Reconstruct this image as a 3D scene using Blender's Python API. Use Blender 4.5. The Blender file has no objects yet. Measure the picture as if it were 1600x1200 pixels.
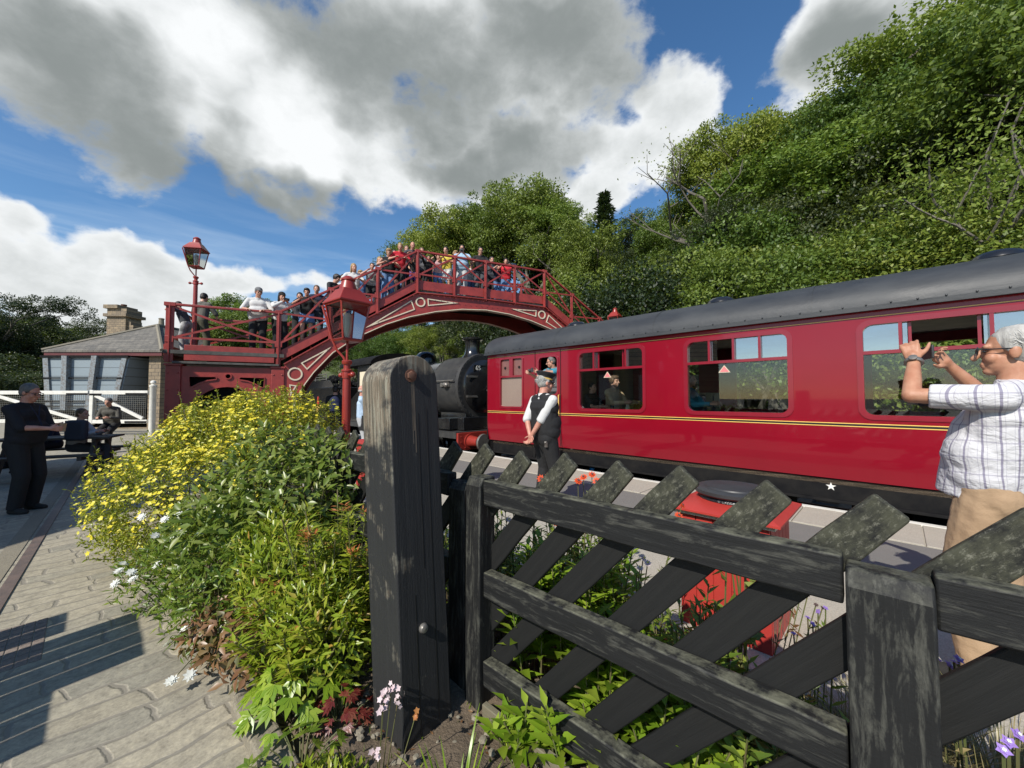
import bpy, math, random
import numpy as np
from mathutils import Vector, Matrix, Euler

SC = bpy.context.scene
COL = SC.collection
R = math.radians
rng = np.random.default_rng(7)
random.seed(7)
V3 = Vector

# ------------------------------------------------------------------ helpers
def tag(o, label=None, cat=None, group=None, kind=None):
    if label: o['label'] = label
    if cat: o['category'] = cat
    if group: o['group'] = group
    if kind: o['kind'] = kind
    return o

def empty(name, loc, rz=0.0, label=None, cat=None, group=None):
    o = bpy.data.objects.new(name, None)
    COL.objects.link(o)
    o.location = loc
    o.rotation_euler = (0, 0, rz)
    o.empty_display_size = .2
    return tag(o, label, cat, group)

def T(x, y, z): return Matrix.Translation((x, y, z))
def RZ(a): return Matrix.Rotation(a, 4, 'Z')
def RX(a): return Matrix.Rotation(a, 4, 'X')
def RY(a): return Matrix.Rotation(a, 4, 'Y')

class MB:
    def __init__(s, M=None):
        s.v = []; s.f = []; s.fm = []; s.mi = 0; s.M = M or Matrix()
    def add(s, vs, fs, M=None):
        b = len(s.v); X = s.M @ M if M else s.M
        s.v += [X @ V3(v) for v in vs]
        for f in fs:
            s.f.append([i + b for i in f]); s.fm.append(s.mi)
        return s
    def box(s, x0, x1, y0, y1, z0, z1, M=None):
        vs = [(x0,y0,z0),(x1,y0,z0),(x1,y1,z0),(x0,y1,z0),(x0,y0,z1),(x1,y0,z1),(x1,y1,z1),(x0,y1,z1)]
        return s.add(vs, [(0,3,2,1),(4,5,6,7),(0,1,5,4),(1,2,6,5),(2,3,7,6),(3,0,4,7)], M)
    def prism(s, pts, y0, y1, M=None):          # polygon in x,z run along y
        n = len(pts)
        vs = [(p[0], y0, p[1]) for p in pts] + [(p[0], y1, p[1]) for p in pts]
        fs = [list(range(n)), list(range(2*n-1, n-1, -1))]
        fs += [(i, n+i, n+(i+1) % n, (i+1) % n) for i in range(n)]
        return s.add(vs, fs, M)
    def xprism(s, pts, x0, x1, M=None):         # polygon in y,z run along x
        n = len(pts)
        vs = [(x0, p[0], p[1]) for p in pts] + [(x1, p[0], p[1]) for p in pts]
        fs = [list(range(n)), list(range(2*n-1, n-1, -1))]
        fs += [(i, n+i, n+(i+1) % n, (i+1) % n) for i in range(n)]
        return s.add(vs, fs, M)
    def ring(s, outer, inner, y0, y1, M=None):  # loops in x,z with equal counts
        n = len(outer)
        vs = [(p[0], y0, p[1]) for p in outer] + [(p[0], y0, p[1]) for p in inner] + \
             [(p[0], y1, p[1]) for p in outer] + [(p[0], y1, p[1]) for p in inner]
        fs = []
        for i in range(n):
            j = (i+1) % n
            fs += [(i, j, n+j, n+i), (2*n+i, 3*n+i, 3*n+j, 2*n+j), (i, 2*n+i, 2*n+j, j), (n+i, n+j, 3*n+j, 3*n+i)]
        return s.add(vs, fs, M)
    def lathe(s, prof, M=None, n=20, a0=0.0):
        vs = []; fs = []; m = len(prof)
        for r, z in prof:
            for k in range(n):
                a = a0 + 2*math.pi*k/n
                vs.append((r*math.cos(a), r*math.sin(a), z))
        for i in range(m-1):
            for k in range(n):
                k2 = (k+1) % n
                fs.append((i*n+k, i*n+k2, (i+1)*n+k2, (i+1)*n+k))
        fs.append(list(range(n-1, -1, -1))); fs.append([(m-1)*n+k for k in range(n)])
        return s.add(vs, fs, M)
    def cyl(s, p0, p1, r0, r1=None, n=12):
        p0 = V3(p0); p1 = V3(p1); r1 = r0 if r1 is None else r1
        d = p1-p0; L = d.length
        if L < 1e-6: return s
        q = d.to_track_quat('Z', 'Y').to_matrix().to_4x4()
        return s.lathe([(r0, 0), (r1, L)], Matrix.Translation(p0) @ q, n)
    def tube(s, pts, r, n=6):
        pts = [V3(p) for p in pts]; m = len(pts)
        rr = r if isinstance(r, (list, tuple)) else [r]*m
        vs = []; fs = []
        ref = V3((0.13, 0.27, 1)).normalized()
        for i, p in enumerate(pts):
            d = (pts[min(i+1, m-1)]-pts[max(i-1, 0)]).normalized()
            a = d.cross(ref)
            if a.length < 1e-3: a = d.cross(V3((1, 0, 0)))
            a.normalize(); b = d.cross(a)
            for k in range(n):
                t = 2*math.pi*k/n
                vs.append(p + (a*math.cos(t)+b*math.sin(t))*rr[i])
        for i in range(m-1):
            for k in range(n):
                k2 = (k+1) % n
                fs.append((i*n+k, i*n+k2, (i+1)*n+k2, (i+1)*n+k))
        fs.append(list(range(n-1, -1, -1))); fs.append([(m-1)*n+k for k in range(n)])
        return s.add(vs, fs)
    def ball(s, c, r, M=None, nu=14, nv=9):
        r = (r, r, r) if not isinstance(r, (tuple, list)) else r
        vs = [(0, 0, -1)]; fs = []
        for i in range(1, nv):
            t = -math.pi/2 + math.pi*i/nv
            for k in range(nu):
                a = 2*math.pi*k/nu
                vs.append((math.cos(t)*math.cos(a), math.cos(t)*math.sin(a), math.sin(t)))
        vs.append((0, 0, 1)); top = len(vs)-1
        for k in range(nu): fs.append((0, 1+(k+1) % nu, 1+k))
        for i in range(nv-2):
            for k in range(nu):
                k2 = (k+1) % nu
                fs.append((1+i*nu+k, 1+i*nu+k2, 1+(i+1)*nu+k2, 1+(i+1)*nu+k))
        b = 1+(nv-2)*nu
        for k in range(nu): fs.append((b+k, b+(k+1) % nu, top))
        X = T(*c) @ (M or Matrix()) @ Matrix.Diagonal((*r, 1))
        return s.add(vs, fs, X)
    def mesh(s, name, mats, angle=40):
        me = bpy.data.meshes.new(name)
        me.from_pydata([tuple(v) for v in s.v], [], s.f)
        mats = mats if isinstance(mats, (list, tuple)) else [mats]
        for m in mats: me.materials.append(m)
        if len(mats) > 1: me.polygons.foreach_set('material_index', s.fm)
        import bmesh
        bm = bmesh.new(); bm.from_mesh(me)
        bmesh.ops.recalc_face_normals(bm, faces=bm.faces)
        bm.to_mesh(me); bm.free()
        if angle:
            me.polygons.foreach_set('use_smooth', [True]*len(me.polygons))
            me.set_sharp_from_angle(angle=R(angle))
        me.update()
        return me
    def build(s, name, mats, parent=None, M=None, angle=40, bevel=0.0, seg=2):
        o = bpy.data.objects.new(name, s.mesh(name, mats, angle))
        COL.objects.link(o)
        if parent is not None: o.parent = parent
        if M is not None: o.matrix_local = M
        if bevel:
            b = o.modifiers.new('bevel', 'BEVEL'); b.width = bevel; b.segments = seg
            b.limit_method = 'ANGLE'; b.angle_limit = R(35)
        return o

def npmesh(name, V, F, mat, smooth=False):
    me = bpy.data.meshes.new(name)
    V = np.ascontiguousarray(V, dtype=np.float32); F = np.ascontiguousarray(F, dtype=np.int32)
    me.vertices.add(len(V)); me.vertices.foreach_set('co', V.ravel())
    me.loops.add(F.size); me.loops.foreach_set('vertex_index', F.ravel())
    me.polygons.add(len(F)); me.polygons.foreach_set('loop_start', np.arange(0, F.size, F.shape[1], dtype=np.int32))
    if smooth: me.polygons.foreach_set('use_smooth', np.ones(len(F), dtype=bool))
    me.update(calc_edges=True)
    me.materials.append(mat)
    return me

def mobj(name, me, parent=None, loc=None):
    o = bpy.data.objects.new(name, me); COL.objects.link(o)
    if parent is not None: o.parent = parent
    if loc is not None: o.location = loc
    return o

def plate(outer, holes, y0, y1):
    """flat plate with holes: loops of x,z points; run from y0 to y1 -> (verts, faces)"""
    cu = bpy.data.curves.new('plate', 'CURVE'); cu.dimensions = '2D'; cu.fill_mode = 'BOTH'
    cu.extrude = abs(y1-y0)/2
    for lp in [outer]+holes:
        sp = cu.splines.new('POLY'); sp.points.add(len(lp)-1)
        for p, q in zip(sp.points, lp): p.co = (q[0], q[1], 0, 1)
        sp.use_cyclic_u = True
    ob = bpy.data.objects.new('plate', cu); COL.objects.link(ob)
    dg = bpy.context.evaluated_depsgraph_get()
    me = bpy.data.meshes.new_from_object(ob.evaluated_get(dg))
    vs = [(v.co.x, (y0+y1)/2+v.co.z, v.co.y) for v in me.vertices]
    fs = [list(p.vertices) for p in me.polygons]
    bpy.data.objects.remove(ob); bpy.data.curves.remove(cu); bpy.data.meshes.remove(me)
    return vs, fs

def text_mesh(txt, size, ext=.004):
    cu = bpy.data.curves.new('lettering', 'FONT'); cu.body = txt; cu.size = size; cu.extrude = ext
    cu.align_x = 'CENTER'; cu.align_y = 'CENTER'
    ob = bpy.data.objects.new('lettering', cu); COL.objects.link(ob)
    dg = bpy.context.evaluated_depsgraph_get()
    me = bpy.data.meshes.new_from_object(ob.evaluated_get(dg))
    bpy.data.objects.remove(ob)
    return me

def rrect(x0, x1, z0, z1, r, n=5):
    pts = []
    for cx, cz, a in ((x1-r, z0+r, -90), (x1-r, z1-r, 0), (x0+r, z1-r, 90), (x0+r, z0+r, 180)):
        for k in range(n+1):
            t = R(a+90*k/n); pts.append((cx+r*math.cos(t), cz+r*math.sin(t)))
    return pts

def circle(cx, cz, r, n=28): return [(cx+r*math.cos(2*math.pi*k/n), cz+r*math.sin(2*math.pi*k/n)) for k in range(n)]

def copy_tree(o, parent=None):
    c = o.copy(); COL.objects.link(c)
    if parent is not None:
        c.parent = parent; c.matrix_parent_inverse = o.matrix_parent_inverse
    for ch in list(o.children): copy_tree(ch, c)
    return c

# ------------------------------------------------------------------ materials
def nodes(m):
    m.use_nodes = True
    nt = m.node_tree
    return nt, nt.nodes['Principled BSDF'], nt.nodes['Material Output']
def nd(nt, t, **kw):
    n = nt.nodes.new(t)
    for k, v in kw.items():
        if k.startswith('i_'):
            key = k[2:]; key = int(key) if key.isdigit() else key.replace('_', ' ')
            if isinstance(v, bpy.types.NodeSocket): nt.links.new(v, n.inputs[key])
            else: n.inputs[key].default_value = v
        else: setattr(n, k, v)
    return n
def c4(c): return (c[0], c[1], c[2], 1)
def ramp(nt, fac, stops):
    r = nd(nt, 'ShaderNodeValToRGB'); nt.links.new(fac, r.inputs[0])
    e = r.color_ramp.elements
    while len(e) < len(stops): e.new(.5)
    for x, (p, c) in zip(e, stops):
        x.position = p; x.color = c4(c) if not isinstance(c, float) else (c, c, c, 1)
    return r.outputs[0]
def mixc(nt, f, a, b, blend='MIX'):
    n = nd(nt, 'ShaderNodeMix', data_type='RGBA', blend_type=blend)
    for s, v in ((0, f), (6, a), (7, b)):
        if isinstance(v, bpy.types.NodeSocket): nt.links.new(v, n.inputs[s])
        else: n.inputs[s].default_value = c4(v) if isinstance(v, tuple) else v
    return n.outputs[2]
def coords(nt, stretch=(1, 1, 1), rot=(0, 0, 0), src='Object'):
    tc = nd(nt, 'ShaderNodeTexCoord')
    mp = nd(nt, 'ShaderNodeMapping'); nt.links.new(tc.outputs[src], mp.inputs[0])
    mp.inputs['Scale'].default_value = stretch; mp.inputs['Rotation'].default_value = rot
    return mp.outputs[0]
def noise(nt, vec, scale, detail=5, rough=.55, dist=0):
    n = nd(nt, 'ShaderNodeTexNoise', i_Scale=scale, i_Detail=detail, i_Roughness=rough, i_Distortion=dist)
    nt.links.new(vec, n.inputs['Vector']); return n.outputs['Fac']
def bump(nt, b, h, strength=.3, dist=.01):
    n = nd(nt, 'ShaderNodeBump', i_Strength=strength, i_Distance=dist)
    nt.links.new(h, n.inputs['Height']); nt.links.new(n.outputs[0], b.inputs['Normal']); return n

def std(name, c1, c2=None, scale=4., rough=.6, bmp=0., bscale=40., metal=0., coat=0., stretch=(1, 1, 1), bd=.005, r2=None):
    m = bpy.data.materials.new(name); nt, b, o = nodes(m)
    vec = coords(nt, stretch)
    c2 = c2 or tuple(x*.75 for x in c1)
    f = noise(nt, vec, scale, 6, .6)
    col = ramp(nt, f, [(.35, c1), (.68, c2)])
    nt.links.new(col, b.inputs['Base Color'])
    b.inputs['Roughness'].default_value = rough
    if r2 is not None:
        rr = nd(nt, 'ShaderNodeMapRange', i_1=.35, i_2=.65, i_3=rough, i_4=r2); nt.links.new(f, rr.inputs[0]); nt.links.new(rr.outputs[0], b.inputs['Roughness'])
    b.inputs['Metallic'].default_value = metal
    if coat: b.inputs['Coat Weight'].default_value = coat; b.inputs['Coat Roughness'].default_value = .06
    if bmp:
        bump(nt, b, noise(nt, vec, bscale, 5, .6), bmp, bd)
    return m

def leafmat(name, stops, trans=.45, rough=.38, obvar=.0):
    m = bpy.data.materials.new(name); nt, b, o = nodes(m)
    g = nd(nt, 'ShaderNodeNewGeometry')
    col = ramp(nt, g.outputs['Random Per Island'], stops)
    if obvar:
        oi = nd(nt, 'ShaderNodeObjectInfo')
        hs = nd(nt, 'ShaderNodeHueSaturation')
        mr = nd(nt, 'ShaderNodeMapRange', i_1=0., i_2=1., i_3=.475, i_4=.53); nt.links.new(oi.outputs['Random'], mr.inputs[0])
        mv = nd(nt, 'ShaderNodeMapRange', i_1=0., i_2=1., i_3=1+obvar, i_4=1-obvar); nt.links.new(oi.outputs['Random'], mv.inputs[0])
        nt.links.new(mr.outputs[0], hs.inputs['Hue']); nt.links.new(mv.outputs[0], hs.inputs['Value'])
        nt.links.new(col, hs.inputs['Color']); col = hs.outputs[0]
    nt.links.new(col, b.inputs['Base Color']); b.inputs['Roughness'].default_value = rough
    tr = nd(nt, 'ShaderNodeBsdfTranslucent'); nt.links.new(mixc(nt, .5, col, (.12, .16, .01)), tr.inputs[0])
    mx = nd(nt, 'ShaderNodeMixShader'); mx.inputs[0].default_value = trans
    nt.links.new(b.outputs[0], mx.inputs[1]); nt.links.new(tr.outputs[0], mx.inputs[2]); nt.links.new(mx.outputs[0], o.inputs[0])
    return m

def glassmat(name, tint=(.75, .8, .8), refl=.08, rough=.01):
    m = bpy.data.materials.new(name); nt, b, o = nodes(m)
    t = nd(nt, 'ShaderNodeBsdfTransparent', i_0=c4(tint)); g = nd(nt, 'ShaderNodeBsdfGlossy', i_Roughness=rough)
    lw = nd(nt, 'ShaderNodeFresnel', i_IOR=1.5)
    ad = nd(nt, 'ShaderNodeMath', operation='ADD', use_clamp=True); nt.links.new(lw.outputs[0], ad.inputs[0]); ad.inputs[1].default_value = refl
    mx = nd(nt, 'ShaderNodeMixShader'); nt.links.new(ad.outputs[0], mx.inputs[0]); nt.links.new(t.outputs[0], mx.inputs[1]); nt.links.new(g.outputs[0], mx.inputs[2])
    nt.links.new(mx.outputs[0], o.inputs[0]); return m

def woodmat(name, paint=(.0095, .0098, .010), worn=(.078, .078, .066), lichen=(.16, .16, .115), thr=.625, top=.75, rough=.6, axis='x'):
    """black paint on sawn timber; long axis of the piece = local x (or z)"""
    m = bpy.data.materials.new(name); nt, b, o = nodes(m)
    st = (1.3, 22, 22) if axis == 'x' else (22, 22, 1.3)
    v = coords(nt, st); v1 = coords(nt)
    grain = noise(nt, v, 2.2, 8, .65, .3); patch = noise(nt, coords(nt, (2.2, 11, 11) if axis == 'x' else (11, 11, 2.2)), 2.6, 9, .74, .5); fine = noise(nt, v1, 60, 4, .7)
    b.inputs['Specular IOR Level'].default_value = .22
    ad = nd(nt, 'ShaderNodeMath', operation='MULTIPLY_ADD', i_1=.5); nt.links.new(grain, ad.inputs[0]); nt.links.new(patch, ad.inputs[2])
    wf = ramp(nt, ad.outputs[0], [(thr+.14, 0.0), (thr+.3, .8)])
    base = mixc(nt, grain, tuple(x*.75 for x in paint), tuple(x*1.5+.005 for x in paint))
    col = mixc(nt, wf, base, worn)
    ge = nd(nt, 'ShaderNodeNewGeometry'); sx = nd(nt, 'ShaderNodeSeparateXYZ'); nt.links.new(ge.outputs['Normal'], sx.inputs[0])
    mr = nd(nt, 'ShaderNodeMapRange', i_1=.35, i_2=.75, i_3=0., i_4=1.); nt.links.new(sx.outputs[2], mr.inputs[0])
    pl = ramp(nt, noise(nt, v1, 16, 6, .7), [(.40, 0.0), (.62, 1.0)])
    mu = nd(nt, 'ShaderNodeMath', operation='MULTIPLY'); nt.links.new(mr.outputs[0], mu.inputs[0]); nt.links.new(pl, mu.inputs[1])
    mu2 = nd(nt, 'ShaderNodeMath', operation='MULTIPLY', i_1=top); nt.links.new(mu.outputs[0], mu2.inputs[0])
    col = mixc(nt, mu2.outputs[0], col, lichen)
    nt.links.new(col, b.inputs['Base Color']); b.inputs['Roughness'].default_value = rough
    hh = nd(nt, 'ShaderNodeMath', operation='MULTIPLY_ADD', i_1=.35); nt.links.new(fine, hh.inputs[0]); nt.links.new(grain, hh.inputs[2])
    bump(nt, b, hh.outputs[0], .55, .006)
    return m

def mossplank(name):
    """plank ends above the rail: green algae and pale lichen over worn black paint"""
    m = bpy.data.materials.new(name); nt, b, o = nodes(m)
    v = coords(nt, (1.3, 22, 22)); v1 = coords(nt)
    grain = noise(nt, v, 2.2, 8, .65, .3); patch = noise(nt, coords(nt, (1, 1.6, 1.6)), 13., 8, .78); sp = noise(nt, coords(nt, (1, 2, 2)), 52., 6, .8)
    oi = nd(nt, 'ShaderNodeObjectInfo')
    base = mixc(nt, grain, (.007, .0075, .008), (.018, .018, .017)); b.inputs['Specular IOR Level'].default_value = .22
    sx = nd(nt, 'ShaderNodeSeparateXYZ'); tc = nd(nt, 'ShaderNodeTexCoord'); nt.links.new(tc.outputs['Object'], sx.inputs[0])
    mr = nd(nt, 'ShaderNodeMapRange', i_1=.42, i_2=.62, i_3=0., i_4=.85); nt.links.new(sx.outputs[0], mr.inputs[0])
    ad = nd(nt, 'ShaderNodeMath', operation='MULTIPLY', use_clamp=True); nt.links.new(mr.outputs[0], ad.inputs[0]); nt.links.new(ramp(nt, patch, [(.38, .05), (.58, 1.0)]), ad.inputs[1])
    col = mixc(nt, ad.outputs[0], base, (.060, .061, .041))
    ad2 = nd(nt, 'ShaderNodeMath', operation='MULTIPLY', use_clamp=True); nt.links.new(mr.outputs[0], ad2.inputs[0]); nt.links.new(ramp(nt, sp, [(.53, .0), (.66, .75)]), ad2.inputs[1])
    col = mixc(nt, ad2.outputs[0], col, (.22, .215, .17))
    nt.links.new(col, b.inputs['Base Color']); b.inputs['Roughness'].default_value = .65
    bump(nt, b, grain, .5, .006)
    return m

MT = {}
def mk():
    MT['bridge'] = std('bridge_red_paint', (.34, .044, .036), (.215, .030, .026), 3.6, .42, .12, 60)
    MT['bridge_bright'] = std('lamp_red_paint', (.29, .030, .021), (.24, .026, .019), 3, .35, .1, 60)
    MT['white'] = std('white_paint', (.72, .70, .64), (.6, .58, .52), 6, .5, .1, 50)
    MT['cream'] = std('cream_lining', (.70, .62, .45), (.62, .54, .4), 6, .5)
    MT['tread'] = std('weathered_step_timber', (.10, .095, .085), (.05, .05, .045), 6, .8, .4, 40)
    MT['iron'] = std('black_iron', (.007, .007, .008), (.016, .015, .014), 5, .8, .15, 50); MT['iron'].node_tree.nodes['Principled BSDF'].inputs['Specular IOR Level'].default_value = .12
    MT['loco'] = std('gloss_black_paint', (.010, .010, .011), (.018, .018, .018), 3, .22, .05, 30, coat=.5)
    MT['locodull'] = std('sooty_black_paint', (.025, .025, .026), (.045, .044, .042), 4, .5, .15, 40)
    MT['steel'] = std('grey_steel', (.28, .27, .25), (.18, .16, .14), 7, .4, .2, 50, metal=.6)
    MT['rust'] = std('rusted_iron', (.17, .07, .04), (.09, .045, .03), 14, .85, .4, 60)
    MT['roofgrey'] = std('coach_roof_paint', (.026, .028, .031), (.043, .046, .049), 2.6, .5, .35, 16, stretch=(.6, 1, 1), bd=.01, r2=.6)
    MT['gold'] = std('gold_lining', (.75, .50, .13), (.7, .45, .1), 5, .4)
    MT['blackline'] = std('black_lining', (.01, .01, .01), None, 5, .4)
    m = bpy.data.materials.new('maroon_coach_paint'); nt, b, o = nodes(m)
    v = coords(nt); f = noise(nt, v, .9, 4, .6)
    nt.links.new(ramp(nt, f, [(.3, (.195, .0008, .010)), (.7, (.225, .0012, .012))]), b.inputs['Base Color'])
    b.inputs['Roughness'].default_value = .3; b.inputs['Specular IOR Level'].default_value = .3; b.inputs['Coat Weight'].default_value = .5; b.inputs['Coat Roughness'].default_value = .04
    bump(nt, b, noise(nt, coords(nt, (1, 1, .6)), 2.6, 4, .55), .3, .008); MT['maroon'] = m
    MT['frame'] = std('window_frame_maroon', (.22, .006, .018), (.19, .005, .015), 4, .3, coat=.4)
    MT['lining'] = std('coach_interior_panel', (.16, .12, .08), (.12, .09, .06), 3, .5)
    MT['ceil'] = std('coach_ceiling_cream', (.5, .46, .38), None, 3, .6)
    MT['seat'] = std('blue_grey_seat_cloth', (.05, .07, .11), (.08, .08, .10), 30, .9)
    MT['table'] = std('white_table_top', (.62, .62, .6), None, 3, .3)
    MT['glass'] = glassmat('coach_glass', (.88, .92, .90), .02)
    MT['ventglass'] = glassmat('vent_glass', (.45, .52, .58), .42)
    MT['lampglass'] = glassmat('lamp_glass', (.82, .84, .82), .05)
    MT['frost'] = std('obscured_glass', (.23, .17, .14), (.27, .20, .16), 30, .35, .2, 90, coat=.3)
    MT['bulb'] = std('frosted_lamp_glass', (.75, .75, .7), None, 4, .2)
    MT['stone'] = None
    # masonry
    m = bpy.data.materials.new('coursed_sandstone'); nt, b, o = nodes(m)
    v = coords(nt, (1, 1, 1), (R(90), 0, 0)); 
    br = nd(nt, 'ShaderNodeTexBrick', i_Scale=2.2, i_Mortar_Size=.03, i_Brick_Width=.8, i_Row_Height=.42)
    br.inputs['Color1'].default_value = c4((.33, .26, .17)); br.inputs['Color2'].default_value = c4((.22, .18, .13)); br.inputs['Mortar'].default_value = c4((.10, .085, .07))
    nt.links.new(v, br.inputs[0])
    f = noise(nt, v, 7, 6, .7)
    nt.links.new(mixc(nt, .6, br.outputs[0], ramp(nt, f, [(.3, (.5, .5, .5)), (.7, (1.2, 1.1, 1.))]), 'MULTIPLY'), b.inputs['Base Color'])
    b.inputs['Roughness'].default_value = .9; bump(nt, b, f, .6, .03); MT['stone'] = m
    m = bpy.data.materials.new('stone_slate_roof'); nt, b, o = nodes(m)
    v = coords(nt)
    br = nd(nt, 'ShaderNodeTexBrick', i_Scale=2.5, i_Mortar_Size=.02, i_Brick_Width=.7, i_Row_Height=.5)
    br.inputs['Color1'].default_value = c4((.19, .175, .15)); br.inputs['Color2'].default_value = c4((.12, .112, .10)); br.inputs['Mortar'].default_value = c4((.05, .05, .045))
    nt.links.new(v, br.inputs[0]); f = noise(nt, v, 6, 6, .7)
    nt.links.new(mixc(nt, .5, br.outputs[0], ramp(nt, f, [(.3, (.55, .55, .55)), (.7, (1.15, 1.1, 1.))]), 'MULTIPLY'), b.inputs['Base Color'])
    b.inputs['Roughness'].default_value = .85; bump(nt, b, br.outputs[1], .5, .02); MT['slate'] = m
    # grey wagon planks
    m = bpy.data.materials.new('grey_wagon_planks'); nt, b, o = nodes(m)
    v = coords(nt); w = nd(nt, 'ShaderNodeTexWave', wave_type='BANDS', bands_direction='Z', wave_profile='SAW', i_Scale=.72); nt.links.new(v, w.inputs[0])
    gap = ramp(nt, w.outputs['Fac'], [(.04, .0), (.12, 1.0)])
    f = noise(nt, coords(nt, (2, 2, 10)), 3, 6, .7)
    col = mixc(nt, f, (.25, .30, .33), (.18, .22, .245))
    nt.links.new(mixc(nt, gap, (.10, .12, .13), col), b.inputs['Base Color']); b.inputs['Roughness'].default_value = .7
    MT['wagon'] = m
    MT['wagoniron'] = std('grey_wagon_ironwork', (.22, .26, .285), (.13, .11, .095), 12, .7, .3, 40)
    # timber
    MT['wood'] = woodmat('worn_black_timber')
    MT['woodpost'] = woodmat('worn_black_post', axis='z', top=.5, thr=.6)
    MT['plank'] = mossplank('mossy_paling')
    m = woodmat('sawn_gravel_board', paint=(.10, .085, .06), worn=(.18, .16, .11), thr=.3); MT['board'] = m
    # big gate post: black paint, bare grey-brown timber where the paint has gone round the top
    m = bpy.data.materials.new('old_gate_post_timber'); nt, b, o = nodes(m)
    v = coords(nt, (34, 34, 1.0)); v1 = coords(nt)
    grain = noise(nt, v, 1.6, 10, .78, .7); patch = noise(nt, v1, 6, 6, .65); fine = noise(nt, v1, 90, 3, .7)
    tc = nd(nt, 'ShaderNodeTexCoord'); sx = nd(nt, 'ShaderNodeSeparateXYZ'); nt.links.new(tc.outputs['Object'], sx.inputs[0])
    hz = nd(nt, 'ShaderNodeMapRange', i_1=1.15, i_2=1.75, i_3=.05, i_4=.72); nt.links.new(sx.outputs[2], hz.inputs[0])
    yy = nd(nt, 'ShaderNodeMapRange', i_1=-.11, i_2=-.126, i_3=0., i_4=.56); nt.links.new(sx.outputs[1], yy.inputs[0])
    s1 = nd(nt, 'ShaderNodeMath', operation='MULTIPLY'); nt.links.new(hz.outputs[0], s1.inputs[0]); nt.links.new(yy.outputs[0], s1.inputs[1])
    ze = nd(nt, 'ShaderNodeMapRange', i_1=1.76, i_2=1.87, i_3=0., i_4=.42); nt.links.new(sx.outputs[2], ze.inputs[0])
    s2 = nd(nt, 'ShaderNodeMath', operation='ADD'); nt.links.new(s1.outputs[0], s2.inputs[0]); nt.links.new(ze.outputs[0], s2.inputs[1])
    s3 = nd(nt, 'ShaderNodeMath', operation='ADD'); nt.links.new(s2.outputs[0], s3.inputs[0]); nt.links.new(patch, s3.inputs[1])
    s4 = nd(nt, 'ShaderNodeMath', operation='MULTIPLY_ADD', i_1=.4); nt.links.new(grain, s4.inputs[0]); nt.links.new(s3.outputs[0], s4.inputs[2])
    wf = ramp(nt, s4.outputs[0], [(.82, 0.0), (.98, .9)])
    bare = ramp(nt, grain, [(.34, (.025, .023, .02)), (.43, (.12, .115, .09)), (.50, (.17, .125, .085)), (.56, (.30, .285, .225)), (.62, (.13, .13, .10)), (.72, (.05, .05, .045))])
    paint = mixc(nt, grain, (.015, .0155, .0165), (.036, .037, .038)); b.inputs['Specular IOR Level'].default_value = .25
    nt.links.new(mixc(nt, wf, paint, bare), b.inputs['Base Color']); b.inputs['Roughness'].default_value = .55
    hh = nd(nt, 'ShaderNodeMath', operation='MULTIPLY_ADD', i_1=.3); nt.links.new(fine, hh.inputs[0]); nt.links.new(grain, hh.inputs[2])
    bump(nt, b, hh.outputs[0], .6, .008); MT['bigpost'] = m
    # path stones
    m = bpy.data.materials.new('worn_stone_setts'); nt, b, o = nodes(m)
    v0 = coords(nt, (1, 1, 1), (0, 0, R(-98)))
    nz = nd(nt, 'ShaderNodeTexNoise', i_Scale=3.2, i_Detail=5., i_Roughness=.6); nt.links.new(v0, nz.inputs[0])
    ds = nd(nt, 'ShaderNodeVectorMath', operation='MULTIPLY_ADD', i_1=(.12, .075, 0)); nt.links.new(nz.outputs['Color'], ds.inputs[0]); nt.links.new(v0, ds.inputs[2])
    nz2 = nd(nt, 'ShaderNodeTexNoise', i_Scale=.9, i_Detail=2.); nt.links.new(v0, nz2.inputs[0])
    ds2 = nd(nt, 'ShaderNodeVectorMath', operation='MULTIPLY_ADD', i_1=(.5, .42, 0)); nt.links.new(nz2.outputs['Color'], ds2.inputs[0]); nt.links.new(ds.outputs[0], ds2.inputs[2]); ds = ds2
    sc = nd(nt, 'ShaderNodeVectorMath', operation='MULTIPLY', i_1=(3.3, 8.2, 0)); nt.links.new(ds.outputs[0], sc.inputs[0])
    vb = nd(nt, 'ShaderNodeTexBrick', i_Scale=1., i_Mortar_Size=.016, i_Mortar_Smooth=.7, i_Brick_Width=.38, i_Row_Height=.165, offset=.43, offset_frequency=2, squash=1.35, squash_frequency=3); nt.links.new(ds.outputs[0], vb.inputs[0])
    vb.inputs['Color1'].default_value = (0, 0, 0, 1); vb.inputs['Color2'].default_value = (1, 1, 1, 1); vb.inputs['Mortar'].default_value = (.5, .5, .5, 1)
    inv = nd(nt, 'ShaderNodeMath', operation='SUBTRACT', i_0=1.); nt.links.new(vb.outputs['Fac'], inv.inputs[1])
    edge = ramp(nt, inv.outputs[0], [(.25, 0.0), (.8, 1.0)])
    f = noise(nt, v0, 9, 8, .7); f2 = noise(nt, v0, 70, 4, .7)
    sep = nd(nt, 'ShaderNodeSeparateColor'); nt.links.new(vb.outputs['Color'], sep.inputs[0])
    stone = ramp(nt, sep.outputs[0], [(0., (.34, .305, .235)), (.5, (.41, .365, .28)), (1., (.29, .27, .22))])
    stone = mixc(nt, .75, stone, ramp(nt, f, [(.3, (.6, .6, .6)), (.7, (1.15, 1.15, 1.12))]), 'MULTIPLY')
    stone = mixc(nt, .5, stone, ramp(nt, f2, [(.3, (.6, .6, .6)), (.7, (1.25, 1.25, 1.2))]), 'MULTIPLY')
    mort = mixc(nt, f, (.16, .145, .115), (.30, .27, .215)); f3 = noise(nt, v0, 26, 6, .75)
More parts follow.
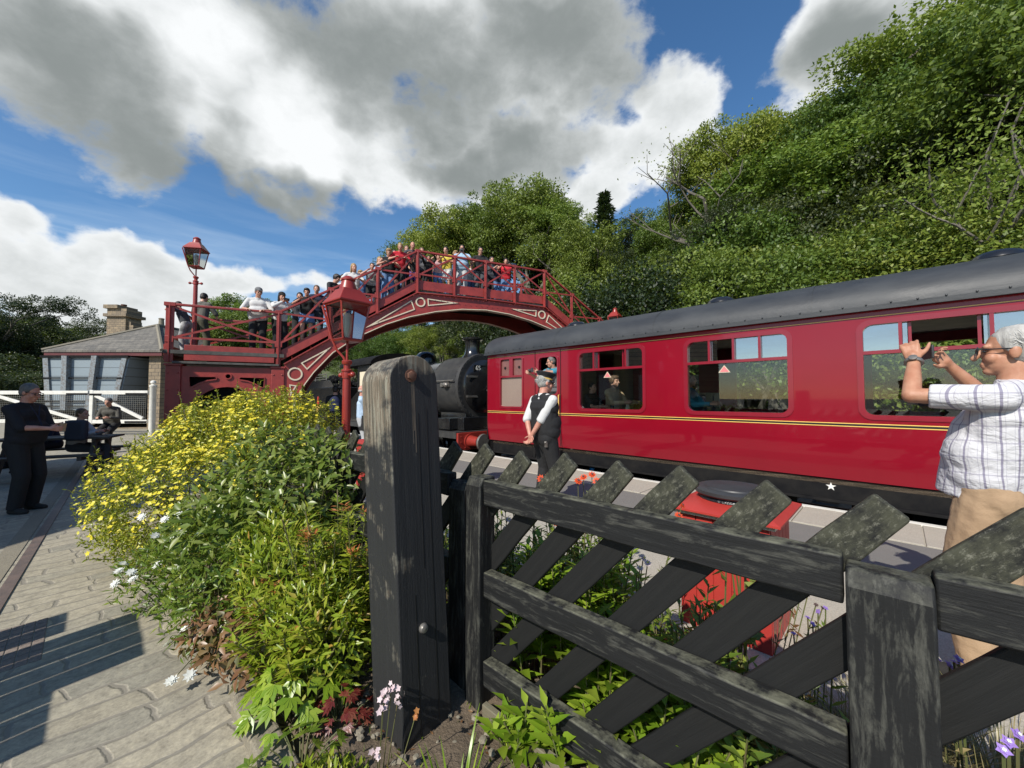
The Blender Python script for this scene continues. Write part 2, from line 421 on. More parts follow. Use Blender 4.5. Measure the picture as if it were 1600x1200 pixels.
    stone = mixc(nt, .7, stone, ramp(nt, f3, [(.32, (.55, .54, .52)), (.5, (1., 1., 1.)), (.68, (1.22, 1.2, 1.12))]), 'MULTIPLY')
    nt.links.new(mixc(nt, edge, mort, stone), b.inputs['Base Color']); b.inputs['Roughness'].default_value = .85
    e2 = inv.outputs[0]
    h1 = nd(nt, 'ShaderNodeMath', operation='MULTIPLY_ADD', i_1=.45); nt.links.new(f3, h1.inputs[0]); nt.links.new(e2, h1.inputs[2])
    h2 = nd(nt, 'ShaderNodeMath', operation='MULTIPLY_ADD', i_1=.12); nt.links.new(f2, h2.inputs[0]); nt.links.new(h1.outputs[0], h2.inputs[2])
    bump(nt, b, h2.outputs[0], .5, .009); MT['railbrown'] = std('worn_rail_steel', (.16, .115, .095), (.10, .08, .07), 9, .55, .3, 50); MT['setts'] = m
    def granular(name, c1, c2, sc1=3, sc2=120, bd=.004):
        m = bpy.data.materials.new(name); nt, b, o = nodes(m); v = coords(nt)
        f = noise(nt, v, sc1, 6, .65); f2 = noise(nt, v, sc2, 3, .8)
        col = mixc(nt, f, c1, c2); col = mixc(nt, .6, col, ramp(nt, f2, [(.32, (.5, .5, .5)), (.68, (1.35, 1.33, 1.3))]), 'MULTIPLY')
        nt.links.new(col, b.inputs['Base Color']); b.inputs['Roughness'].default_value = .9; bump(nt, b, f2, .5, bd); return m
    MT['slab'] = granular('platform_edge_slabs', (.42, .385, .315), (.34, .31, .26))
    MT['tarmac'] = granular('worn_tarmac', (.15, .143, .13), (.19, .18, .165))
    MT['flag'] = granular('platform_paving', (.44, .405, .335), (.36, .33, .275))
    MT['soil'] = granular('garden_soil', (.10, .075, .05), (.17, .13, .09), 6, 45, .03)
    MT['ballast'] = granular('track_ballast', (.06, .055, .05), (.10, .09, .08), 3, 30, .05)
    MT['kerb'] = granular('stone_kerb', (.26, .23, .17), (.19, .17, .13), 8, 80, .006)
    MT['brickpave'] = granular('pink_brick_paving', (.25, .20, .165), (.20, .16, .135), 6, 60)
    m = bpy.data.materials.new('rough_hill_ground'); nt, b, o = nodes(m); v = coords(nt)
    f = noise(nt, v, .35, 8, .7); f2 = noise(nt, v, 3, 6, .7)
    col = ramp(nt, f, [(.3, (.045, .065, .02)), (.5, (.075, .095, .03)), (.62, (.12, .10, .055)), (.75, (.06, .075, .03))])
    nt.links.new(mixc(nt, .7, col, ramp(nt, f2, [(.3, (.45, .45, .45)), (.7, (1.3, 1.3, 1.2))]), 'MULTIPLY'), b.inputs['Base Color'])
    b.inputs['Roughness'].default_value = .95; bump(nt, b, f2, .9, .25); MT['hill'] = m
    MT['bark'] = std('tree_bark', (.17, .15, .12), (.09, .08, .065), 6, .9, .6, 20, stretch=(1, 1, .3), bd=.03)
    MT['stem'] = std('plant_stem', (.09, .12, .03), (.14, .10, .05), 8, .7)
    MT['dry'] = leafmat('dry_grass_blades', [(0, (.30, .24, .11)), (.5, (.22, .18, .08)), (1, (.16, .17, .06))], .2)
    G = lambda n, s, t=.46, r=.33, ov=0: leafmat(n, s, t, r, ov)
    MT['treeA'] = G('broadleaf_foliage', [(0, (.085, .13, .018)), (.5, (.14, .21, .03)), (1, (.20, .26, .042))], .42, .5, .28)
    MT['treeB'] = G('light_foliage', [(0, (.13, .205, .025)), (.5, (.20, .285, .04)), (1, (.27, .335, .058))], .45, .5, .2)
    MT['treeD'] = G('dark_shade_foliage', [(0, (.016, .030, .008)), (.6, (.032, .052, .012)), (1, (.06, .08, .017))], .28, .5, .3)  # very dark leaf colour, also stands for the shaded gaps in the wood
    MT['conif'] = G('conifer_needles', [(0, (.02, .045, .018)), (1, (.05, .085, .03))], .1, .6)
    MT['yl'] = G('potentilla_leaves', [(0, (.19, .255, .02)), (.6, (.36, .40, .035)), (1, (.52, .49, .055))])
    MT['yflower'] = leafmat('yellow_petals', [(0, (.72, .58, .02)), (.6, (.80, .70, .06)), (1, (.75, .70, .14))], .25, .5)
    MT['shrub'] = G('shrub_leaves', [(0, (.09, .145, .02)), (.5, (.18, .255, .036)), (1, (.33, .37, .10))])
    MT['euph'] = G('spurge_leaves', [(0, (.19, .29, .02)), (.7, (.36, .43, .035)), (.95, (.47, .46, .07)), (1, (.48, .26, .06))])
    MT['orange'] = leafmat('orange_shoot_tips', [(0, (.38, .10, .03)), (.6, (.45, .17, .05)), (1, (.40, .24, .06))], .3)
    MT['midgreen'] = G('green_border_leaves', [(0, (.09, .165, .02)), (.6, (.18, .27, .036)), (1, (.29, .35, .055))])
    MT['bright'] = G('lime_leaves', [(0, (.15, .27, .016)), (.6, (.26, .38, .03)), (1, (.38, .48, .06))], .4)
    MT['brown'] = leafmat('withered_leaves', [(0, (.16, .075, .035)), (.6, (.24, .13, .06)), (1, (.10, .10, .03))], .2)
    MT['redleaf'] = leafmat('dark_red_leaves', [(0, (.10, .012, .012)), (.6, (.18, .03, .025)), (1, (.26, .09, .05))], .3)
    MT['wflower'] = leafmat('white_petals', [(0, (.75, .76, .66)), (1, (.82, .82, .78))], .25, .6)
    MT['pink'] = leafmat('pale_pink_petals', [(0, (.62, .45, .48)), (1, (.75, .62, .62))], .25, .6)
    MT['purple'] = leafmat('violet_petals', [(0, (.28, .15, .55)), (1, (.40, .26, .68))], .3, .6)
    MT['red'] = leafmat('scarlet_petals', [(0, (.62, .03, .02)), (.7, (.70, .10, .02)), (1, (.75, .35, .05))], .2, .6)
    MT['seed'] = leafmat('dark_seed_heads', [(0, (.05, .03, .03)), (1, (.10, .06, .05))], .0, .8)
    MT['binred'] = std('red_painted_boards', (.42, .04, .03), (.36, .035, .028), 4, .45, .2, 40)
    MT['plastic'] = std('black_plastic', (.03, .03, .032), (.045, .045, .047), 5, .45, .1, 80)
    MT['bag'] = std('black_bin_bag', (.015, .015, .016), None, 5, .25, .6, 25, bd=.02)
    MT['stationwall'] = MT['stone']
mk()
# ------------------------------------------------------------------ view, light, sky
FPX, CAMH = 601.0, 1.55
TH = math.atan(22/601.)
def ray(x, y):
    a = (x-800)/FPX; b = (y-600)/FPX
    return V3((a, math.cos(TH)+b*math.sin(TH), math.sin(TH)-b*math.cos(TH)))
cam = bpy.data.cameras.new('camera'); camo = bpy.data.objects.new('camera', cam); COL.objects.link(camo)
cam.sensor_width = 36; cam.lens = FPX/1600*36; cam.clip_end = 3000; cam.clip_start = .05
camo.location = (0, 0, CAMH); camo.rotation_euler = (R(90)+TH, 0, 0)
SC.camera = camo

SUN_EL = R(41); SD = V3((.57, .82, 0)).normalized()
sl = bpy.data.lights.new('sun', 'SUN'); sl.energy = 4.8; sl.angle = R(.5); sl.color = (1, .95, .86)
so = bpy.data.objects.new('sun', sl); COL.objects.link(so); so.location = (-20, -30, 30)
so.rotation_euler = V3((SD.x*math.cos(SUN_EL), SD.y*math.cos(SUN_EL), -math.sin(SUN_EL))).to_track_quat('-Z', 'Y').to_euler()
SC.view_settings.view_transform = 'Standard'; SC.view_settings.look = 'None'; SC.view_settings.exposure = .2; SC.view_settings.gamma = 1

def make_world():
    w = bpy.data.worlds.new("World"); SC.world = w; w.use_nodes = True
    nt = w.node_tree; bg = nt.nodes['Background']
    sky = nd(nt, 'ShaderNodeTexSky', sky_type='NISHITA', sun_disc=False)
    sky.sun_elevation = SUN_EL; sky.sun_rotation = math.atan2(-SD.x, -SD.y); sky.air_density = 1.0; sky.dust_density = .3; sky.ozone_density = 2.0
    tc = nd(nt, 'ShaderNodeTexCoord'); d = tc.outputs['Generated']
    sp = nd(nt, 'ShaderNodeSeparateXYZ'); nt.links.new(d, sp.inputs[0])
    def ma(op, a, b=None, c=None, clamp=False):
        n = nd(nt, 'ShaderNodeMath', operation=op, use_clamp=clamp)
        for i, v in enumerate((a, b, c)):
            if v is None: continue
            if isinstance(v, bpy.types.NodeSocket): nt.links.new(v, n.inputs[i])
            else: n.inputs[i].default_value = v
        return n.outputs[0]
    az = ma('ARCTAN2', sp.outputs[0], sp.outputs[1]); el = ma('ARCSINE', sp.outputs[2])
    def ang(x, y):
        r = ray(x, y).normalized(); return math.atan2(r.x, r.y), math.asin(r.z)
    def warp(scale, amp):
        n = nd(nt, 'ShaderNodeTexNoise', i_Scale=scale, i_Detail=3.); nt.links.new(d, n.inputs['Vector'])
        s = nd(nt, 'ShaderNodeSeparateColor'); nt.links.new(n.outputs['Color'], s.inputs[0])
        return ma('MULTIPLY_ADD', s.outputs[0], amp, -amp/2), ma('MULTIPLY_ADD', s.outputs[1], amp, -amp/2)
    wx, wy = warp(3.5, .34); wx2, wy2 = warp(11., .11)
    azw = ma('ADD', az, ma('ADD', wx, wx2)); elw = ma('ADD', el, ma('ADD', wy, wy2))
    def blobs(lst):
        acc = None
        for cx, cy, rx, ry in lst:
            u, v = ang(cx, cy)
            a = max(.01, (ang(cx+rx, cy)[0]-ang(cx-rx, cy)[0])/2); bb = max(.008, (ang(cx, cy-ry)[1]-ang(cx, cy+ry)[1])/2)
            du = ma('MULTIPLY_ADD', azw, 1/a, -u/a); dv = ma('MULTIPLY_ADD', elw, 1/bb, -v/bb)
            r2 = ma('ADD', ma('MULTIPLY', du, du), ma('MULTIPLY', dv, dv))
            g = ma('SUBTRACT', 1.0, r2)
            acc = g if acc is None else ma('SMOOTH_MAX', acc, g, .4)
        return acc
    cover = blobs([(120, 90, 330, 190), (430, 170, 330, 150), (740, 100, 290, 200), (880, 50, 130, 150), (560, 255, 260, 75), (800, 255, 150, 75),
                   (1050, 165, 85, 95), (985, 260, 150, 70), (900, 320, 130, 50), (690, 330, 60, 40),
                   (1320, 50, 150, 135), (1450, 0, 180, 110),
                   (60, 440, 230, 55), (260, 440, 190, 45), (150, 490, 300, 45), (430, 445, 130, 30)])
    dark = blobs([(170, 190, 210, 75), (60, 60, 200, 80), (640, 130, 170, 85), (850, 90, 130, 95), (330, 265, 190, 40), (760, 250, 110, 40),
                  (1320, 70, 110, 60)])
    bright = blobs([(385, 95, 80, 55), (900, 5, 90, 40), (470, 235, 80, 45)])
    mp = nd(nt, 'ShaderNodeMapping'); nt.links.new(d, mp.inputs[0]); mp.inputs['Scale'].default_value = (1, 1, 1.5)
    def ns(scale, det, ro, dist=0):
        n = nd(nt, 'ShaderNodeTexNoise', i_Scale=scale, i_Detail=det, i_Roughness=ro, i_Distortion=dist); nt.links.new(mp.outputs[0], n.inputs['Vector']); return n.outputs['Fac']
    n1 = ns(4.5, 10., .60, .25); n2 = ns(13, 8., .62, .2); n3 = ns(2.5, 6., .55)
    front = nd(nt, 'ShaderNodeMapRange', i_1=-.25, i_2=.1, i_3=0., i_4=1.); nt.links.new(sp.outputs[1], front.inputs[0])
    rnd = ma('MULTIPLY_ADD', n3, 6., -4.3)                      # broken cloud over the rest of the sky
    cov = ma('ADD', ma('MULTIPLY', cover, front.outputs[0]), ma('MULTIPLY', ma('SUBTRACT', 1.0, front.outputs[0]), rnd))
    dens = ma('ADD', cov, ma('MULTIPLY_ADD', n1, 2.6, -1.32)); dens = ma('ADD', dens, ma('MULTIPLY_ADD', n2, 1.3, -.65))
    alpha = nd(nt, 'ShaderNodeMapRange', interpolation_type='SMOOTHSTEP', i_1=-.15, i_2=.48, i_3=0., i_4=1.); nt.links.new(dens, alpha.inputs[0])
    dk = ma('ADD', dark, ma('MULTIPLY_ADD', n1, 1.7, -.85)); dk = ma('ADD', dk, ma('MULTIPLY_ADD', n2, 2.0, -1.0))
    dkf = nd(nt, 'ShaderNodeMapRange', interpolation_type='SMOOTHSTEP', i_1=-2.6, i_2=1.2, i_3=0., i_4=1.); nt.links.new(dk, dkf.inputs[0])
    thick = nd(nt, 'ShaderNodeMapRange', interpolation_type='SMOOTHSTEP', i_1=.0, i_2=1.6, i_3=0., i_4=.52); nt.links.new(dens, thick.inputs[0])
    brf = nd(nt, 'ShaderNodeMapRange', interpolation_type='SMOOTHSTEP', i_1=-1.2, i_2=1.6, i_3=0., i_4=.42)
    nt.links.new(ma('ADD', bright, ma('MULTIPLY_ADD', n1, 4., -2.)), brf.inputs[0])
    sh = ma('SUBTRACT', ma('MAXIMUM', dkf.outputs[0], thick.outputs[0]), brf.outputs[0], clamp=True)
    K = 1/.13
    cc = ramp(nt, sh, [(0., (.84, .86, .87)), (.3, (.66, .685, .69)), (.65, (.45, .475, .475)), (1., (.245, .27, .268))])
    cm = nd(nt, 'ShaderNodeVectorMath', operation='SCALE'); nt.links.new(cc, cm.inputs[0]); cm.inputs['Scale'].default_value = K
    # thin high streaks
    mp2 = nd(nt, 'ShaderNodeMapping'); nt.links.new(d, mp2.inputs[0]); mp2.inputs['Scale'].default_value = (2, 2, 14); mp2.inputs['Rotation'].default_value = (0, R(10), 0)
    st = nd(nt, 'ShaderNodeTexNoise', i_Scale=1.6, i_Detail=6., i_Roughness=.6, i_Distortion=.4); nt.links.new(mp2.outputs[0], st.inputs['Vector'])
    low = nd(nt, 'ShaderNodeMapRange', interpolation_type='SMOOTHSTEP', i_1=.46, i_2=.16, i_3=0., i_4=1.); nt.links.new(el, low.inputs[0])
    stf = ma('MULTIPLY', ramp(nt, st.outputs['Fac'], [(.42, 0.0), (.72, .55)]), low.outputs[0])
    hs = nd(nt, 'ShaderNodeHueSaturation'); hs.inputs['Saturation'].default_value = 1.22; hs.inputs['Value'].default_value = 1.0; nt.links.new(sky.outputs[0], hs.inputs['Color'])
    skyc = mixc(nt, stf, hs.outputs[0], (.62*K, .74*K, .86*K))
    allc = mixc(nt, alpha.outputs[0], skyc, cm.outputs[0])
    nt.links.new(allc, bg.inputs[0]); bg.inputs[1].default_value = .13
make_world()

# ------------------------------------------------------------------ ground (frame of the railway: x = t along the platform, y = q across it)
RW = RZ(R(-45))
PZ = .12
def hill_h(t, q):
    if q < 15: return 0.0
    h = .5*(q-15) if q < 60 else 22.5+.12*(q-60)
    return h+.5*math.sin(t*.21+q*.17)*min(1, (q-15)/6)
def q_of(X, Y): return .70711*(X+Y)
def t_of(X, Y): return .70711*(X-Y)
def ground_mesh():
    qs = [-700, -200, -60, -20, 0, 3, 6.30, 6.32, 7.9, 11, 14.4, 14.42, 15]+[15+3*i for i in range(1, 16)]+[75, 110, 200, 500, 900]
    ts = [-900, -400, -200, -120]+[-80+4*i for i in range(0, 36)]+[120, 200, 400, 900]
    V = []; F = []; fm = []
    for t in ts:
        for q in qs:
            z = 0.0
            if 6.31 < q < 14.41: z = -1.0
            if q >= 15: z = hill_h(t, q)
            V.append((t, q, z))
    n = len(qs)
    for i in range(len(ts)-1):
        for j in range(n-1):
            F.append((i*n+j, (i+1)*n+j, (i+1)*n+j+1, i*n+j+1)); fm.append(1 if qs[j] >= 14.42 else 0)
    me = bpy.data.meshes.new('ground'); me.from_pydata(V, [], F)
    me.materials.append(MT['ballast']); me.materials.append(MT['hill']); me.polygons.foreach_set('material_index', fm)
    me.polygons.foreach_set('use_smooth', [q == 1 for q in fm]); me.update()
    o = mobj('ground', me); o.rotation_euler = (0, 0, R(-45)); tag(o, kind='structure')
ground_mesh()
def sheet(name, pts, z, m, loc=None, rz=0):
    b = MB(); b.add([(p[0], p[1], 0) for p in pts], [list(range(len(pts)))])
    o = b.build(name, m, None, T(0, 0, z) @ RZ(rz), angle=0); tag(o, kind='structure'); return o
RT = R(-45)
sheet('path', [(-90, -60), (40, -60), (40, 2.38), (-90, 2.38)], .004, MT['setts'], rz=RT)
# the platform slab is a raised block with a face towards the track
def slabbox(name, t0, t1, q0, q1, z0, z1, m):
    b = MB(RZ(RT)); b.box(t0, t1, q0, q1, z0, z1); o = b.build(name, m, angle=0, bevel=.008); tag(o, kind='structure'); return o
slabbox('platform', -45, 30, 2.36, 6.345, -1.0, PZ, MT['flag'])
sheet('asphalt_strip', [(-45, 4.55), (30, 4.55), (30, 5.45), (-45, 5.45)], PZ+.004, MT['tarmac'], rz=RT)
b = MB(RZ(RT))
tt = -45.
while tt < 30:
    L = random.uniform(.85, 1.1); b.box(tt+.006, tt+L-.006, 5.46, 6.40, PZ-.1, PZ+.012+random.uniform(0, .006)); tt += L
o = b.build('platform_edge_stones', MT['slab'], angle=0, bevel=.006); tag(o, kind='structure')
b = MB(RZ(RT)); b.box(-45, 30, 6.30, 6.395, PZ, PZ+.0225)
o = b.build('platform_edge_line', MT['white'], angle=0); tag(o, kind='structure')
slabbox('far_platform', -45, 30, 13.2, 14.9, -1.0, .1, MT['flag'])
b = MB(RZ(RT))
for qc in (7.9, 11.4):
    for s in (-.752, .752):
        b.box(-90, 60, qc+s-.035, qc+s+.035, -.79, -.75); b.box(-90, 60, qc+s-.012, qc+s+.012, -.87, -.79); b.box(-90, 60, qc+s-.06, qc+s+.06, -.89, -.87)
o = b.build('rails', MT['rust'], angle=0); tag(o, kind='structure')
b = MB(RZ(RT))
for qc in (7.9, 11.4):
    for i in range(150): b.box(-70+i*.75, -69.74+i*.75, qc-1.3, qc+1.3, -1.0, -.89)
o = b.build('sleepers', MT['tread'], angle=0); tag(o, kind='structure')
# old siding rail set into the path, and its stone strip
b = MB(RZ(RT)); b.mi = 0
b.box(-60, 12, -.685, -.61, -.05, .014)
o = b.build('inset_rail', MT['railbrown'], angle=0); tag(o, kind='structure')
b = MB(RZ(RT)); b.box(-60, 12, -.85, -.715, -.05, .010); o = b.build('inset_stone_strip', MT['kerb'], angle=0); tag(o, kind='structure')
b = MB(T(-3.0, 2.28, 0) @ RZ(R(-42)))
for i in range(9):
    for j in range(9):
        cx, cy = -.52+i*.072, -.28+j*.052
        b.box(cx, cx+.068, cy, cy+.048, -.03, .009)
o = b.build('brick_paving_patch', MT['brickpave'], angle=0, bevel=.004); tag(o, kind='structure')
# flower bed
FR = R(-42.5); FV = V3((math.cos(FR), math.sin(FR), 0)); FN = V3((-math.sin(FR), math.cos(FR), 0))
def fpt(t, n, z=0): return FV*t+FN*n+V3((0, 0, z))
def bed(name, t0, t1, n0, n1, z, m):
    V = []; F = []; nt_, nn = int((t1-t0)/.07), int((n1-n0)/.07)
    for i in range(nt_+1):
        for j in range(nn+1):
            e = min(1, j/2, (nn-j)/2)
            V.append(tuple(fpt(t0+(t1-t0)*i/nt_, n0+(n1-n0)*j/nn, z*e+.006+random.uniform(0, .028)*e+.03*e*math.sin(i*.4)*math.cos(j*.7))))
    for i in range(nt_):
        for j in range(nn): F.append((i*(nn+1)+j, (i+1)*(nn+1)+j, (i+1)*(nn+1)+j+1, i*(nn+1)+j+1))
    me = bpy.data.meshes.new(name); me.from_pydata(V, [], F); me.materials.append(m)
    me.polygons.foreach_set('use_smooth', [True]*len(F)); o = mobj(name, me); tag(o, kind='structure')
bed('flower_bed_soil', -7.5, 2.4, .62, 2.36, .05, MT['soil'])
b = MB(); tt = -7.5
while tt < 2.2:
    L = random.uniform(.7, 1.0); M = T(*fpt(tt+L/2, .57+random.uniform(-.012, .012), 0)) @ RZ(FR+random.uniform(-.02, .02))
    b.box(-L/2+.006, L/2-.006, -.06, .06, -.05, .075+random.uniform(-.01, .01), M); tt += L
o = b.build('kerb', MT['kerb'], angle=0, bevel=.018, seg=3); tag(o, kind='structure')

# ------------------------------------------------------------------ railway carriage
QS = 6.5
def make_carriage():
    OX, OY, OZ = 2.4, 7.9, -.75
    root = empty('railway_carriage', RW @ V3((OX, OY, OZ)), RT, 'maroon passenger carriage with gold lining and grey roof standing at the platform', 'railway carriage')
    K = T(-OX, -OY, -OZ)
    def P(): return MB(K)
    t0, t1 = -7.38, 12.2
    wins = [(-4.565+2.135*i, -3.19+2.135*i) for i in range(6)]
    zb, zt, ztr = 1.33, 2.47, 2.115
    holes = [rrect(a, c, zb, zt, .10) for a, c in wins]
    lav = (-6.90, -6.16); doorw = (-5.66, -5.12)
    holes.append(rrect(*lav, 1.34, 2.50, .06)); holes.append(rrect(*doorw, 1.62, 2.46, .10))
    d2 = (9.0, 9.55); holes.append(rrect(*d2, 1.62, 2.46, .10))
    vs, fs = plate([(t0, 1.0), (t1, 1.0), (t1, 2.66), (t0, 2.66)], holes, 6.5, 6.56)
    b = P(); b.add(vs, fs)
    # lower bodyside turns slightly under
    pr = [(6.5, 1.0), (6.508, .82), (6.53, .66), (6.565, .50), (6.62, .50), (6.58, .7), (6.56, 1.0)]
    b.xprism(pr, t0, t1)
    b.build('bodyside', MT['maroon'], root, angle=50)
    vs, fs = plate([(t0, .5), (t1, .5), (t1, 2.66), (t0, 2.66)], [rrect(a, c, zb, zt, .10) for a, c in wins], 9.24, 9.30)
    b = P(); b.add(vs, fs); b.build('far_bodyside', MT['maroon'], root)
    b = P(); pr = []
    for k in range(33):
        f = math.pi*k/32
        pr.append((7.9+1.46*math.copysign(abs(math.cos(f))**.82, math.cos(f)), 2.655+.60*math.sin(f)**.86))
    inner = [(7.9+(q-7.9)*.965, z-.035 if z > 2.7 else z) for q, z in pr]
    n = len(pr)
    b.add([(x, q, z) for x in (t0-.06, t1) for q, z in pr], [(i, i+1, n+i+1, n+i) for i in range(n-1)]+[list(range(n)), list(range(2*n-1, n-1, -1))])
    ro = b.build('roof', MT['roofgrey'], root, angle=40)
    for x in (-5.2, -3.0, -.8, 1.4, 3.6, 5.8, 8.0, 10.2): b = P(); b.add([(xx, 7.9+(q-7.9)*1.0035, z+.005) for xx in (x-.02, x+.02) for q, z in pr], [(i, i+1, n+i+1, n+i) for i in range(n-1)]); b.build('roof_seam', MT['roofgrey'], ro, angle=60)
    b = P(); b.box(t0-.05, t1, 6.405, 6.46, 2.625, 2.66); b.box(t0-.05, t1, 6.43, 6.50, 2.66, 2.69)
    x = t0+.1
    while x < t1: b.ball((x, 6.425, 2.70), .012, nu=6, nv=4); x += .22
    b.build('gutter', MT['roofgrey'], root)
    for x in (-5.6, -2.3, .97, 4.24, 7.5):
        b = P(); b.lathe([(.30, 3.20), (.30, 3.25), (.235, 3.27), (.235, 3.31), (.26, 3.325), (.245, 3.37), (.19, 3.42), (.10, 3.445), (.02, 3.45)], T(x, 7.9, 0), 24)
        b.build('roof_vent', MT['loco'], root)
    b = P(); b.box(t0-.03, t0, 6.51, 9.29, .5, 2.66); b.box(t0-.5, t0-.031, 7.45, 8.35, .45, 2.5); b.build('end_wall', MT['iron'], root)
    b = P(); b.box(t1-.05, t1, 6.56, 9.24, .5, 2.66); b.build('end_wall', MT['maroon'], root)
    # gold and black lining (thin raised strips)
    for z0, z1, m in ((1.187, 1.197, 'gold'), (1.198, 1.222, 'blackline'), (1.223, 1.233, 'gold'), (2.555, 2.564, 'gold')):
        b = P(); b.box(t0+.01, t1, 6.4955, 6.505, z0, z1); b.build('lining', MT[m], root, angle=0)
    opens = {0: (1, 2), 1: (1,), 2: (1, 2), 3: (1,), 4: (), 5: (2,)}
    for i, (a, c) in enumerate(wins):
        b = P(); b.ring(rrect(a-.05, c+.05, zb-.05, zt+.05, .14), rrect(a+.012, c-.012, zb+.012, zt-.012, .095), 6.488, 6.58)
        b.box(a+.01, c-.01, 6.491, 6.575, ztr-.025, ztr+.018)
        w = (c-a)/4
        op = opens[i]
        for k in (1, 2, 3):
            if set((k-1, k)) <= set(op): continue
            b.box(a+k*w-.016, a+k*w+.016, 6.492, 6.574, ztr+.018, zt-.012)
        fr = b.build('window', MT['frame'], root, angle=30)
        g = P(); g.box(a+.008, c-.008, 6.535, 6.541, zb+.008, ztr); g.build('pane', MT['glass'], fr, angle=0)
        for k in range(4):
            g = P()
            if k in op:
                if len(op) == 2: x0 = a+k*w+(.0 if k == op[0] else w-.07); g.box(x0+.02, x0+.06, 6.56, 6.566, ztr+.02, zt-.015)
                else: g.box(a+k*w+.02, a+k*w+.10, 6.56, 6.566, ztr+.02, zt-.015)
            else: g.box(a+k*w+.014, a+(k+1)*w-.014, 6.545, 6.551, ztr+.018, zt-.012)
            g.build('vent_pane', MT['ventglass'], fr, angle=0)
        if len(op) == 2:
            g = P()
            for x0 in (a+w+.066, a+3*w-.094): g.box(x0, x0+.028, 6.552, 6.572, ztr+.02, zt-.015)
            g.build('slider_frame', MT['frame'], fr, angle=0)
        if i in (0, 1):
            x = a+(.46 if i == 0 else .40)*(c-a)
            g = P(); g.prism([(x-.085, ztr-.17), (x+.085, ztr-.17), (x, ztr-.055)], 6.531, 6.534); s = g.build('sticker', MT['cream'], fr, angle=0)
            g = P(); g.prism([(x-.068, ztr-.162), (x+.068, ztr-.162), (x, ztr-.07)], 6.5285, 6.5305); g.mi = 0; g.build('sticker_panel', std('pink_sticker', (.62, .2, .2), (.6, .16, .17), 20, .5), fr, angle=0)
    # lavatory window: two small upper lights over an obscured pane
    a, c = lav
    b = P(); b.ring(rrect(a-.04, c+.04, 1.30, 2.54, .09), rrect(a+.01, c-.01, 1.35, 2.49, .05), 6.488, 6.58); b.box(a, c, 6.491, 6.57, 2.045, 2.09); b.box((a+c)/2-.06, (a+c)/2+.06, 6.491, 6.57, 2.09, 2.49)
    fr = b.build('lavatory_window', MT['frame'], root, angle=30)
    b = P(); b.box(a, c, 6.535, 6.545, 1.34, 2.05); b.build('pane', MT['frost'], fr, angle=0)
    b = P(); b.box(a, c, 6.535, 6.545, 2.09, 2.5); b.build('pane', std('brown_vent_glass', (.16, .07, .06), (.20, .09, .08), 9, .25), fr, angle=0)
    b = P()
    for s in (.18, .82): b.lathe([(.035, 0), (.035, .006)], T(a+s*(c-a), 6.534, 2.28) @ RX(R(90)), 12)
    b.build('vent_disc', MT['iron'], fr)
    # doors
    for a, c, op in ((-5.76, -5.04, True), (8.9, 9.65, False)):
        b = P()
        for x in (a, c): b.box(x-.007, x+.007, 6.492, 6.50, .53, 2.6)
        dr = b.build('door', MT['blackline'], root, angle=0)
        b = P(); x0, x1 = a+.10, c-.08
        b.ring(rrect(x0-.035, x1+.035, 1.585, 2.495, .13), rrect(x0+.012, x1-.012, 1.632, 2.448, .09), 6.488, 6.57); b.build('door_window_frame', MT['frame'], dr, angle=30)
        if not op: b = P(); b.box(x0, x1, 6.535, 6.541, 1.62, 2.46); b.build('pane', MT['glass'], dr, angle=0)
        b = P(); b.tube([(c-.02, 6.50, 1.62), (c-.02, 6.45, 1.62), (c-.02, 6.45, 1.22), (c-.02, 6.50, 1.22)], .012, 8); b.build('grab_handle', MT['gold'], dr)
        b = P(); b.tube([(c-.14, 6.49, 1.40), (c-.14, 6.455, 1.40), (c-.05, 6.455, 1.38)], .014, 8); b.build('door_handle', MT['gold'], dr)
        b = P()
        for z in (.75, 1.45, 2.15): b.box(a-.035, a+.035, 6.478, 6.492, z, z+.06)
        b.build('hinge', MT['maroon'], dr, bevel=.004)
        b = P(); b.box(a-.1, c+.1, 6.36, 6.54, .20, .235); b.box(a-.02, a+.04, 6.45, 6.54, .235, .45); b.box(c-.04, c+.02, 6.45, 6.54, .235, .45); b.build('footstep', MT['iron'], root)
    # inside
    b = P(); b.box(t0+.1, t1-.1, 6.6, 9.2, .42, .48); b.build('floor_inside', MT['lining'], root, angle=0)
    b = P(); b.box(t0+.1, t1-.1, 6.58, 9.22, 2.62, 2.65); b.build('ceiling_inside', MT['ceil'], root, angle=0)
    for x in (-4.85, 8.4):
        for q0, q1 in ((6.58, 7.5), (8.3, 9.22)): b = P(); b.box(x, x+.05, q0, q1, .48, 2.62); b.build('partition', MT['lining'], root, angle=0)
    for i, (a, c) in enumerate(wins):
        for q0 in (6.64, 8.18):
            for x, s in ((a-.42, 1), (c+.42, -1)):
                if x > 8.2: continue
                b = P(); b.box(min(x, x+s*.52), max(x, x+s*.52), q0, q0+.98, .82, .96); b.box(min(x, x+s*.13), max(x, x+s*.13), q0, q0+.98, .9, 1.62)
                st = b.build('seat', MT['seat'], root, bevel=.05)
                for qq in (q0+.08, q0+.54):
                    b = P(); b.box(min(x-s*.012, x+s*.142), max(x-s*.012, x+s*.142), qq, qq+.36, 1.36, 1.66); b.build('headrest', MT['ceil'], st, bevel=.02)
            tb = P(); m = (a+c)/2; tb.box(m-.42, m+.42, q0-.03, q0+.9, 1.245, 1.275); tb.box(m-.04, m+.04, q0+.3, q0+.4, .48, 1.245); tb.build('table', MT['table'], root, bevel=.006)
    # underframe
    b = P(); b.box(t0, t1, 6.60, 6.68, .20, .49); b.box(t0, t1, 9.12, 9.2, .20, .49); b.box(t0, t1, 6.50, 6.60, .20, .235); b.box(t0, t0+.12, 6.6, 9.2, .15, .49)
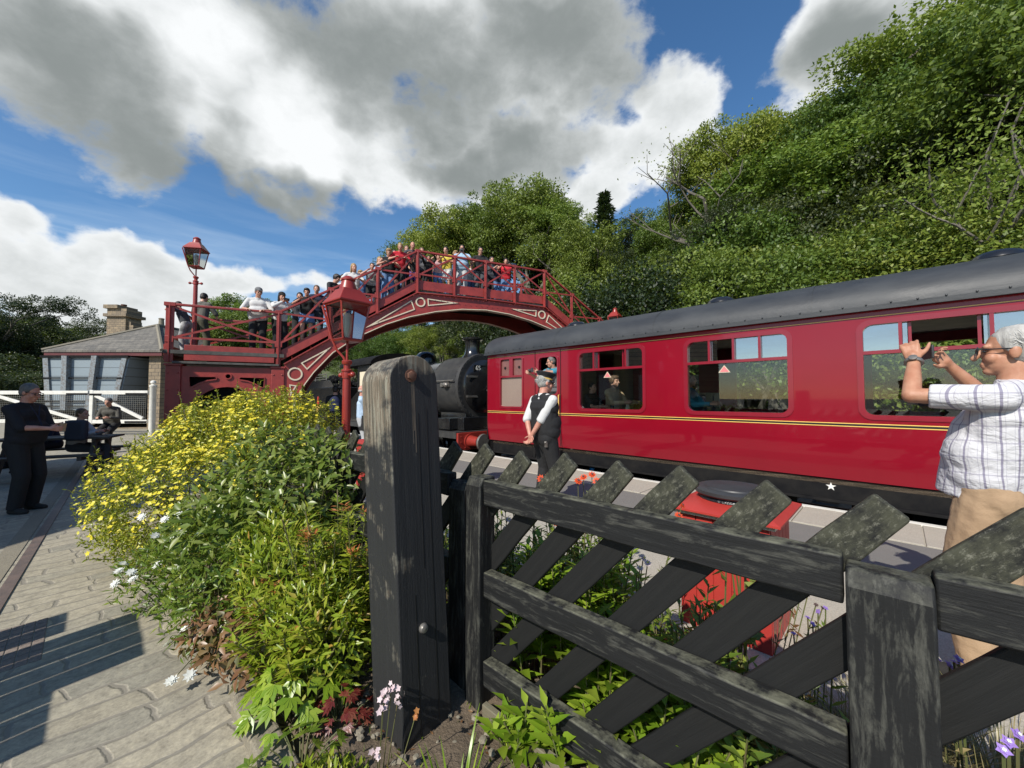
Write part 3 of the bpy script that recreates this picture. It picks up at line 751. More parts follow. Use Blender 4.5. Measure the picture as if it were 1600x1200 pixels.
    b.build('solebar', MT['iron'], root, bevel=.004)
    b = P(); pts = []
    for k in range(10):
        rr = .055 if k % 2 == 0 else .022; an = R(90+36*k); pts.append((-.645+rr*math.cos(an), .385+rr*math.sin(an)))
    b.prism(pts, 6.594, 6.599); b.build('star_mark', MT['white'], root, angle=0)
    b = P()
    for x in (-2.2, -1.6, .1, 1.5, 2.6, 4.0): b.box(x, x+.45, 6.9, 7.5, -.25, .18)
    b.cyl((-.5, 7.6, -.1), (1.4, 7.6, -.1), .22); b.box(-2.6, 7, 6.75, 6.8, -.34, -.28)
    for x in (-2.6, 7): b.tube([(x-.9*(1 if x < 0 else -1), 6.78, .2), (x, 6.78, -.31)], .04)
    for x in (-2.6, .6, 3.8, 7): b.tube([(x, 6.78, .2), (x, 6.78, -.31)], .035)
    b.build('truss_gear', MT['iron'], root, bevel=.01)
    for bx in (-5.0, 9.4):
        b = P()
        for qq in (6.85, 8.85):
            b.prism([(bx-1.75, -.05), (bx-1.75, .08), (bx-.9, .12), (bx+.9, .12), (bx+1.75, .08), (bx+1.75, -.05), (bx+.7, -.16), (bx-.7, -.16)], qq-.04, qq+.04)
            for s in (-1.3, 1.3):
                b.box(bx+s-.15, bx+s+.15, qq-.12, qq+.1, -.42, -.05)
                b.lathe([(.11, 0), (.11, .05), (.05, .06)], T(bx+s, qq-.12, -.26) @ RX(R(90)), 14)
            b.box(bx-.5, bx+.5, qq-.1, qq+.1, -.45, -.32)
            for k in range(5): b.box(bx-.5+k*.05, bx+.5-k*.05, qq-.07, qq+.07, -.32+k*.035, -.29+k*.035)
        bo = b.build('bogie', MT['iron'], root, bevel=.008)
        for s in (-1.3, 1.3):
            for qq in (7.15, 8.65):
                b = P(); b.lathe([(.48, 0), (.455, .03), (.455, .11), (.38, .11), (.34, .05), (.12, .06), (.12, .12)], T(bx+s, qq, -.29) @ RX(R(-90 if qq > 8 else 90)), 28)
                b.build('wheel', MT['iron'], bo)
    b = P(); b.cyl((-4.42, 6.72, -.02), (-4.42, 6.72, .14), .055); b.build('brake_valve', std('blue_valve_paint', (.02, .25, .5), (.02, .2, .42), 5, .4), root)
    b = P(); b.cyl((-4.9, 6.74, .06), (-4.0, 6.74, .06), .05)
    for x0 in (-4.75, -4.23, -4.13, -4.06): b.cyl((x0, 6.74, .06), (x0+.03, 6.74, .06), .085)
    b.build('brake_gear', MT['iron'], root)
    for qq in (7.03, 8.77):
        b = P(); b.cyl((t0, qq, .31), (t0-.32, qq, .31), .10); b.cyl((t0-.32, qq, .31), (t0-.37, qq, .31), .23, .21, 20); b.build('buffer', MT['iron'], root)
    return root
carriage = make_carriage()

# ------------------------------------------------------------------ steam locomotive and tender
def make_loco():
    OX, OY, OZ = -13.0, 7.9, -.75
    root = empty('steam_locomotive', RW @ V3((OX, OY, OZ)), RT, 'black steam locomotive with red buffer beam coupled beyond the maroon carriage under the footbridge', 'steam locomotive')
    K = T(-OX, -OY, -OZ)
    def P(): return MB(K)
    zc, C = 1.90, 7.9
    AX = RY(R(90))
    def tubex(b, x0, x1, r0, r1=None, n=36): b.cyl((x0, C, zc), (x1, C, zc), r0, r1, n)
    b = P(); tubex(b, -14.3, -10.62, .96, .93); bo = b.build('boiler', MT['loco'], root)
    b = P()
    for x in (-13.1, -11.9): tubex(b, x, x+.07, .972)
    b.build('boiler_band', MT['locodull'], bo)
    b = P(); tubex(b, -10.6, -9.2, 1.00); tubex(b, -9.25, -9.14, 1.05, 1.03)
    sb = b.build('smokebox', MT['locodull'], root)
    b = P()
    for k in range(40):
        a = 2*math.pi*k/40
        b.ball((-9.135, C+.985*math.cos(a), zc+.985*math.sin(a)), .018, nu=6, nv=4); b.ball((-10.55, C+1.002*math.cos(a), zc+1.002*math.sin(a)), .018, nu=6, nv=4)
        b.ball((-9.34, C+1.002*math.cos(a), zc+1.002*math.sin(a)), .018, nu=6, nv=4)
    b.build('rivets', MT['locodull'], sb)
    b = P(); b.lathe([(.84, 0), (.84, .04), (.78, .08), (.6, .15), (.35, .20), (.05, .22)], T(-9.14, C, zc) @ AX, 40)
    dr = b.build('smokebox_door', MT['loco'], root)
    b = P(); b.lathe([(.05, .2), (.05, .3), (.02, .32)], T(-9.14, C, zc) @ AX, 12); b.tube([(-8.86, C, zc), (-8.84, C-.15, zc-.12)], .015); b.tube([(-8.83, C, zc), (-8.82, C+.12, zc-.15)], .015)
    b.build('door_handle', MT['steel'], dr)
    for dz in (.3, -.3): b = P(); b.box(-9.0, -8.97, C-.8, C+.2, zc+dz-.03, zc+dz+.03); b.build('hinge_strap', MT['steel'], dr)
    b = P(); b.box(-9.03, -9.0, C-.52, C+.1, zc+.46, zc+.66); pl = b.build('number_plate', MT['loco'], dr, bevel=.005)
    me = text_mesh('65', .20, .004); me.materials.append(MT['white'])
    tx = mobj('number', me, pl); tx.matrix_local = K @ T(-8.992, C-.36, zc+.56) @ RZ(R(90)) @ RX(R(90))
    b = P(); b.lathe([(.40, -.12), (.33, -.02), (.26, .06), (.235, .2), (.245, .42), (.27, .50), (.34, .53), (.35, .58), (.30, .60), (.22, .60)], T(-9.72, C, zc+1.0), 32)
    b.build('chimney', MT['loco'], root)
    b = P(); b.lathe([(.40, 0), (.40, .12), (.36, .3), (.25, .42), (.05, .47)], T(-12.45, C, zc+.93), 30); b.build('steam_dome', MT['loco'], root)
    b = P(); b.cyl((-13.7, C-.15, zc+.9), (-13.7, C-.15, zc+1.2), .06); b.cyl((-13.7, C+.15, zc+.9), (-13.7, C+.15, zc+1.2), .06); b.build('safety_valve', MT['gold'], root)
    b = P(); b.tube([(-9.3, C-1.06, zc+.18), (-14.2, C-1.06, zc+.18)], .018)
    for x in (-9.6, -11, -12.4, -13.8): b.cyl((x, C-.95, zc+.18), (x, C-1.07, zc+.18), .025)
    b.build('handrail', MT['steel'], root)
    b = P(); b.box(-10.0, -9.55, C-1.05, C-.9, zc+.0, zc+.12); b.ball((-9.7, C-1.07, zc+.05), (.14, .08, .08)); b.build('lubricator', MT['steel'], root)
    b = P(); b.box(-10.6, -9.3, C-.6, C+.6, .62, 1.1); b.prism([(-9.95, .62), (-9.30, .62), (-9.30, .95), (-9.95, .95)], C-1.2, C-.55)
    b.box(-9.3, -9.0, C-.9, C+.9, .60, .98); b.build('smokebox_saddle', MT['loco'], root, bevel=.01)
    # running plate, splashers, cab
    b = P(); b.box(-17.3, -8.82, C-1.32, C+1.32, .53, .58); b.box(-17.3, -8.82, C-1.32, C-1.29, .40, .53); b.build('running_plate', MT['locodull'], root)
    b = P()
    for x in (-10.8, -12.6, -14.4):
        pr = [(x+.80*math.cos(math.pi*k/14), .58+.42*math.sin(math.pi*k/14)) for k in range(15)]
        b.prism(pr, C-1.15, C-.88); b.prism(pr, C+.88, C+1.15)
    b.build('splashers', MT['loco'], root)
    b = P()
    for q in (C-1.25, C+1.19):
        b.prism([(-16.2, .58), (-14.3, .58), (-14.3, 2.3), (-14.45, 2.9), (-15.6, 2.9), (-15.6, 1.8), (-16.2, 1.5)], q, q+.06)
    b.box(-14.36, -14.3, C-1.19, C+1.19, .58, 2.9)
    cb = b.build('cab', MT['loco'], root)
    b = P(); b.box(-15.35, -14.6, C-1.262, C-1.255, 1.95, 2.6); b.build('cab_window', MT['cream'], cb)
    b = P(); pr = [(C+1.38*math.cos(math.pi*(.0+k/16)), 2.86+.50*math.sin(math.pi*k/16)) for k in range(17)]
    b.xprism(pr, -17.2, -14.15); b.build('cab_roof', MT['iron'], root)
    # wheels and rods
    for x in (-10.8, -12.6, -14.4):
        for s in (-1, 1):
            b = P(); b.lathe([(.72, 0), (.68, .04), (.68, .13), (.58, .13), (.58, .05), (.16, .05), (.16, .16), (.02, .16)], T(x, C+s*.68, -.03) @ RX(R(90*-s)), 30)
            for k in range(12):
                a = math.pi*k/6; b.cyl((x+.14*math.cos(a), C+s*.76, -.03+.14*math.sin(a)), (x+.6*math.cos(a), C+s*.76, -.03+.6*math.sin(a)), .03, n=6)
            b.build('driving_wheel', MT['loco'], root)
    b = P(); b.box(-14.5, -10.7, C-.98, C-.94, -.30, -.20); b.build('coupling_rod', MT['steel'], root)
    b = P(); b.box(-17, -9, C-.62, C-.56, -.35, .53); b.box(-17, -9, C+.56, C+.62, -.35, .53); b.box(-16.9, -9.6, C-.55, C+.55, .1, .5); b.build('frames', MT['iron'], root)
    b = P(); b.box(-8.82, -8.74, C-1.3, C+1.3, .06, .56); bb = b.build('buffer_beam', MT['bridge_bright'], root, bevel=.006)
    b = P()
    for q in (-1.2, -1.05, 1.05, 1.2, -.5, .5):
        for z in (.14, .30, .46): b.ball((-8.735, C+q, z), .018, nu=6, nv=4)
    b.build('rivets', MT['bridge_bright'], bb)
    for s in (-1, 1):
        b = P(); b.cyl((-8.74, C+s*.87, .31), (-8.70, C+s*.87, .31), .22, .22, 24); b.cyl((-8.70, C+s*.87, .31), (-8.34, C+s*.87, .31), .17, .13, 24); bu = b.build('buffer_stock', MT['bridge_bright'], root)
        b = P(); b.cyl((-8.34, C+s*.87, .31), (-8.16, C+s*.87, .31), .07); b.cyl((-8.16, C+s*.87, .31), (-8.10, C+s*.87, .31), .25, .24, 28); b.build('buffer_head', MT['steel'], bu)
    b = P(); b.tube([(-8.74, C, .25), (-8.4, C, .22), (-8.2, C, -.05), (-7.9, C, .2)], .035); b.tube([(-8.7, C-.35, .4), (-8.5, C-.37, .45), (-8.4, C-.38, .1), (-8.35, C-.38, -.2)], .04); b.build('coupling', MT['iron'], root)
    return root
make_loco()

def make_tender():
    OX, OY, OZ = -21.0, 7.9, -.75
    root = empty('locomotive_tender', RW @ V3((OX, OY, OZ)), RT, 'black tender with a small crest on its side seen through the footbridge arch', 'tender')
    K = T(-OX, -OY, -OZ)
    def P(): return MB(K)
    C = 7.9
    b = P(); b.box(-24.6, -17.9, C-1.25, C+1.25, .55, 2.05); b.build('tank', MT['loco'], root, bevel=.02)
    b = P()
    for q0, q1 in ((-1.25, -1.42), (1.25, 1.42)):
        b.add([(-24.6, C+q0, 2.05), (-18.1, C+q0, 2.05), (-18.1, C+q1, 2.35), (-24.6, C+q1, 2.35), (-24.6, C+q0*.97, 2.05), (-18.1, C+q0*.97, 2.05), (-18.1, C+q1*.97, 2.37), (-24.6, C+q1*.97, 2.37)],
              [(0, 1, 2, 3), (4, 5, 6, 7), (2, 3, 7, 6), (0, 3, 7, 4), (1, 2, 6, 5)])
    b.build('flared_coping', MT['loco'], root)
    b = P()
    for k in range(3):
        z = 2.45+k*.12; b.tube([(-23.6, C-1.2, z), (-19.2, C-1.2, z)], .022)
    for x in (-23.6, -22.1, -20.7, -19.2): b.tube([(x, C-1.2, 2.3), (x, C-1.2, 2.7)], .02)
    b.build('coal_rails', MT['steel'], root)
    b = P(); r2 = random.Random(3)
    for k in range(260):
        x = r2.uniform(-23.5, -19.0); q = r2.uniform(-1.0, 1.0); h = 2.6-.35*abs(q)+.2*math.sin(x*2)
        s = r2.uniform(.07, .17); b.ball((x, C+q, h-.25+r2.uniform(0, .2)), (s, s*r2.uniform(.6, 1), s*r2.uniform(.6, 1)), RZ(r2.uniform(0, 3)), 6, 4)
    b.build('coal', MT['iron'], root, angle=10)
    b = P(); b.box(-24.7, -17.8, C-1.3, C+1.3, .42, .55); b.box(-24.6, -18, C-1.0, C-.92, -.35, .42); b.box(-24.6, -18, C+.92, C+1.0, -.35, .42); b.build('underframe', MT['iron'], root)
    for x in (-19.2, -21.2, -23.2):
        for s in (-1, 1):
            b = P(); b.lathe([(.60, 0), (.56, .04), (.56, .13), (.46, .13), (.42, .06), (.12, .06), (.12, .14)], T(x, C+s*.68, -.15) @ RX(R(90*-s)), 26); b.build('wheel', MT['iron'], root)
    # crest: a red and gold lion-like beast over a wheel, between two gold sprays
    b = P(); y0, y1 = C-1.262, C-1.252; cx, cz = -20.15, 1.22
    b.ring(circle(cx, cz-.22, .17, 20), circle(cx, cz-.22, .125, 20), y0, y1)
    for k in range(6):
        a = math.pi*k/3; b.prism([(cx+.02*math.cos(a+1.57), cz-.22+.02*math.sin(a+1.57)), (cx+.13*math.cos(a), cz-.22+.13*math.sin(a)), (cx-.02*math.cos(a+1.57), cz-.22-.02*math.sin(a+1.57))], y0, y1)
    for s in (-1, 1): b.prism([(cx+s*.18, cz-.10), (cx+s*.42, cz+.02), (cx+s*.38, cz-.12), (cx+s*.2, cz-.2)], y0, y1)
    cr = b.build('crest', MT['gold'], root, angle=0)
    b = P(); b.prism([(cx-.10, cz-.05), (cx+.10, cz-.05), (cx+.14, cz+.12), (cx+.07, cz+.2), (cx+.10, cz+.34), (cx, cz+.42), (cx-.09, cz+.33), (cx-.05, cz+.18), (cx-.13, cz+.1)], y0-.003, y1); b.build('crest_beast', std('crest_red', (.5, .05, .03), None, 5, .4), cr, angle=0)
    return root
make_tender()
# ------------------------------------------------------------------ footbridge
BO = V3((-8.57, 9.5, 0)); BR = R(25)
BM = Matrix.Translation(BO) @ RZ(BR)
CX = 8.45
def rail_z(s):
    if s <= 2.37: return 3.89
    m = s if s <= CX else 2*CX-s
    if m <= 2.37: return 3.89
    return 3.89+(6.22-3.89)*min(1, (m-2.37)/(6.14-2.37))
def base_z(s):
    m = s if s <= CX else 2*CX-s
    if m <= 2.53: return 2.46
    return 2.48+(4.88-2.48)*min(1, (m-2.53)/(6.12-2.53))
def deck_z(s):
    m = s if s <= CX else 2*CX-s
    if m <= 2.53: return 2.75
    return 2.75+(5.0-2.75)*min(1, (m-2.53)/(6.0-2.53))
def ribbon(b, pts, y0, y1, t, closed=False):
    n = len(pts); vs = []; fs = []
    for i, p in enumerate(pts):
        a = pts[max(i-1, 0)]; c = pts[min(i+1, n-1)]
        if closed: a = pts[i-1]; c = pts[(i+1) % n]
        dx, dz = c[0]-a[0], c[1]-a[1]; L = math.hypot(dx, dz) or 1; nx, nz = -dz/L*t/2, dx/L*t/2
        vs += [(p[0]+nx, y0, p[1]+nz), (p[0]-nx, y0, p[1]-nz), (p[0]-nx, y1, p[1]-nz), (p[0]+nx, y1, p[1]+nz)]
    m = n if closed else n-1
    for i in range(m):
        j = (i+1) % n
        for k in range(4):
            k2 = (k+1) % 4; fs.append((i*4+k, j*4+k, j*4+k2, i*4+k2))
    if not closed: fs += [(3, 2, 1, 0), tuple(4*(n-1)+k for k in range(4))]
    b.add(vs, fs)
def tri_ring(b, p, w, y0, y1):
    a, c, d = [V3((q[0], q[1])) for q in p]
    la, lc, ld = (c-d).length, (a-d).length, (a-c).length
    I = (a*la+c*lc+d*ld)/(la+lc+ld); s = (la+lc+ld)/2
    area = abs((c-a).x*(d-a).y-(c-a).y*(d-a).x)/2; r = area/s; f = max(.05, 1-w/r)
    b.ring([tuple(q) for q in (a, c, d)], [tuple(I+(q-I)*f) for q in (a, c, d)], y0, y1)
def mirror(p): return (2*CX-p[0], p[1])
def make_bridge():
    root = empty('footbridge', BO, BR, 'dark red iron footbridge with cream triangles and rings on its arch, crowded with people', 'footbridge')
    up = [(2.53, 2.48), (4.54, 3.87), (6.12, 4.88), (7.3, 4.91), (CX, 4.92)]; up = up+[mirror(p) for p in up[-2::-1]]
    lo = [(2.64, .55), (2.68, .93), (2.87, 1.59), (3.05, 1.95), (3.26, 2.28), (3.74, 2.86), (4.10, 3.14), (4.51, 3.42), (5.2, 3.80), (5.9, 4.09), (6.72, 4.33), (7.58, 4.49), (CX, 4.55)]; lo = lo+[mirror(p) for p in lo[-2::-1]]
    outline = [(2.53, .55)]+up+[(2*CX-2.53, .55)]+lo[::-1]
    for y0 in (0.0, 1.85):
        b = MB(); b.prism(outline, y0, y0+.03)
        g = b.build('arch_girder', MT['bridge'], root, angle=30)
        b = MB(); ribbon(b, up, y0-.09, y0+.13, .03); ribbon(b, lo, y0-.09, y0+.13, .03)
        b.build('flange', MT['bridge'], g, angle=30)
        if y0 == 0:
            b = MB(); ribbon(b, [(p[0], p[1]-.002) for p in lo], y0-.094, y0-.088, .024); b.build('edge_highlight_line', MT['cream'], g, angle=30)  # cream ribbon painted in for the bright highlight along the arch edge
            y1, y2 = -.022, .001
            T1 = [[(2.66, 1.93), (2.85, 1.90), (2.70, 1.60)], [(2.93, 2.53), (3.09, 2.34), (3.70, 3.03)], [(4.58, 3.63), (5.96, 4.63), (6.07, 4.34)], [(6.46, 4.74), (6.48, 4.50), (7.50, 4.70)]]
            for tr in T1:
                for q in (tr, [mirror(p) for p in tr]): b = MB(); tri_ring(b, q, .032, y1, y2); b.build('cream_triangle', MT['cream'], g, angle=30)
            for c, r in (((2.80, 2.22), .185), ((6.24, 4.60), .155)):
                for q in (c, mirror(c)): b = MB(); b.ring(circle(q[0], q[1], r), circle(q[0], q[1], r-.042), y1, y2); b.build('cream_ring', MT['cream'], g, angle=30)
        b = MB()
        for i in range(60):
            s = 2.7+i*(2*CX-5.4)/59; b.ball((s, y0-.1 if y0 == 0 else y0, base_z(s)-.055), .014, nu=6, nv=4)
        b.build('rivets', MT['bridge'], g)
    # landing: four riveted pillars, arched panels, timber edge
    for s0 in (0.0, 2.24):
        for y0 in (-.04, 1.62):
            b = MB(); b.box(s0, s0+.30, y0, y0+.30, -.1, 2.36); b.box(s0-.03, s0+.33, y0-.03, y0+.33, 2.36, 2.41); b.box(s0-.03, s0+.33, y0-.03, y0+.33, -.1, .35)
            pl = b.build('pillar', MT['bridge'], root, bevel=.008)
            if y0 < 0:
                b = MB(); z = .5
                while z < 2.3:
                    for ds in (.05, .25): b.ball((s0+ds, y0-.004, z), (.022, .014, .022), nu=8, nv=5)
                    for dy in (.06, .24): b.ball((s0-.003, y0+dy, z), (.014, .022, .022), nu=8, nv=5)
                    z += .42
                b.build('rivets', MT['bridge'], pl)
    arch = [(.44+.0+(.83-.83*math.cos(math.pi*k/20)), .98+.88*math.sin(math.pi*k/20)) for k in range(21)]
    slot = [(.46, 2.10), (1.00, 2.11), (1.035, 2.07), (1.02, 2.03), (.84, 2.00), (.66, 1.92), (.53, 1.83), (.47, 1.84)]
    slot2 = [(2.54-s, z) for s, z in slot]
    for y0 in (.02, 1.75):
        vs, fs = plate([(.29, 0), (.44, 0)]+arch+[(2.10, 0), (2.25, 0), (2.25, 2.355), (.29, 2.355)], [slot, slot2, circle(1.27, 2.12, .055, 16)], y0, y0+.04)
        b = MB(); b.add(vs, fs); pn = b.build('arched_panel', MT['bridge'], root, angle=30)
        if y0 < 1:
            b = MB(); ribbon(b, [(.44, .4)]+arch+[(2.10, .4)], y0-.045, y0+.02, .04); ribbon(b, slot, y0-.03, y0+.01, .03, True); ribbon(b, slot2, y0-.03, y0+.01, .03, True); ribbon(b, circle(1.27, 2.12, .07, 16), y0-.03, y0+.01, .03, True)
            b.build('moulding', MT['bridge'], pn, angle=40)
    b = MB(); b.box(.30, 2.24, .30, .34, 0, 2.35); b.build('dark_infill_sheet', MT['iron'], root)  # added black sheet, stands for the darkness inside the arch and slots
    b = MB(); b.box(.14, 2.42, -.10, 1.95, 2.412, 2.47); b.build('timber_edge', MT['tread'], root, bevel=.008)
    b = MB(); b.box(-.05, 2.53, -.07, 1.92, 2.66, 2.75); b.build('landing_deck', MT['tread'], root)
    b = MB(); b.box(.36, 2.30, -.06, -.03, 2.50, 2.89); b.box(.36, 2.3, 1.90, 1.93, 2.5, 2.89); b.box(-.06, -.03, 0, 1.9, 2.5, 2.89); b.build('kickboard', MT['bridge'], root, bevel=.004)
    # stairs and top deck
    N = 13
    for side in (0, 1):
        b = MB()
        for i in range(N):
            s0 = 2.53+i*(6.0-2.53)/N; s1 = s0+(6.0-2.53)/N+.03; z = 2.75+(i+1)*(5.0-2.75)/N
            a, c = (s0, s1) if side == 0 else (2*CX-s1, 2*CX-s0)
            b.box(a, c, .06, 1.82, z-.05, z); b.box(a if side == 0 else c-.02, a+.02 if side == 0 else c, .06, 1.82, z-.18, z-.05)
        b.build('stairs', MT['tread'], root)
    b = MB(); b.box(6.0, 2*CX-6.0, .05, 1.83, 4.93, 5.0); b.build('top_deck', MT['tread'], root)
    b = MB(); pts = [(2.6, 2.42), (6.1, 4.80), (2*CX-6.1, 4.80), (2*CX-2.6, 2.42)]; ribbon(b, pts, .06, 1.8, .04); b.build('underside', MT['iron'], root, angle=20)
    for y0 in (.02, 1.84):
        b = MB(); up2 = [(2.45, 2.47), (6.12, 4.90), (2*CX-6.12, 4.90), (2*CX-2.45, 2.47)]
        k1 = [(s, z+.11) for s, z in up2]; k2 = [(s, z+.40) for s, z in up2]
        for i in range(3): b.prism([k1[i], k1[i+1], k2[i+1], k2[i]], y0, y0+.03)
        b.build('kickboard', MT['bridge'], root, angle=20, bevel=.003)
    # railings
    posts = [.06, 2.39, 3.67, 4.95, 6.14, 7.35, 8.45, 9.55, 10.76, 11.95, 13.23, 14.51]
    for y0, front in ((-.03, True), (1.88, False)):
        b = MB(); pts = [(s, rail_z(s)) for s in (0.0, 2.37, 6.14, 2*CX-6.14, 2*CX-2.37, 2*CX)]
        ribbon(b, pts, y0-.045, y0+.045, .055); b.build('handrail', MT['bridge'], root, angle=20, bevel=.006)
        for i, s in enumerate(posts):
            zb = base_z(s)-.02; zt = rail_z(s); w = .055 if s > .5 else .085
            b = MB(); b.box(s-w, s+w, y0-.015, y0+.015, zb, zt-.02); b.box(s-.015, s+.015, y0-.055, y0+.055, zb, zt-.02); b.box(s-w-.03, s+w+.03, y0-.05, y0+.05, zt-.05, zt+.045); b.box(s-.085, s+.085, y0-.03, y0+.03, zb+.50, zb+.66)
            b.build('baluster', MT['bridge'], root, bevel=.005)
            if i+1 < len(posts):
                s2 = posts[i+1]; a0, a1 = s+.05, s2-.05
                la, lb = base_z(a0)+.60, base_z(a1)+.60; ta, tb = rail_z(a0)-.05, rail_z(a1)-.05
                b = MB()
                for (p, q, dy) in (((a0, ta), (a1, lb), 0), ((a0, la), (a1, tb), .022), ((a0, la), (a1, lb), -.02)):
                    ribbon(b, [p, q], y0-.009+dy, y0+.009+dy, .05)
                b.build('cross_brace', MT['bridge'], root, angle=20)
    b = MB(); ribbon(b, [(.0, 3.88), (.0, 3.9)], 0, 1.9, .05)
    for z, t in ((3.88, .05), (3.1, .05)): b.box(-.02, .02, 0, 1.9, z-.03, z+.02)
    b.build('handrail', MT['bridge'], root)
    # right-hand landing and its pillars beyond the tracks
    e = 2*CX
    b = MB(); b.box(e-2.53, e, -.07, 1.92, 2.55, 2.75); b.build('landing_deck', MT['tread'], root)
    for s0 in (e-2.54, e-.3):
        for y0 in (-.04, 1.62):
            b = MB(); b.box(s0, s0+.3, y0, y0+.3, -.1, 2.5); b.build('pillar', MT['bridge'], root, bevel=.008)
    return root
make_bridge()
def bpt(s, y, z): return BM @ V3((s, y, z))

# ------------------------------------------------------------------ gas-style station lamps
def make_lamp(loc, top, S, rz, label, m='bridge_bright', group=None, base_h=.35):
    """top = overall height, S = half width of the lantern eaves"""
    root = empty('station_lamp', loc, rz, label, 'street lamp', group)
    k = S/.30; Z = top; s2 = math.sqrt(2)
    M = MT[m]
    zg1 = Z-.55*k; zg0 = Z-1.20*k; zc = Z-1.62*k
    b = MB(); b.lathe([(.11*k, -.05), (.11*k, base_h*.8), (.085*k, base_h), (.075*k, base_h+.05), (.070*k, zc-.35*k), (.056*k, zc-.12*k), (.058*k, zc)], n=12)
    for z in (base_h, zc-.16*k): b.lathe([(.06*k, z-.02*k), (.095*k, z), (.095*k, z+.03*k), (.06*k, z+.05*k)], n=14)
    b.lathe([(.075*k, zc-.02), (.09*k, zc), (.09*k, zc+.035*k), (.07*k, zc+.05*k)], n=14)
    b.build('column', M, root)
    b = MB(); zb = zc-.22*k; b.lathe([(.08*k, zb-.06*k), (.085*k, zb), (.08*k, zb+.06*k)], n=12); b.cyl((-.19*k, 0, zb), (.19*k, 0, zb), .026*k); b.ball((-.20*k, 0, zb), .05*k); b.ball((.20*k, 0, zb), .05*k); b.build('ladder_bar', M, root)
    b = MB(); b.cyl((0, 0, zc), (0, 0, zg0), .022*k)
    b.tube([(0, -.03*k, zc), (-.05*k, -.04*k, zc+.1*k), (-.13*k, -.13*k, zc+.24*k), (-.19*k, -.20*k, zg0+.02), (-.315*k, -.315*k, zg1-.02*k), (-.28*k, -.28*k, zg1+.03*k)], .021*k, 8); b.build('bracket', M, root)
    A = R(45); b = MB()
    def sq(w, z): return [(w*math.cos(A+i*math.pi/2)*s2, w*math.sin(A+i*math.pi/2)*s2, z) for i in range(4)]
    lo, hi = sq(.185*k, zg0), sq(.275*k, zg1)
    for i in range(4):
        j = (i+1) % 4; b.tube([lo[i], hi[i]], .020*k, 4); b.tube([lo[i], lo[j]], .022*k, 4); b.tube([hi[i], hi[j]], .020*k, 4)
    b.lathe([(.185*k*s2, zg0-.03*k), (.195*k*s2, zg0), (.16*k*s2, zg0+.005)], n=4, a0=A)
    b.build('lantern_frame', M, root, angle=20)
    b = MB(); l2, h2 = sq(.183*k, zg0+.01), sq(.272*k, zg1)
    for i in range(4):
        j = (i+1) % 4; b.add([l2[i], l2[j], h2[j], h2[i]], [(0, 1, 2, 3)])
    b.build('lantern_glass', MT['lampglass'], root, angle=0)
    b = MB(); b.lathe([(.275*k*s2, zg1+.0), (.315*k*s2, zg1+.015*k), (.315*k*s2, zg1+.04*k), (.17*k*s2, Z-.285*k), (.165*k*s2, Z-.27*k)], n=4, a0=A); rf = b.build('lantern_roof', M, root, angle=20, bevel=.004)
    b = MB(); b.lathe([(.155*k, Z-.28*k), (.15*k, Z-.24*k), (.105*k, Z-.10*k), (.125*k, Z-.095*k), (.125*k, Z-.07*k), (.10*k, Z-.045*k), (.06*k, Z-.015*k), (.01, Z)], n=24); b.build('lantern_chimney', M, rf)
    b = MB(); b.lathe([(.045*k, zg0+.02*k), (.05*k, zg0+.10*k), (.075*k, zg0+.2*k), (.075*k, zg0+.45*k), (.04*k, zg0+.5*k)], n=16); b.build('burner_glass', MT['bulb'], root)
    return root
lx = ray(541, 640); L1 = V3((lx.x/lx.y*4.7, 4.7, .02))
make_lamp(L1, 3.06-.02, .20, R(-38), 'red station lamp with square lantern standing just left of the big gate post')
p = bpt(.46, .30, 2.75)
make_lamp(p, 3.03, .20, R(12), 'dark red station lamp standing on the footbridge landing against the sky', 'bridge')
p = RW @ V3((-8.65, 13.7, .1)); p = V3((.27*15., 15.0, .1))
make_lamp(p, 5.0, .21, R(-40), 'small red lamp rising behind the roof of the maroon carriage', 'bridge_bright')

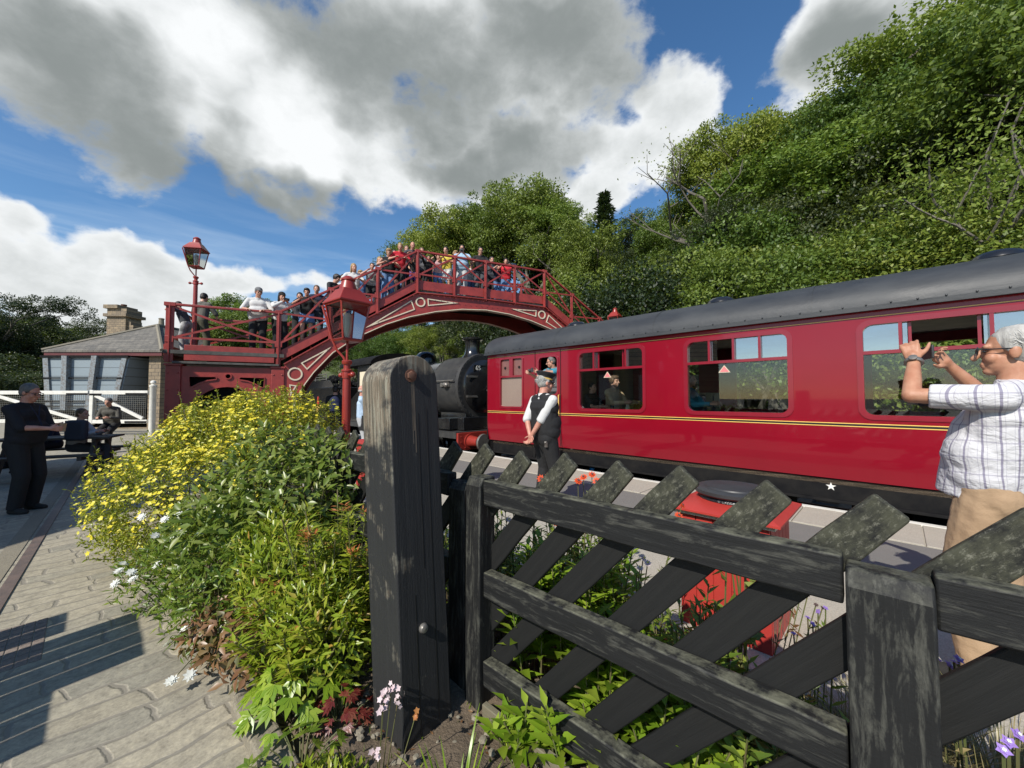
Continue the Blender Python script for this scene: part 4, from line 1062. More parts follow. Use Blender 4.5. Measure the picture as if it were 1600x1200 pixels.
# ------------------------------------------------------------------ red bin housings on the platform
def make_bin(t0, q0, label, group):
    W, Dp, Hh = .50, .54, .70
    root = empty('litter_bin', RW @ V3((t0+W/2, q0+Dp/2, PZ)), RT, label, 'litter bin', group)
    def P(): return MB(T(-W/2, -Dp/2, 0))
    b = P(); n = 5
    for i in range(n):
        g = .006; b.box(i*W/n+g/2, (i+1)*W/n-g/2, 0, .02, 0, Hh); b.box(i*W/n+g/2, (i+1)*W/n-g/2, Dp-.02, Dp, 0, Hh)
        b.box(0, .02, .02+i*(Dp-.04)/n+g/2, .02+(i+1)*(Dp-.04)/n-g/2, 0, Hh); b.box(W-.02, W, .02+i*(Dp-.04)/n+g/2, .02+(i+1)*(Dp-.04)/n-g/2, 0, Hh)
    b.build('boarded_body', MT['binred'], root, angle=0, bevel=.003)
    b = P(); e = .06
    b.box(.01, W-.01, .01, Dp-.01, .02, Hh-.02); b.build('inner_box', MT['binred'], root, angle=0)
    b = P(); b.box(-.03, W+.03, -.03, Dp+.03, Hh-.005, Hh+.022); b.build('cream_rim', MT['cream'], root, angle=0, bevel=.003)
    b = P()
    o = [(-e, -e, Hh+.022), (W+e, -e, Hh+.022), (W+e, Dp+e, Hh+.022), (-e, Dp+e, Hh+.022)]; i2 = [(.06, .06, Hh+.075), (W-.06, .06, Hh+.075), (W-.06, Dp-.06, Hh+.075), (.06, Dp-.06, Hh+.075)]
    b.add(o+i2+[(x, y, z+.012) for x, y, z in o], [(0, 3, 2, 1), (4, 5, 6, 7)]+[(i, (i+1) % 4, 8+(i+1) % 4, 8+i) for i in range(4)]+[(8+i, 8+(i+1) % 4, 4+(i+1) % 4, 4+i) for i in range(4)])
    b.build('sloped_top', MT['binred'], root, angle=20)
    b = P(); pr = []
    M = T(W/2, Dp/2, Hh+.06)
    b.lathe([(.205, 0), (.215, .02), (.20, .05)], M, 30); b.build('bin_bag', MT['bag'], root)
    b = P(); b.lathe([(.225, .045), (.235, .055), (.235, .075), (.21, .088), (.17, .084), (.165, .092), (.06, .098), (.01, .10)], M, 40); b.build('lid', MT['plastic'], root)
    for x, y in ((.1, -.02), (-.08, .05)):
        pass
    return root
make_bin(-1.02, 2.56, 'red boarded litter bin with round black lid standing behind the fence', 'red litter bins')
make_bin(-6.15, 2.62, 'red topped litter bin half hidden behind the big gate post', 'red litter bins')

# ------------------------------------------------------------------ big gate post and paling fence
def make_gatepost():
    root = empty('gate_post', (-.452, 1.845, -.12), FR, 'massive old square gate post with rounded weathered top and rusty bolt', 'gate post')
    root.rotation_euler = Euler((0, R(-2.7), 0)).to_matrix().to_4x4().to_euler() if False else (RY(R(-2.9)) @ RZ(FR)).to_euler()
    h = .127; zt = 1.745+.12; pr = []
    n = 26
    pr = [(-h, -.2), (-h, .5), (-h, 1.0), (-h, 1.4)]
    for k in range(n+1):
        a = math.pi-math.pi*k/n; pr.append((h*math.cos(a), zt-h+h*math.sin(a)))
    pr += [(h, 1.4), (h, 1.0), (h, .5), (h, -.2)]
    b = MB(); b.xprism(pr, -h, h)
    b.build('post', MT['bigpost'], root, angle=35, bevel=.007, seg=3)
    b = MB(); b.lathe([(.020, 0), (.022, .004), (.020, .014), (.012, .017)], T(h, -.018, 1.66+.11) @ RY(R(90)), 6); b.lathe([(.03, -.001), (.03, .003)], T(h, -.018, 1.77) @ RY(R(90)), 14); b.build('rusty_bolt', MT['rust'], root, angle=25)
    b = MB(); b.lathe([(.020, 0), (.022, .006), (.017, .018), (.006, .022)], T(h, -.01, .645) @ RY(R(90)), 12); b.build('bolt', MT['steel'], root)
    b = MB()
    for y, w_, z0 in ((-.012, .010, 1.52), (-.004, .005, 1.42), (-.016, .004, 1.46)): b.box(h-.002, h+.0008, y-w_/2, y+w_/2, z0, 1.745)
    b.build('rust_stain', std('rust_stained_grain', (.13, .10, .07), (.05, .045, .04), 30, .8, stretch=(4, 4, .4)), root, angle=0); b = MB()
    for y, z0, z1 in ((.012, .9, 1.60), (.058, .2, 1.62), (-.04, .15, .8)): b.box(h-.002, h+.0012, y-.0016, y+.0016, z0, z1)
    b.build('crack', MT['blackline'], root, angle=0)
    return root
make_gatepost()

def make_fence():
    D = 1.303
    root = empty('paling_fence', fpt(0, D, 0), FR, 'black timber fence of slanted mossy palings across the foreground', 'fence')
    def beam(name, x0, x1, y0, y1, z0, z1, m, bev=.006, tilt=0):
        b = MB(); L = x1-x0; n = max(2, int(L/.12)); vs = []; fs = []
        for i in range(n+1):
            x = -L/2+L*i/n; j = [random.uniform(-.0022, .0022) for _ in range(8)]
            vs += [(x, (y0-y1)/2+j[0], (z0-z1)/2+j[1]), (x, (y1-y0)/2+j[2], (z0-z1)/2+j[3]), (x, (y1-y0)/2+j[4], (z1-z0)/2+j[5]), (x, (y0-y1)/2+j[6], (z1-z0)/2+j[7])]
        for i in range(n):
            for k in range(4):
                k2 = (k+1) % 4; fs.append((i*4+k, i*4+k2, i*4+4+k2, i*4+4+k))
        fs += [(3, 2, 1, 0), tuple(4*n+k for k in range(4))]
        b.add(vs, fs)
        return b.build(name, MT[m], root, T((x0+x1)/2, (y0+y1)/2, (z0+z1)/2) @ RY(tilt), angle=50, bevel=bev)
    for (z0, z1) in ((1.025, 1.147), (.585, .707), (.165, .285)):
        beam('rail', -1.385, -.052, 0, .06, z0, z1, 'wood')
        beam('rail', .108, 2.2, 0, .06, z0, z1, 'wood')
        beam('rail', -3.0, -1.66, 0.0, .06, z0, z1, 'wood')
        beam('rail', -6.4, -3.13, 0.0, .06, z0, z1, 'wood')
    for x, w, zt, y0, y1 in ((.0295, .153, 1.115, -.035, .06), (-1.44, .105, 1.145, -.02, .085), (-1.59, .13, 1.10, .0, .10), (-3.06, .13, 1.13, -.02, .1), (2.27, .15, 1.12, -.035, .07), (-6.47, .13, 1.12, -.02, .1)):
        b = MB(); c = .02
        b.prism([(-w/2, -.1), (w/2, -.1), (w/2, zt-.03), (w/2-.006, zt), (-w/2+.006, zt), (-w/2, zt-.03)], 0, y1-y0)
        # bevelled head
        b = MB(); pr = [(0, -.1), (y1-y0, -.1), (y1-y0, zt+.012), (c*1.2, zt+.012), (0, zt-.028)]
        b.xprism(pr, -w/2, w/2)
        b.build('post', MT['woodpost'], root, T(x, y0, 0), angle=30, bevel=.006, seg=2)
    ang = R(49)
    for k in range(-6, 25):
        xt = .045-.243*k+random.uniform(-.012, .012)                 # tip
        zt = 1.285+random.uniform(-.012, .012); zbt = .10+random.uniform(-.03, .03)
        L = (zt-zbt)/math.sin(ang); an = ang+random.uniform(-.02, .02)
        w = .098; th = .024
        cx = xt-L/2*math.cos(an); cz = zt-L/2*math.sin(an)
        b = MB(); h = L/2
        n = 10; j = lambda: random.uniform(-.0015, .0015)
        top = [(-h+2*h*i/n, w/2+j()) for i in range(n)]+[(h-.004, w/2-.006)]; bot = [(-h+2*h*i/n, -w/2+j()) for i in range(n)]+[(h-.004, -w/2+.006)]
        b.prism(top+[(h, w/2-.012), (h, -w/2+.012)]+bot[::-1], -th/2, th/2)
        b.build('paling', MT['plank'], root, T(cx, .062+th/2, cz) @ RY(-an), angle=30, bevel=.005)
    b = MB()
    beam('gravel_board', -1.36, -.05, -.03, .0, .0, .115, 'board', .004)
    return root
make_fence()
# tall close-boarded fence behind the viewer: it throws the barred shadow on the path
def make_back_fence():
    root = empty('boarded_fence', fpt(-3.4, -1.45, 0), FR, 'close boarded fence at the left edge, seen only by its barred shadow on the path', 'fence')
    def grp(x0, x1, h):
        x = x0
        while x < x1-.02:
            b = MB(); b.box(x, x+.165, 0, .022, .02, h+random.uniform(-.006, .006)); b.build('board', MT['wood'], root, bevel=.003); x += .173
    t0 = 3.4
    grp(-4.10+t0, -3.74+t0, 1.19); grp(-3.70+t0, -3.10+t0, 1.49); grp(-3.08+t0, -2.56+t0, 1.17)
    b = MB()
    for z in (.25, .75): b.box(-.7, .84, .024, .07, z, z+.09)
    b.build('rail', MT['wood'], root)
make_back_fence()

# ------------------------------------------------------------------ left background
def make_house():
    root = empty('stone_building', (-20.5, 19.5, 0), 0, 'stone building with hipped slate roof behind the grey wagon', 'building')
    root2 = root
    def P(): return MB(T(20.5, -19.5, 0))
    b = P(); ze, zr = 3.95, 5.75
    x0, x1, y0, y1 = -23.15, -17.85, 19.5, 28
    vs, fs = plate([(x0, -.2), (x1, -.2), (x1, ze), (x0, ze)], [[(-23.1, .05), (-18.45, .05), (-18.45, 3.7), (-23.1, 3.7)]], y0, y0+.4)
    b.add(vs, fs); b.box(x0, x0+.04, y0+.4, y1, -.2, ze); b.box(x1-.4, x1, y0+.4, y1, -.2, ze); b.box(x0+.4, x1-.4, y1-.4, y1, -.2, ze); b.build('wall', MT['stone'], root, angle=0)
    b = P(); e = .35; ap = ((x0+x1)/2, y0+2.6, zr)
    o = [(x0-e, y0-e, ze), (x1+e, y0-e, ze), (x1+e, y1+e, ze), (x0-e, y1+e, ze)]; a2 = (ap[0], y1-2.6, zr)
    vs = o+[ap, a2]+[(x, y, z-.1) for x, y, z in o]
    b.add(vs, [(0, 1, 4), (1, 2, 5, 4), (2, 3, 5), (3, 0, 4, 5), (0, 6, 7, 1), (1, 7, 8, 2), (2, 8, 9, 3), (3, 9, 6, 0), (6, 9, 8, 7)])
    r = b.build('roof', MT['slate'], root, angle=0)
    b = P()
    for q in (0, 1): b.tube([o[q], ap], .09, 6)
    b.tube([ap, a2], .1, 6); b.build('hip_ridge', MT['kerb'], r)
    b = P(); b.box(x0-e+.05, x1+e-.05, y0-e+.05, y0-e+.12, ze-.28, ze-.10); b.build('fascia', std('dark_red_fascia', (.12, .02, .02), None, 4, .5), root)
    root = empty('station_house', (-22.5, 33, 0), 0, 'stone house with tall stepped chimney stack rising behind the hipped roof', 'house')
    def P(): return MB(T(22.5, -33, 0))
    b = P(); b.prism([(-31, -.2), (-20.8, -.2), (-20.8, 6.4), (-25.9, 6.4), (-31, 6.0)], 33, 41); b.build('wall', MT['stone'], root, angle=0)
    b = P(); b.add([(-32, 32.5, 5.9), (-20.5, 32.5, 5.9), (-20.5, 37, 7.6), (-32, 37, 7.6), (-20.5, 41.5, 5.9), (-32, 41.5, 5.9)], [(0, 1, 2, 3), (3, 2, 4, 5)]); b.build('roof', MT['slate'], root, angle=0)
    b = P(); cx = ray(190, 500); X = cx.x/cx.y*33
    b.box(X-.85, X+.75, 32.6, 34, 4.5, 8.5); b.box(X-1.0, X+.95, 32.4, 34.2, 8.5, 8.75); b.box(X-.85, X+.8, 32.6, 34, 8.75, 9.2); b.box(X-1.0, X+.2, 32.4, 34.2, 9.2, 9.5)
    for k in range(6): b.box(X+.75, X+2.1-k*.22, 32.8, 33.8, 5.8+k*.4, 6.2+k*.4)
    b.build('chimney_stack', MT['stone'], root, angle=0)
    b = P(); b.lathe([(.2, 9.4), (.17, 9.9), (.2, 9.95), (.2, 10.05), (.15, 10.06)], T(X-.15, 33.3, -.35), 14); b.build('chimney_pot', MT['rust'], root)
    b = P(); X2 = ray(244, 500); X2 = X2.x/X2.y*33
    b.box(X2-.45, X2+.45, 33, 34, 5.5, 7.6); b.box(X2-.55, X2+.55, 32.9, 34.1, 7.6, 7.8); b.lathe([(.22, 7.8), (.18, 8.4), (.22, 8.5), (.15, 8.55)], T(X2, 33.5, 0), 12); b.build('chimney_stack', MT['kerb'], root, angle=20)
make_house()
def make_wagon():
    root = empty('hopper_wagon', (-21, 20, 0), 0, 'grey planked hopper wagon with iron ribs and tapering sides at the stone building', 'wagon')
    def P(): return MB(T(21, -20, 0))
    a = ray(67, 557); c = ray(203, 557); X0, X1 = a.x/a.y*19.2, c.x/c.y*19.2
    zt, zb = 3.62, .95
    i0, i1 = .30, .55
    b = P(); b.prism([(X0, zt), (X1, zt), (X1-i1, zb), (X0+i0, zb)], 19.2, 21.8); b.build('body', MT['wagon'], root, angle=0)
    b = P()
    for f in (.045, .30, .64, .955):
        xt = X0+(X1-X0)*f; xb = X0+i0+(X1-i1-X0-i0)*f; w = .13
        b.prism([(xt-w, zt+.03), (xt+w, zt+.03), (xb+w, zb), (xb-w, zb)], 18.98 if .1 < f < .9 else 19.12, 19.2)
    b.build('rib', MT['wagoniron'], root)
    b = P()
    for z in (1.4, 2.55, 1.15): b.tube([(X0+.15, 19.1, z), (X1-.3, 19.1, z)], .035)
    b.prism([(X0-.02, zt-.05), (X1+.02, zt-.05), (X1+.02, zt+.06), (X0-.02, zt+.06)], 19.08, 19.2)
    b.build('tie_rod', MT['iron'], root)
    b = P(); b.box(X0+.2, X1-.3, 19.5, 21.5, .6, .95); b.build('underframe', MT['iron'], root)
    for x in (X0+1.0, X1-1.2):
        b = P(); b.lathe([(.46, 0), (.44, .1), (.3, .1), (.1, .12)], T(x, 19.6, .47) @ RX(R(90)), 24); b.build('wheel', MT['iron'], root)
make_wagon()
def make_gate(X0, X1, Y, label, flip):
    root = empty('crossing_gate', ((X0+X1)/2, Y, 0), 0, label, 'gate', 'white crossing gates')
    def P(): return MB(T(-(X0+X1)/2, -Y, 0))
    zb, zt = .50, 1.86
    b = P(); h = .055
    b.box(X0, X1, Y-h, Y+h, zt-.16, zt); b.box(X0, X1, Y-h, Y+h, zb, zb+.15); b.box(X0, X0+.15, Y-h-.01, Y+h+.01, zb-.05, zt+.02)
    p, q = ((X0+.2, zt-.2), (X1-.2, zb+.2)) if not flip else ((X0+.2, zt-.15), (X1-.3, zb+.1))
    ribbon(b, [p, q], Y-h+.01, Y+h-.01, .13); b.build('gate_frame', MT['white'], root, bevel=.01)
    b = P(); b.box(X0-.0, X0+.5, Y-h-.012, Y-h-.001, zt-.2, zt-.12) if not flip else None
    b.box(X1-.9, X1, Y-h-.012, Y-h-.001, zt-.18, zt-.10); b.box(X1-.9, X1, Y-h-.012, Y-h-.001, zb+.02, zb+.1); b.build('iron_strap', MT['iron'], root, angle=0)
    b = P(); n = int((X1-X0)/.085)
    for i in range(1, n): b.box(X0+i*.085-.004, X0+i*.085+.004, Y-.004, Y+.004, zb+.15, zt-.16)
    for i in range(1, 13): b.box(X0+.1, X1-.1, Y-.009, Y-.003, zb+.15+i*.08-.004, zb+.15+i*.08+.004)
    b.build('wire_mesh', MT['steel'], root, angle=0)
def xat(x, Y): r = ray(x, 620); return r.x/r.y*Y
make_gate(xat(142, 16), xat(232, 16), 16, 'white mesh crossing gate leaf with diagonal brace, nearest the footbridge', False)
make_gate(xat(-20, 16.3), xat(139, 16.3), 16.3, 'shaded left white crossing gate leaf behind the people at the picnic table', True)
b = MB(); b.lathe([(.11, -.1), (.11, 2.0), (.125, 2.02), (.125, 2.08), (.05, 2.12), (.10, 2.19), (.08, 2.26), (.02, 2.29)], n=16)
o = b.build('gate_post', MT['white'], None, T(xat(239, 16), 16, 0)); tag(o, 'white gate post with ball finial at the right end of the crossing gates', 'gate post')
def make_picnic():
    x = xat(98, 7.9); rz = R(28)
    root = empty('picnic_table', (x, 7.9, 0), rz, 'dark timber picnic table with fixed benches in the shade', 'picnic table')
    m = std('dark_stained_timber', (.055, .045, .035), (.09, .075, .06), 6, .7, .3, 30, stretch=(.3, 3, 3))
    b = MB()
    for i in range(5): b.box(-.85, .85, -.38+i*.152, -.24+i*.152, .72, .76)
    b.build('tabletop', m, root, bevel=.004)
    for s in (-1, 1):
        b = MB(); b.box(-.85, .85, s*.78-.13, s*.78+.13, .42, .46); b.build('bench_seat', m, root, bevel=.004)
    for sx in (-.6, .6):
        b = MB(); b.box(sx-.03, sx+.03, -.9, .9, .35, .42); b.box(sx-.03, sx+.03, -.35, .35, .66, .72)
        ribM = T(sx, 0, 0) @ RZ(R(90))
        for s in (-1, 1):
            q = MB(ribM); ribbon(q, [(s*.62, 0), (s*.25, .7)], -.03, .03, .09); b.v, bf = b.v, len(b.v); b.v += q.v; b.f += [[i+bf for i in f] for f in q.f]; b.fm += q.fm
        b.build('trestle', m, root, bevel=.004)
    return root
make_picnic()
# the station building whose shade covers the left of the yard
def make_station():
    root = empty('station_building', (-11, 3, 0), 0, 'stone station building at the far left edge, shading the yard', 'building')
    def P(): return MB(T(11, -3, 0))
    b = P(); b.box(-14, -8.2, -.15, 5.8, -.1, 4.3); b.build('wall', MT['stone'], root, angle=0)
    b = P(); b.prism([(-14.3, 4.3), (-8.05, 4.3), (-11.1, 6.6)], -.4, 5.8); b.build('roof', MT['slate'], root, angle=0)
    b = P()
    for y in (.8, 2.6, 4.4): b.box(-8.22, -8.16, y, y+.9, 1.0, 2.6)
    b.build('window', MT['white'], root, angle=0)
make_station()
b = MB(); b.box(0, 16, 0, .08, .1, 1.0)
for i in range(60): b.box(i*.265, i*.265+.09, -.02, .0, .05, 1.15)
o = b.build('picket_fence', MT['white'], None, Matrix.Translation(RW @ V3((-26, 14.6, .1))) @ RZ(RT), angle=0); tag(o, 'white fence at the back of the far platform behind the locomotive', 'fence')
b = MB(); b.box(-.45, .45, -.02, .02, 0, .34); b.box(-.40, -.36, -.02, .02, -1.6, 0); b.box(.36, .40, -.02, .02, -1.6, 0)
o = b.build('platform_sign', MT['rust'], None, Matrix.Translation(RW @ V3((-12.2, 13.9, 2.2))) @ RZ(RT), bevel=.01); tag(o, 'small brown sign board seen under the left of the footbridge arch', 'sign')
# ------------------------------------------------------------------ people
def unit(a): return a/np.maximum(np.linalg.norm(a, axis=1, keepdims=True), 1e-9)
def rdir(n): return unit(rng.normal(size=(n, 3)))
class Leaves:
    def __init__(s): s.V = []; s.F = []; s.n = 0
    def add(s, P, D, N, L, W, fold=.25, droop=.12):
        P = np.asarray(P, float); n = len(P)
        if n == 0: return s
        L = np.broadcast_to(np.asarray(L, float), (n,))[:, None]; W = np.broadcast_to(np.asarray(W, float), (n,))[:, None]
        D = unit(D); S = unit(np.cross(D, N)); Nn = np.cross(S, D)
        v = np.stack([P, P+D*L*.42+S*W*.5, P+D*L*.5-Nn*W*fold, P+D*L*.42-S*W*.5, P+D*L-Nn*L*droop], axis=1)
        f = np.array([[0, 2, 1], [1, 2, 4], [0, 3, 2], [2, 3, 4]])
        F = (np.arange(n)*5)[:, None, None]+f[None]+s.n
        s.V.append(v.reshape(-1, 3)); s.F.append(F.reshape(-1, 3)); s.n += 5*n; return s
    def disc(s, P, N, r, k=6, cup=.2):
        """small flower: fan of k petals"""
        P = np.asarray(P, float); n = len(P); N = unit(N); r = np.broadcast_to(np.asarray(r, float), (n,))[:, None]
        A = unit(np.cross(N, rdir(n))); B = np.cross(N, A); vs = [P]
        for i in range(2*k):
            t = math.pi*i/k; rr = r*(1. if i % 2 == 0 else .62); vs.append(P+(A*math.cos(t)+B*math.sin(t))*rr+N*r*cup*(1 if i % 2 == 0 else .6))
        v = np.stack(vs, axis=1); m = 2*k+1
        f = np.array([[0, 1+i, 1+(i+1) % (2*k)] for i in range(2*k)])
        F = (np.arange(n)*m)[:, None, None]+f[None]+s.n
        s.V.append(v.reshape(-1, 3)); s.F.append(F.reshape(-1, 3)); s.n += m*n; return s
    def quads(s, P, D, N, L, W):
        P = np.asarray(P, float); n = len(P); L = np.broadcast_to(np.asarray(L, float), (n,))[:, None]; W = np.broadcast_to(np.asarray(W, float), (n,))[:, None]
        D = unit(D); S = unit(np.cross(D, N)); Nn = np.cross(S, D)
        v = np.stack([P, P+D*L*.45+S*W*.5-Nn*W*.12, P+D*L, P+D*L*.45-S*W*.5-Nn*W*.12], axis=1)
        F = (np.arange(n)*4)[:, None, None]+np.array([[[0, 1, 2, 3]]])+s.n
        s.V.append(v.reshape(-1, 3)); s.F.append(F.reshape(-1, 4)); s.n += 4*n; return s
    def mesh(s, name, mat, smooth=False): return npmesh(name, np.concatenate(s.V), np.concatenate(s.F), mat, smooth)
    def build(s, name, mat, parent=None): return mobj(name, s.mesh(name, mat), parent)

SKIN = {}
def skinmat(n, c):
    m = std('skin_'+n, c, (c[0]*.82, c[1]*.68, c[2]*.62), 16, .52, .16, 150); b = m.node_tree.nodes['Principled BSDF']
    b.inputs['Subsurface Weight'].default_value = 0.0
    return m
SKIN['fair'] = skinmat('fair', (.55, .31, .22)); SKIN['tan'] = skinmat('tanned', (.46, .24, .15)); SKIN['pink'] = skinmat('ruddy', (.52, .26, .19))
CL = {}
def cloth(n, c, c2=None):
    if n not in CL:
        m = std(n+'_cloth', c, c2 or tuple(x*.8 for x in c), 3, .85, .5, 11, bd=.02); CL[n] = m
    return CL[n]
def hairmat(n, c):
    if n not in CL: CL[n] = std(n+'_hair', c, tuple(x*.5 for x in c), 18, .55, .7, 60, stretch=(1, 1, .25), bd=.01)
    return CL[n]
HB = hairmat('dark_brown', (.022, .014, .010)); HBL = hairmat('blonde', (.42, .27, .11)); HG = hairmat('silver_grey', (.52, .50, .46)); HMG = hairmat('dark_grey', (.15, .14, .13)); HBR = hairmat('light_brown', (.14, .08, .04))

CL['strand'] = leafmat('grey_hair_strands', [(0, (.22, .21, .20)), (.5, (.45, .44, .41)), (1, (.62, .61, .58))], .1, .5)
class Prims:
    """closed pieces that a voxel remesh fuses into one smooth skin"""
    def __init__(s): s.b = MB()
    def cap(s, p0, r0, p1, r1=None, n=12):
        r1 = r0 if r1 is None else r1
        p0 = V3(p0); p1 = V3(p1); d = p1-p0; L = d.length
        if L < 1e-5: s.b.ball(tuple(p0), r0, nu=n, nv=7); return s
        q = d.to_track_quat('Z', 'Y').to_matrix().to_4x4(); pr = []
        for k in range(0, 5): a = -math.pi/2+math.pi/2*k/4; pr.append((max(r0*math.cos(a), .0005), r0*math.sin(a)))
        for k in range(0, 5): a = math.pi/2*k/4; pr.append((max(r1*math.cos(a), .0005), L+r1*math.sin(a)))
        s.b.lathe(pr, Matrix.Translation(p0) @ q, n); return s
    def cone(s, p0, r0, p1, r1, n=14): s.b.cyl(p0, p1, r0, r1, n); return s
    def ell(s, c, r, M=None): s.b.ball(tuple(c), r, M, 16, 11); return s
    def build(s, name, mat, parent, voxel, smooth=4, M=None, disp=None):
        me = bpy.data.meshes.new(name); me.from_pydata([tuple(v) for v in s.b.v], [], s.b.f); me.materials.append(mat)
        import bmesh
        bm = bmesh.new(); bm.from_mesh(me); bmesh.ops.recalc_face_normals(bm, faces=bm.faces); bm.to_mesh(me); bm.free()
        o = bpy.data.objects.new(name, me); COL.objects.link(o)
        if parent is not None: o.parent = parent
        if M is not None: o.matrix_local = M
        r = o.modifiers.new('skin', 'REMESH'); r.mode = 'VOXEL'; r.voxel_size = voxel; r.use_smooth_shade = True
        if disp:
            tx = bpy.data.textures.new(name+'_folds', 'CLOUDS'); tx.noise_scale = disp[1]; tx.noise_depth = 3
            d = o.modifiers.new('folds', 'DISPLACE'); d.texture = tx; d.strength = disp[0]; d.mid_level = .5; d.texture_coords = 'LOCAL'
        if smooth: sm = o.modifiers.new('soften', 'SMOOTH'); sm.factor = .5; sm.iterations = smooth
        return o

def ik(a, b, l1, l2, pole):
    d = b-a; L = d.length
    if L > l1+l2-.002: b = a+d.normalized()*(l1+l2-.002); d = b-a; L = d.length
    x = (l1*l1-l2*l2+L*L)/(2*L); h = math.sqrt(max(l1*l1-x*x, 0)); u = d.normalized()
    p = pole-u*pole.dot(u)
    if p.length < 1e-4: p = V3((0, 0, -1))-u*u.z*-1
    return a+u*x+p.normalized()*h, b

def hand(P, w, d, nrm, side, curl=25, size=1.0, thumb=1, spread=6, rf=.0085):
    """w wrist, d towards the fingertips, nrm palm normal, side = direction of the thumb edge"""
    d = d.normalized(); nrm = (nrm-d*nrm.dot(d)).normalized(); sd = d.cross(nrm)
    if sd.dot(side) < 0: sd = -sd
    k = size
    P.cap(w, .026*k, w+d*.03*k, .026*k)
    for i, off in enumerate((.030, .010, -.010, -.029)):
        P.cap(w+d*.015*k+sd*off*.55*k, .017*k, w+d*.088*k+sd*off*k, .0125*k, 8)
    for i, (off, L) in enumerate(((.032, .068), (.011, .077), (-.011, .072), (-.031, .056))):
        p = w+d*.092*k+sd*off*k; a = R(curl+4*i); f = d*math.cos(R(6))+sd*math.sin(R(spread*(1.5-i)/1.5*.9)); f.normalize()
        for seg, (fr, r0, r1) in enumerate(((.44, 1.05, .98), (.31, .98, .9), (.25, .9, .72))):
            f = (Matrix.Rotation(a, 3, f.cross(nrm).normalized()) @ f).normalized(); q = p+f*L*fr*k
            P.cap(p, rf*r0*k, q, rf*r1*k, 8); p = q; a = R(curl*.9)
    p = w+d*.022*k+sd*.022*k; f = (d*.62+sd*.7+nrm*.25).normalized()
    if thumb:
        q = p+f*.045*k; P.cap(p, .015*k, q, .0115*k, 8); f = (f*.8+d*.5+nrm*.25*thumb).normalized(); q2 = q+f*.032*k; P.cap(q, .0115*k, q2, .010*k, 8); f = (f+d*.4).normalized(); P.cap(q2, .010*k, q2+f*.026*k, .0075*k, 8)

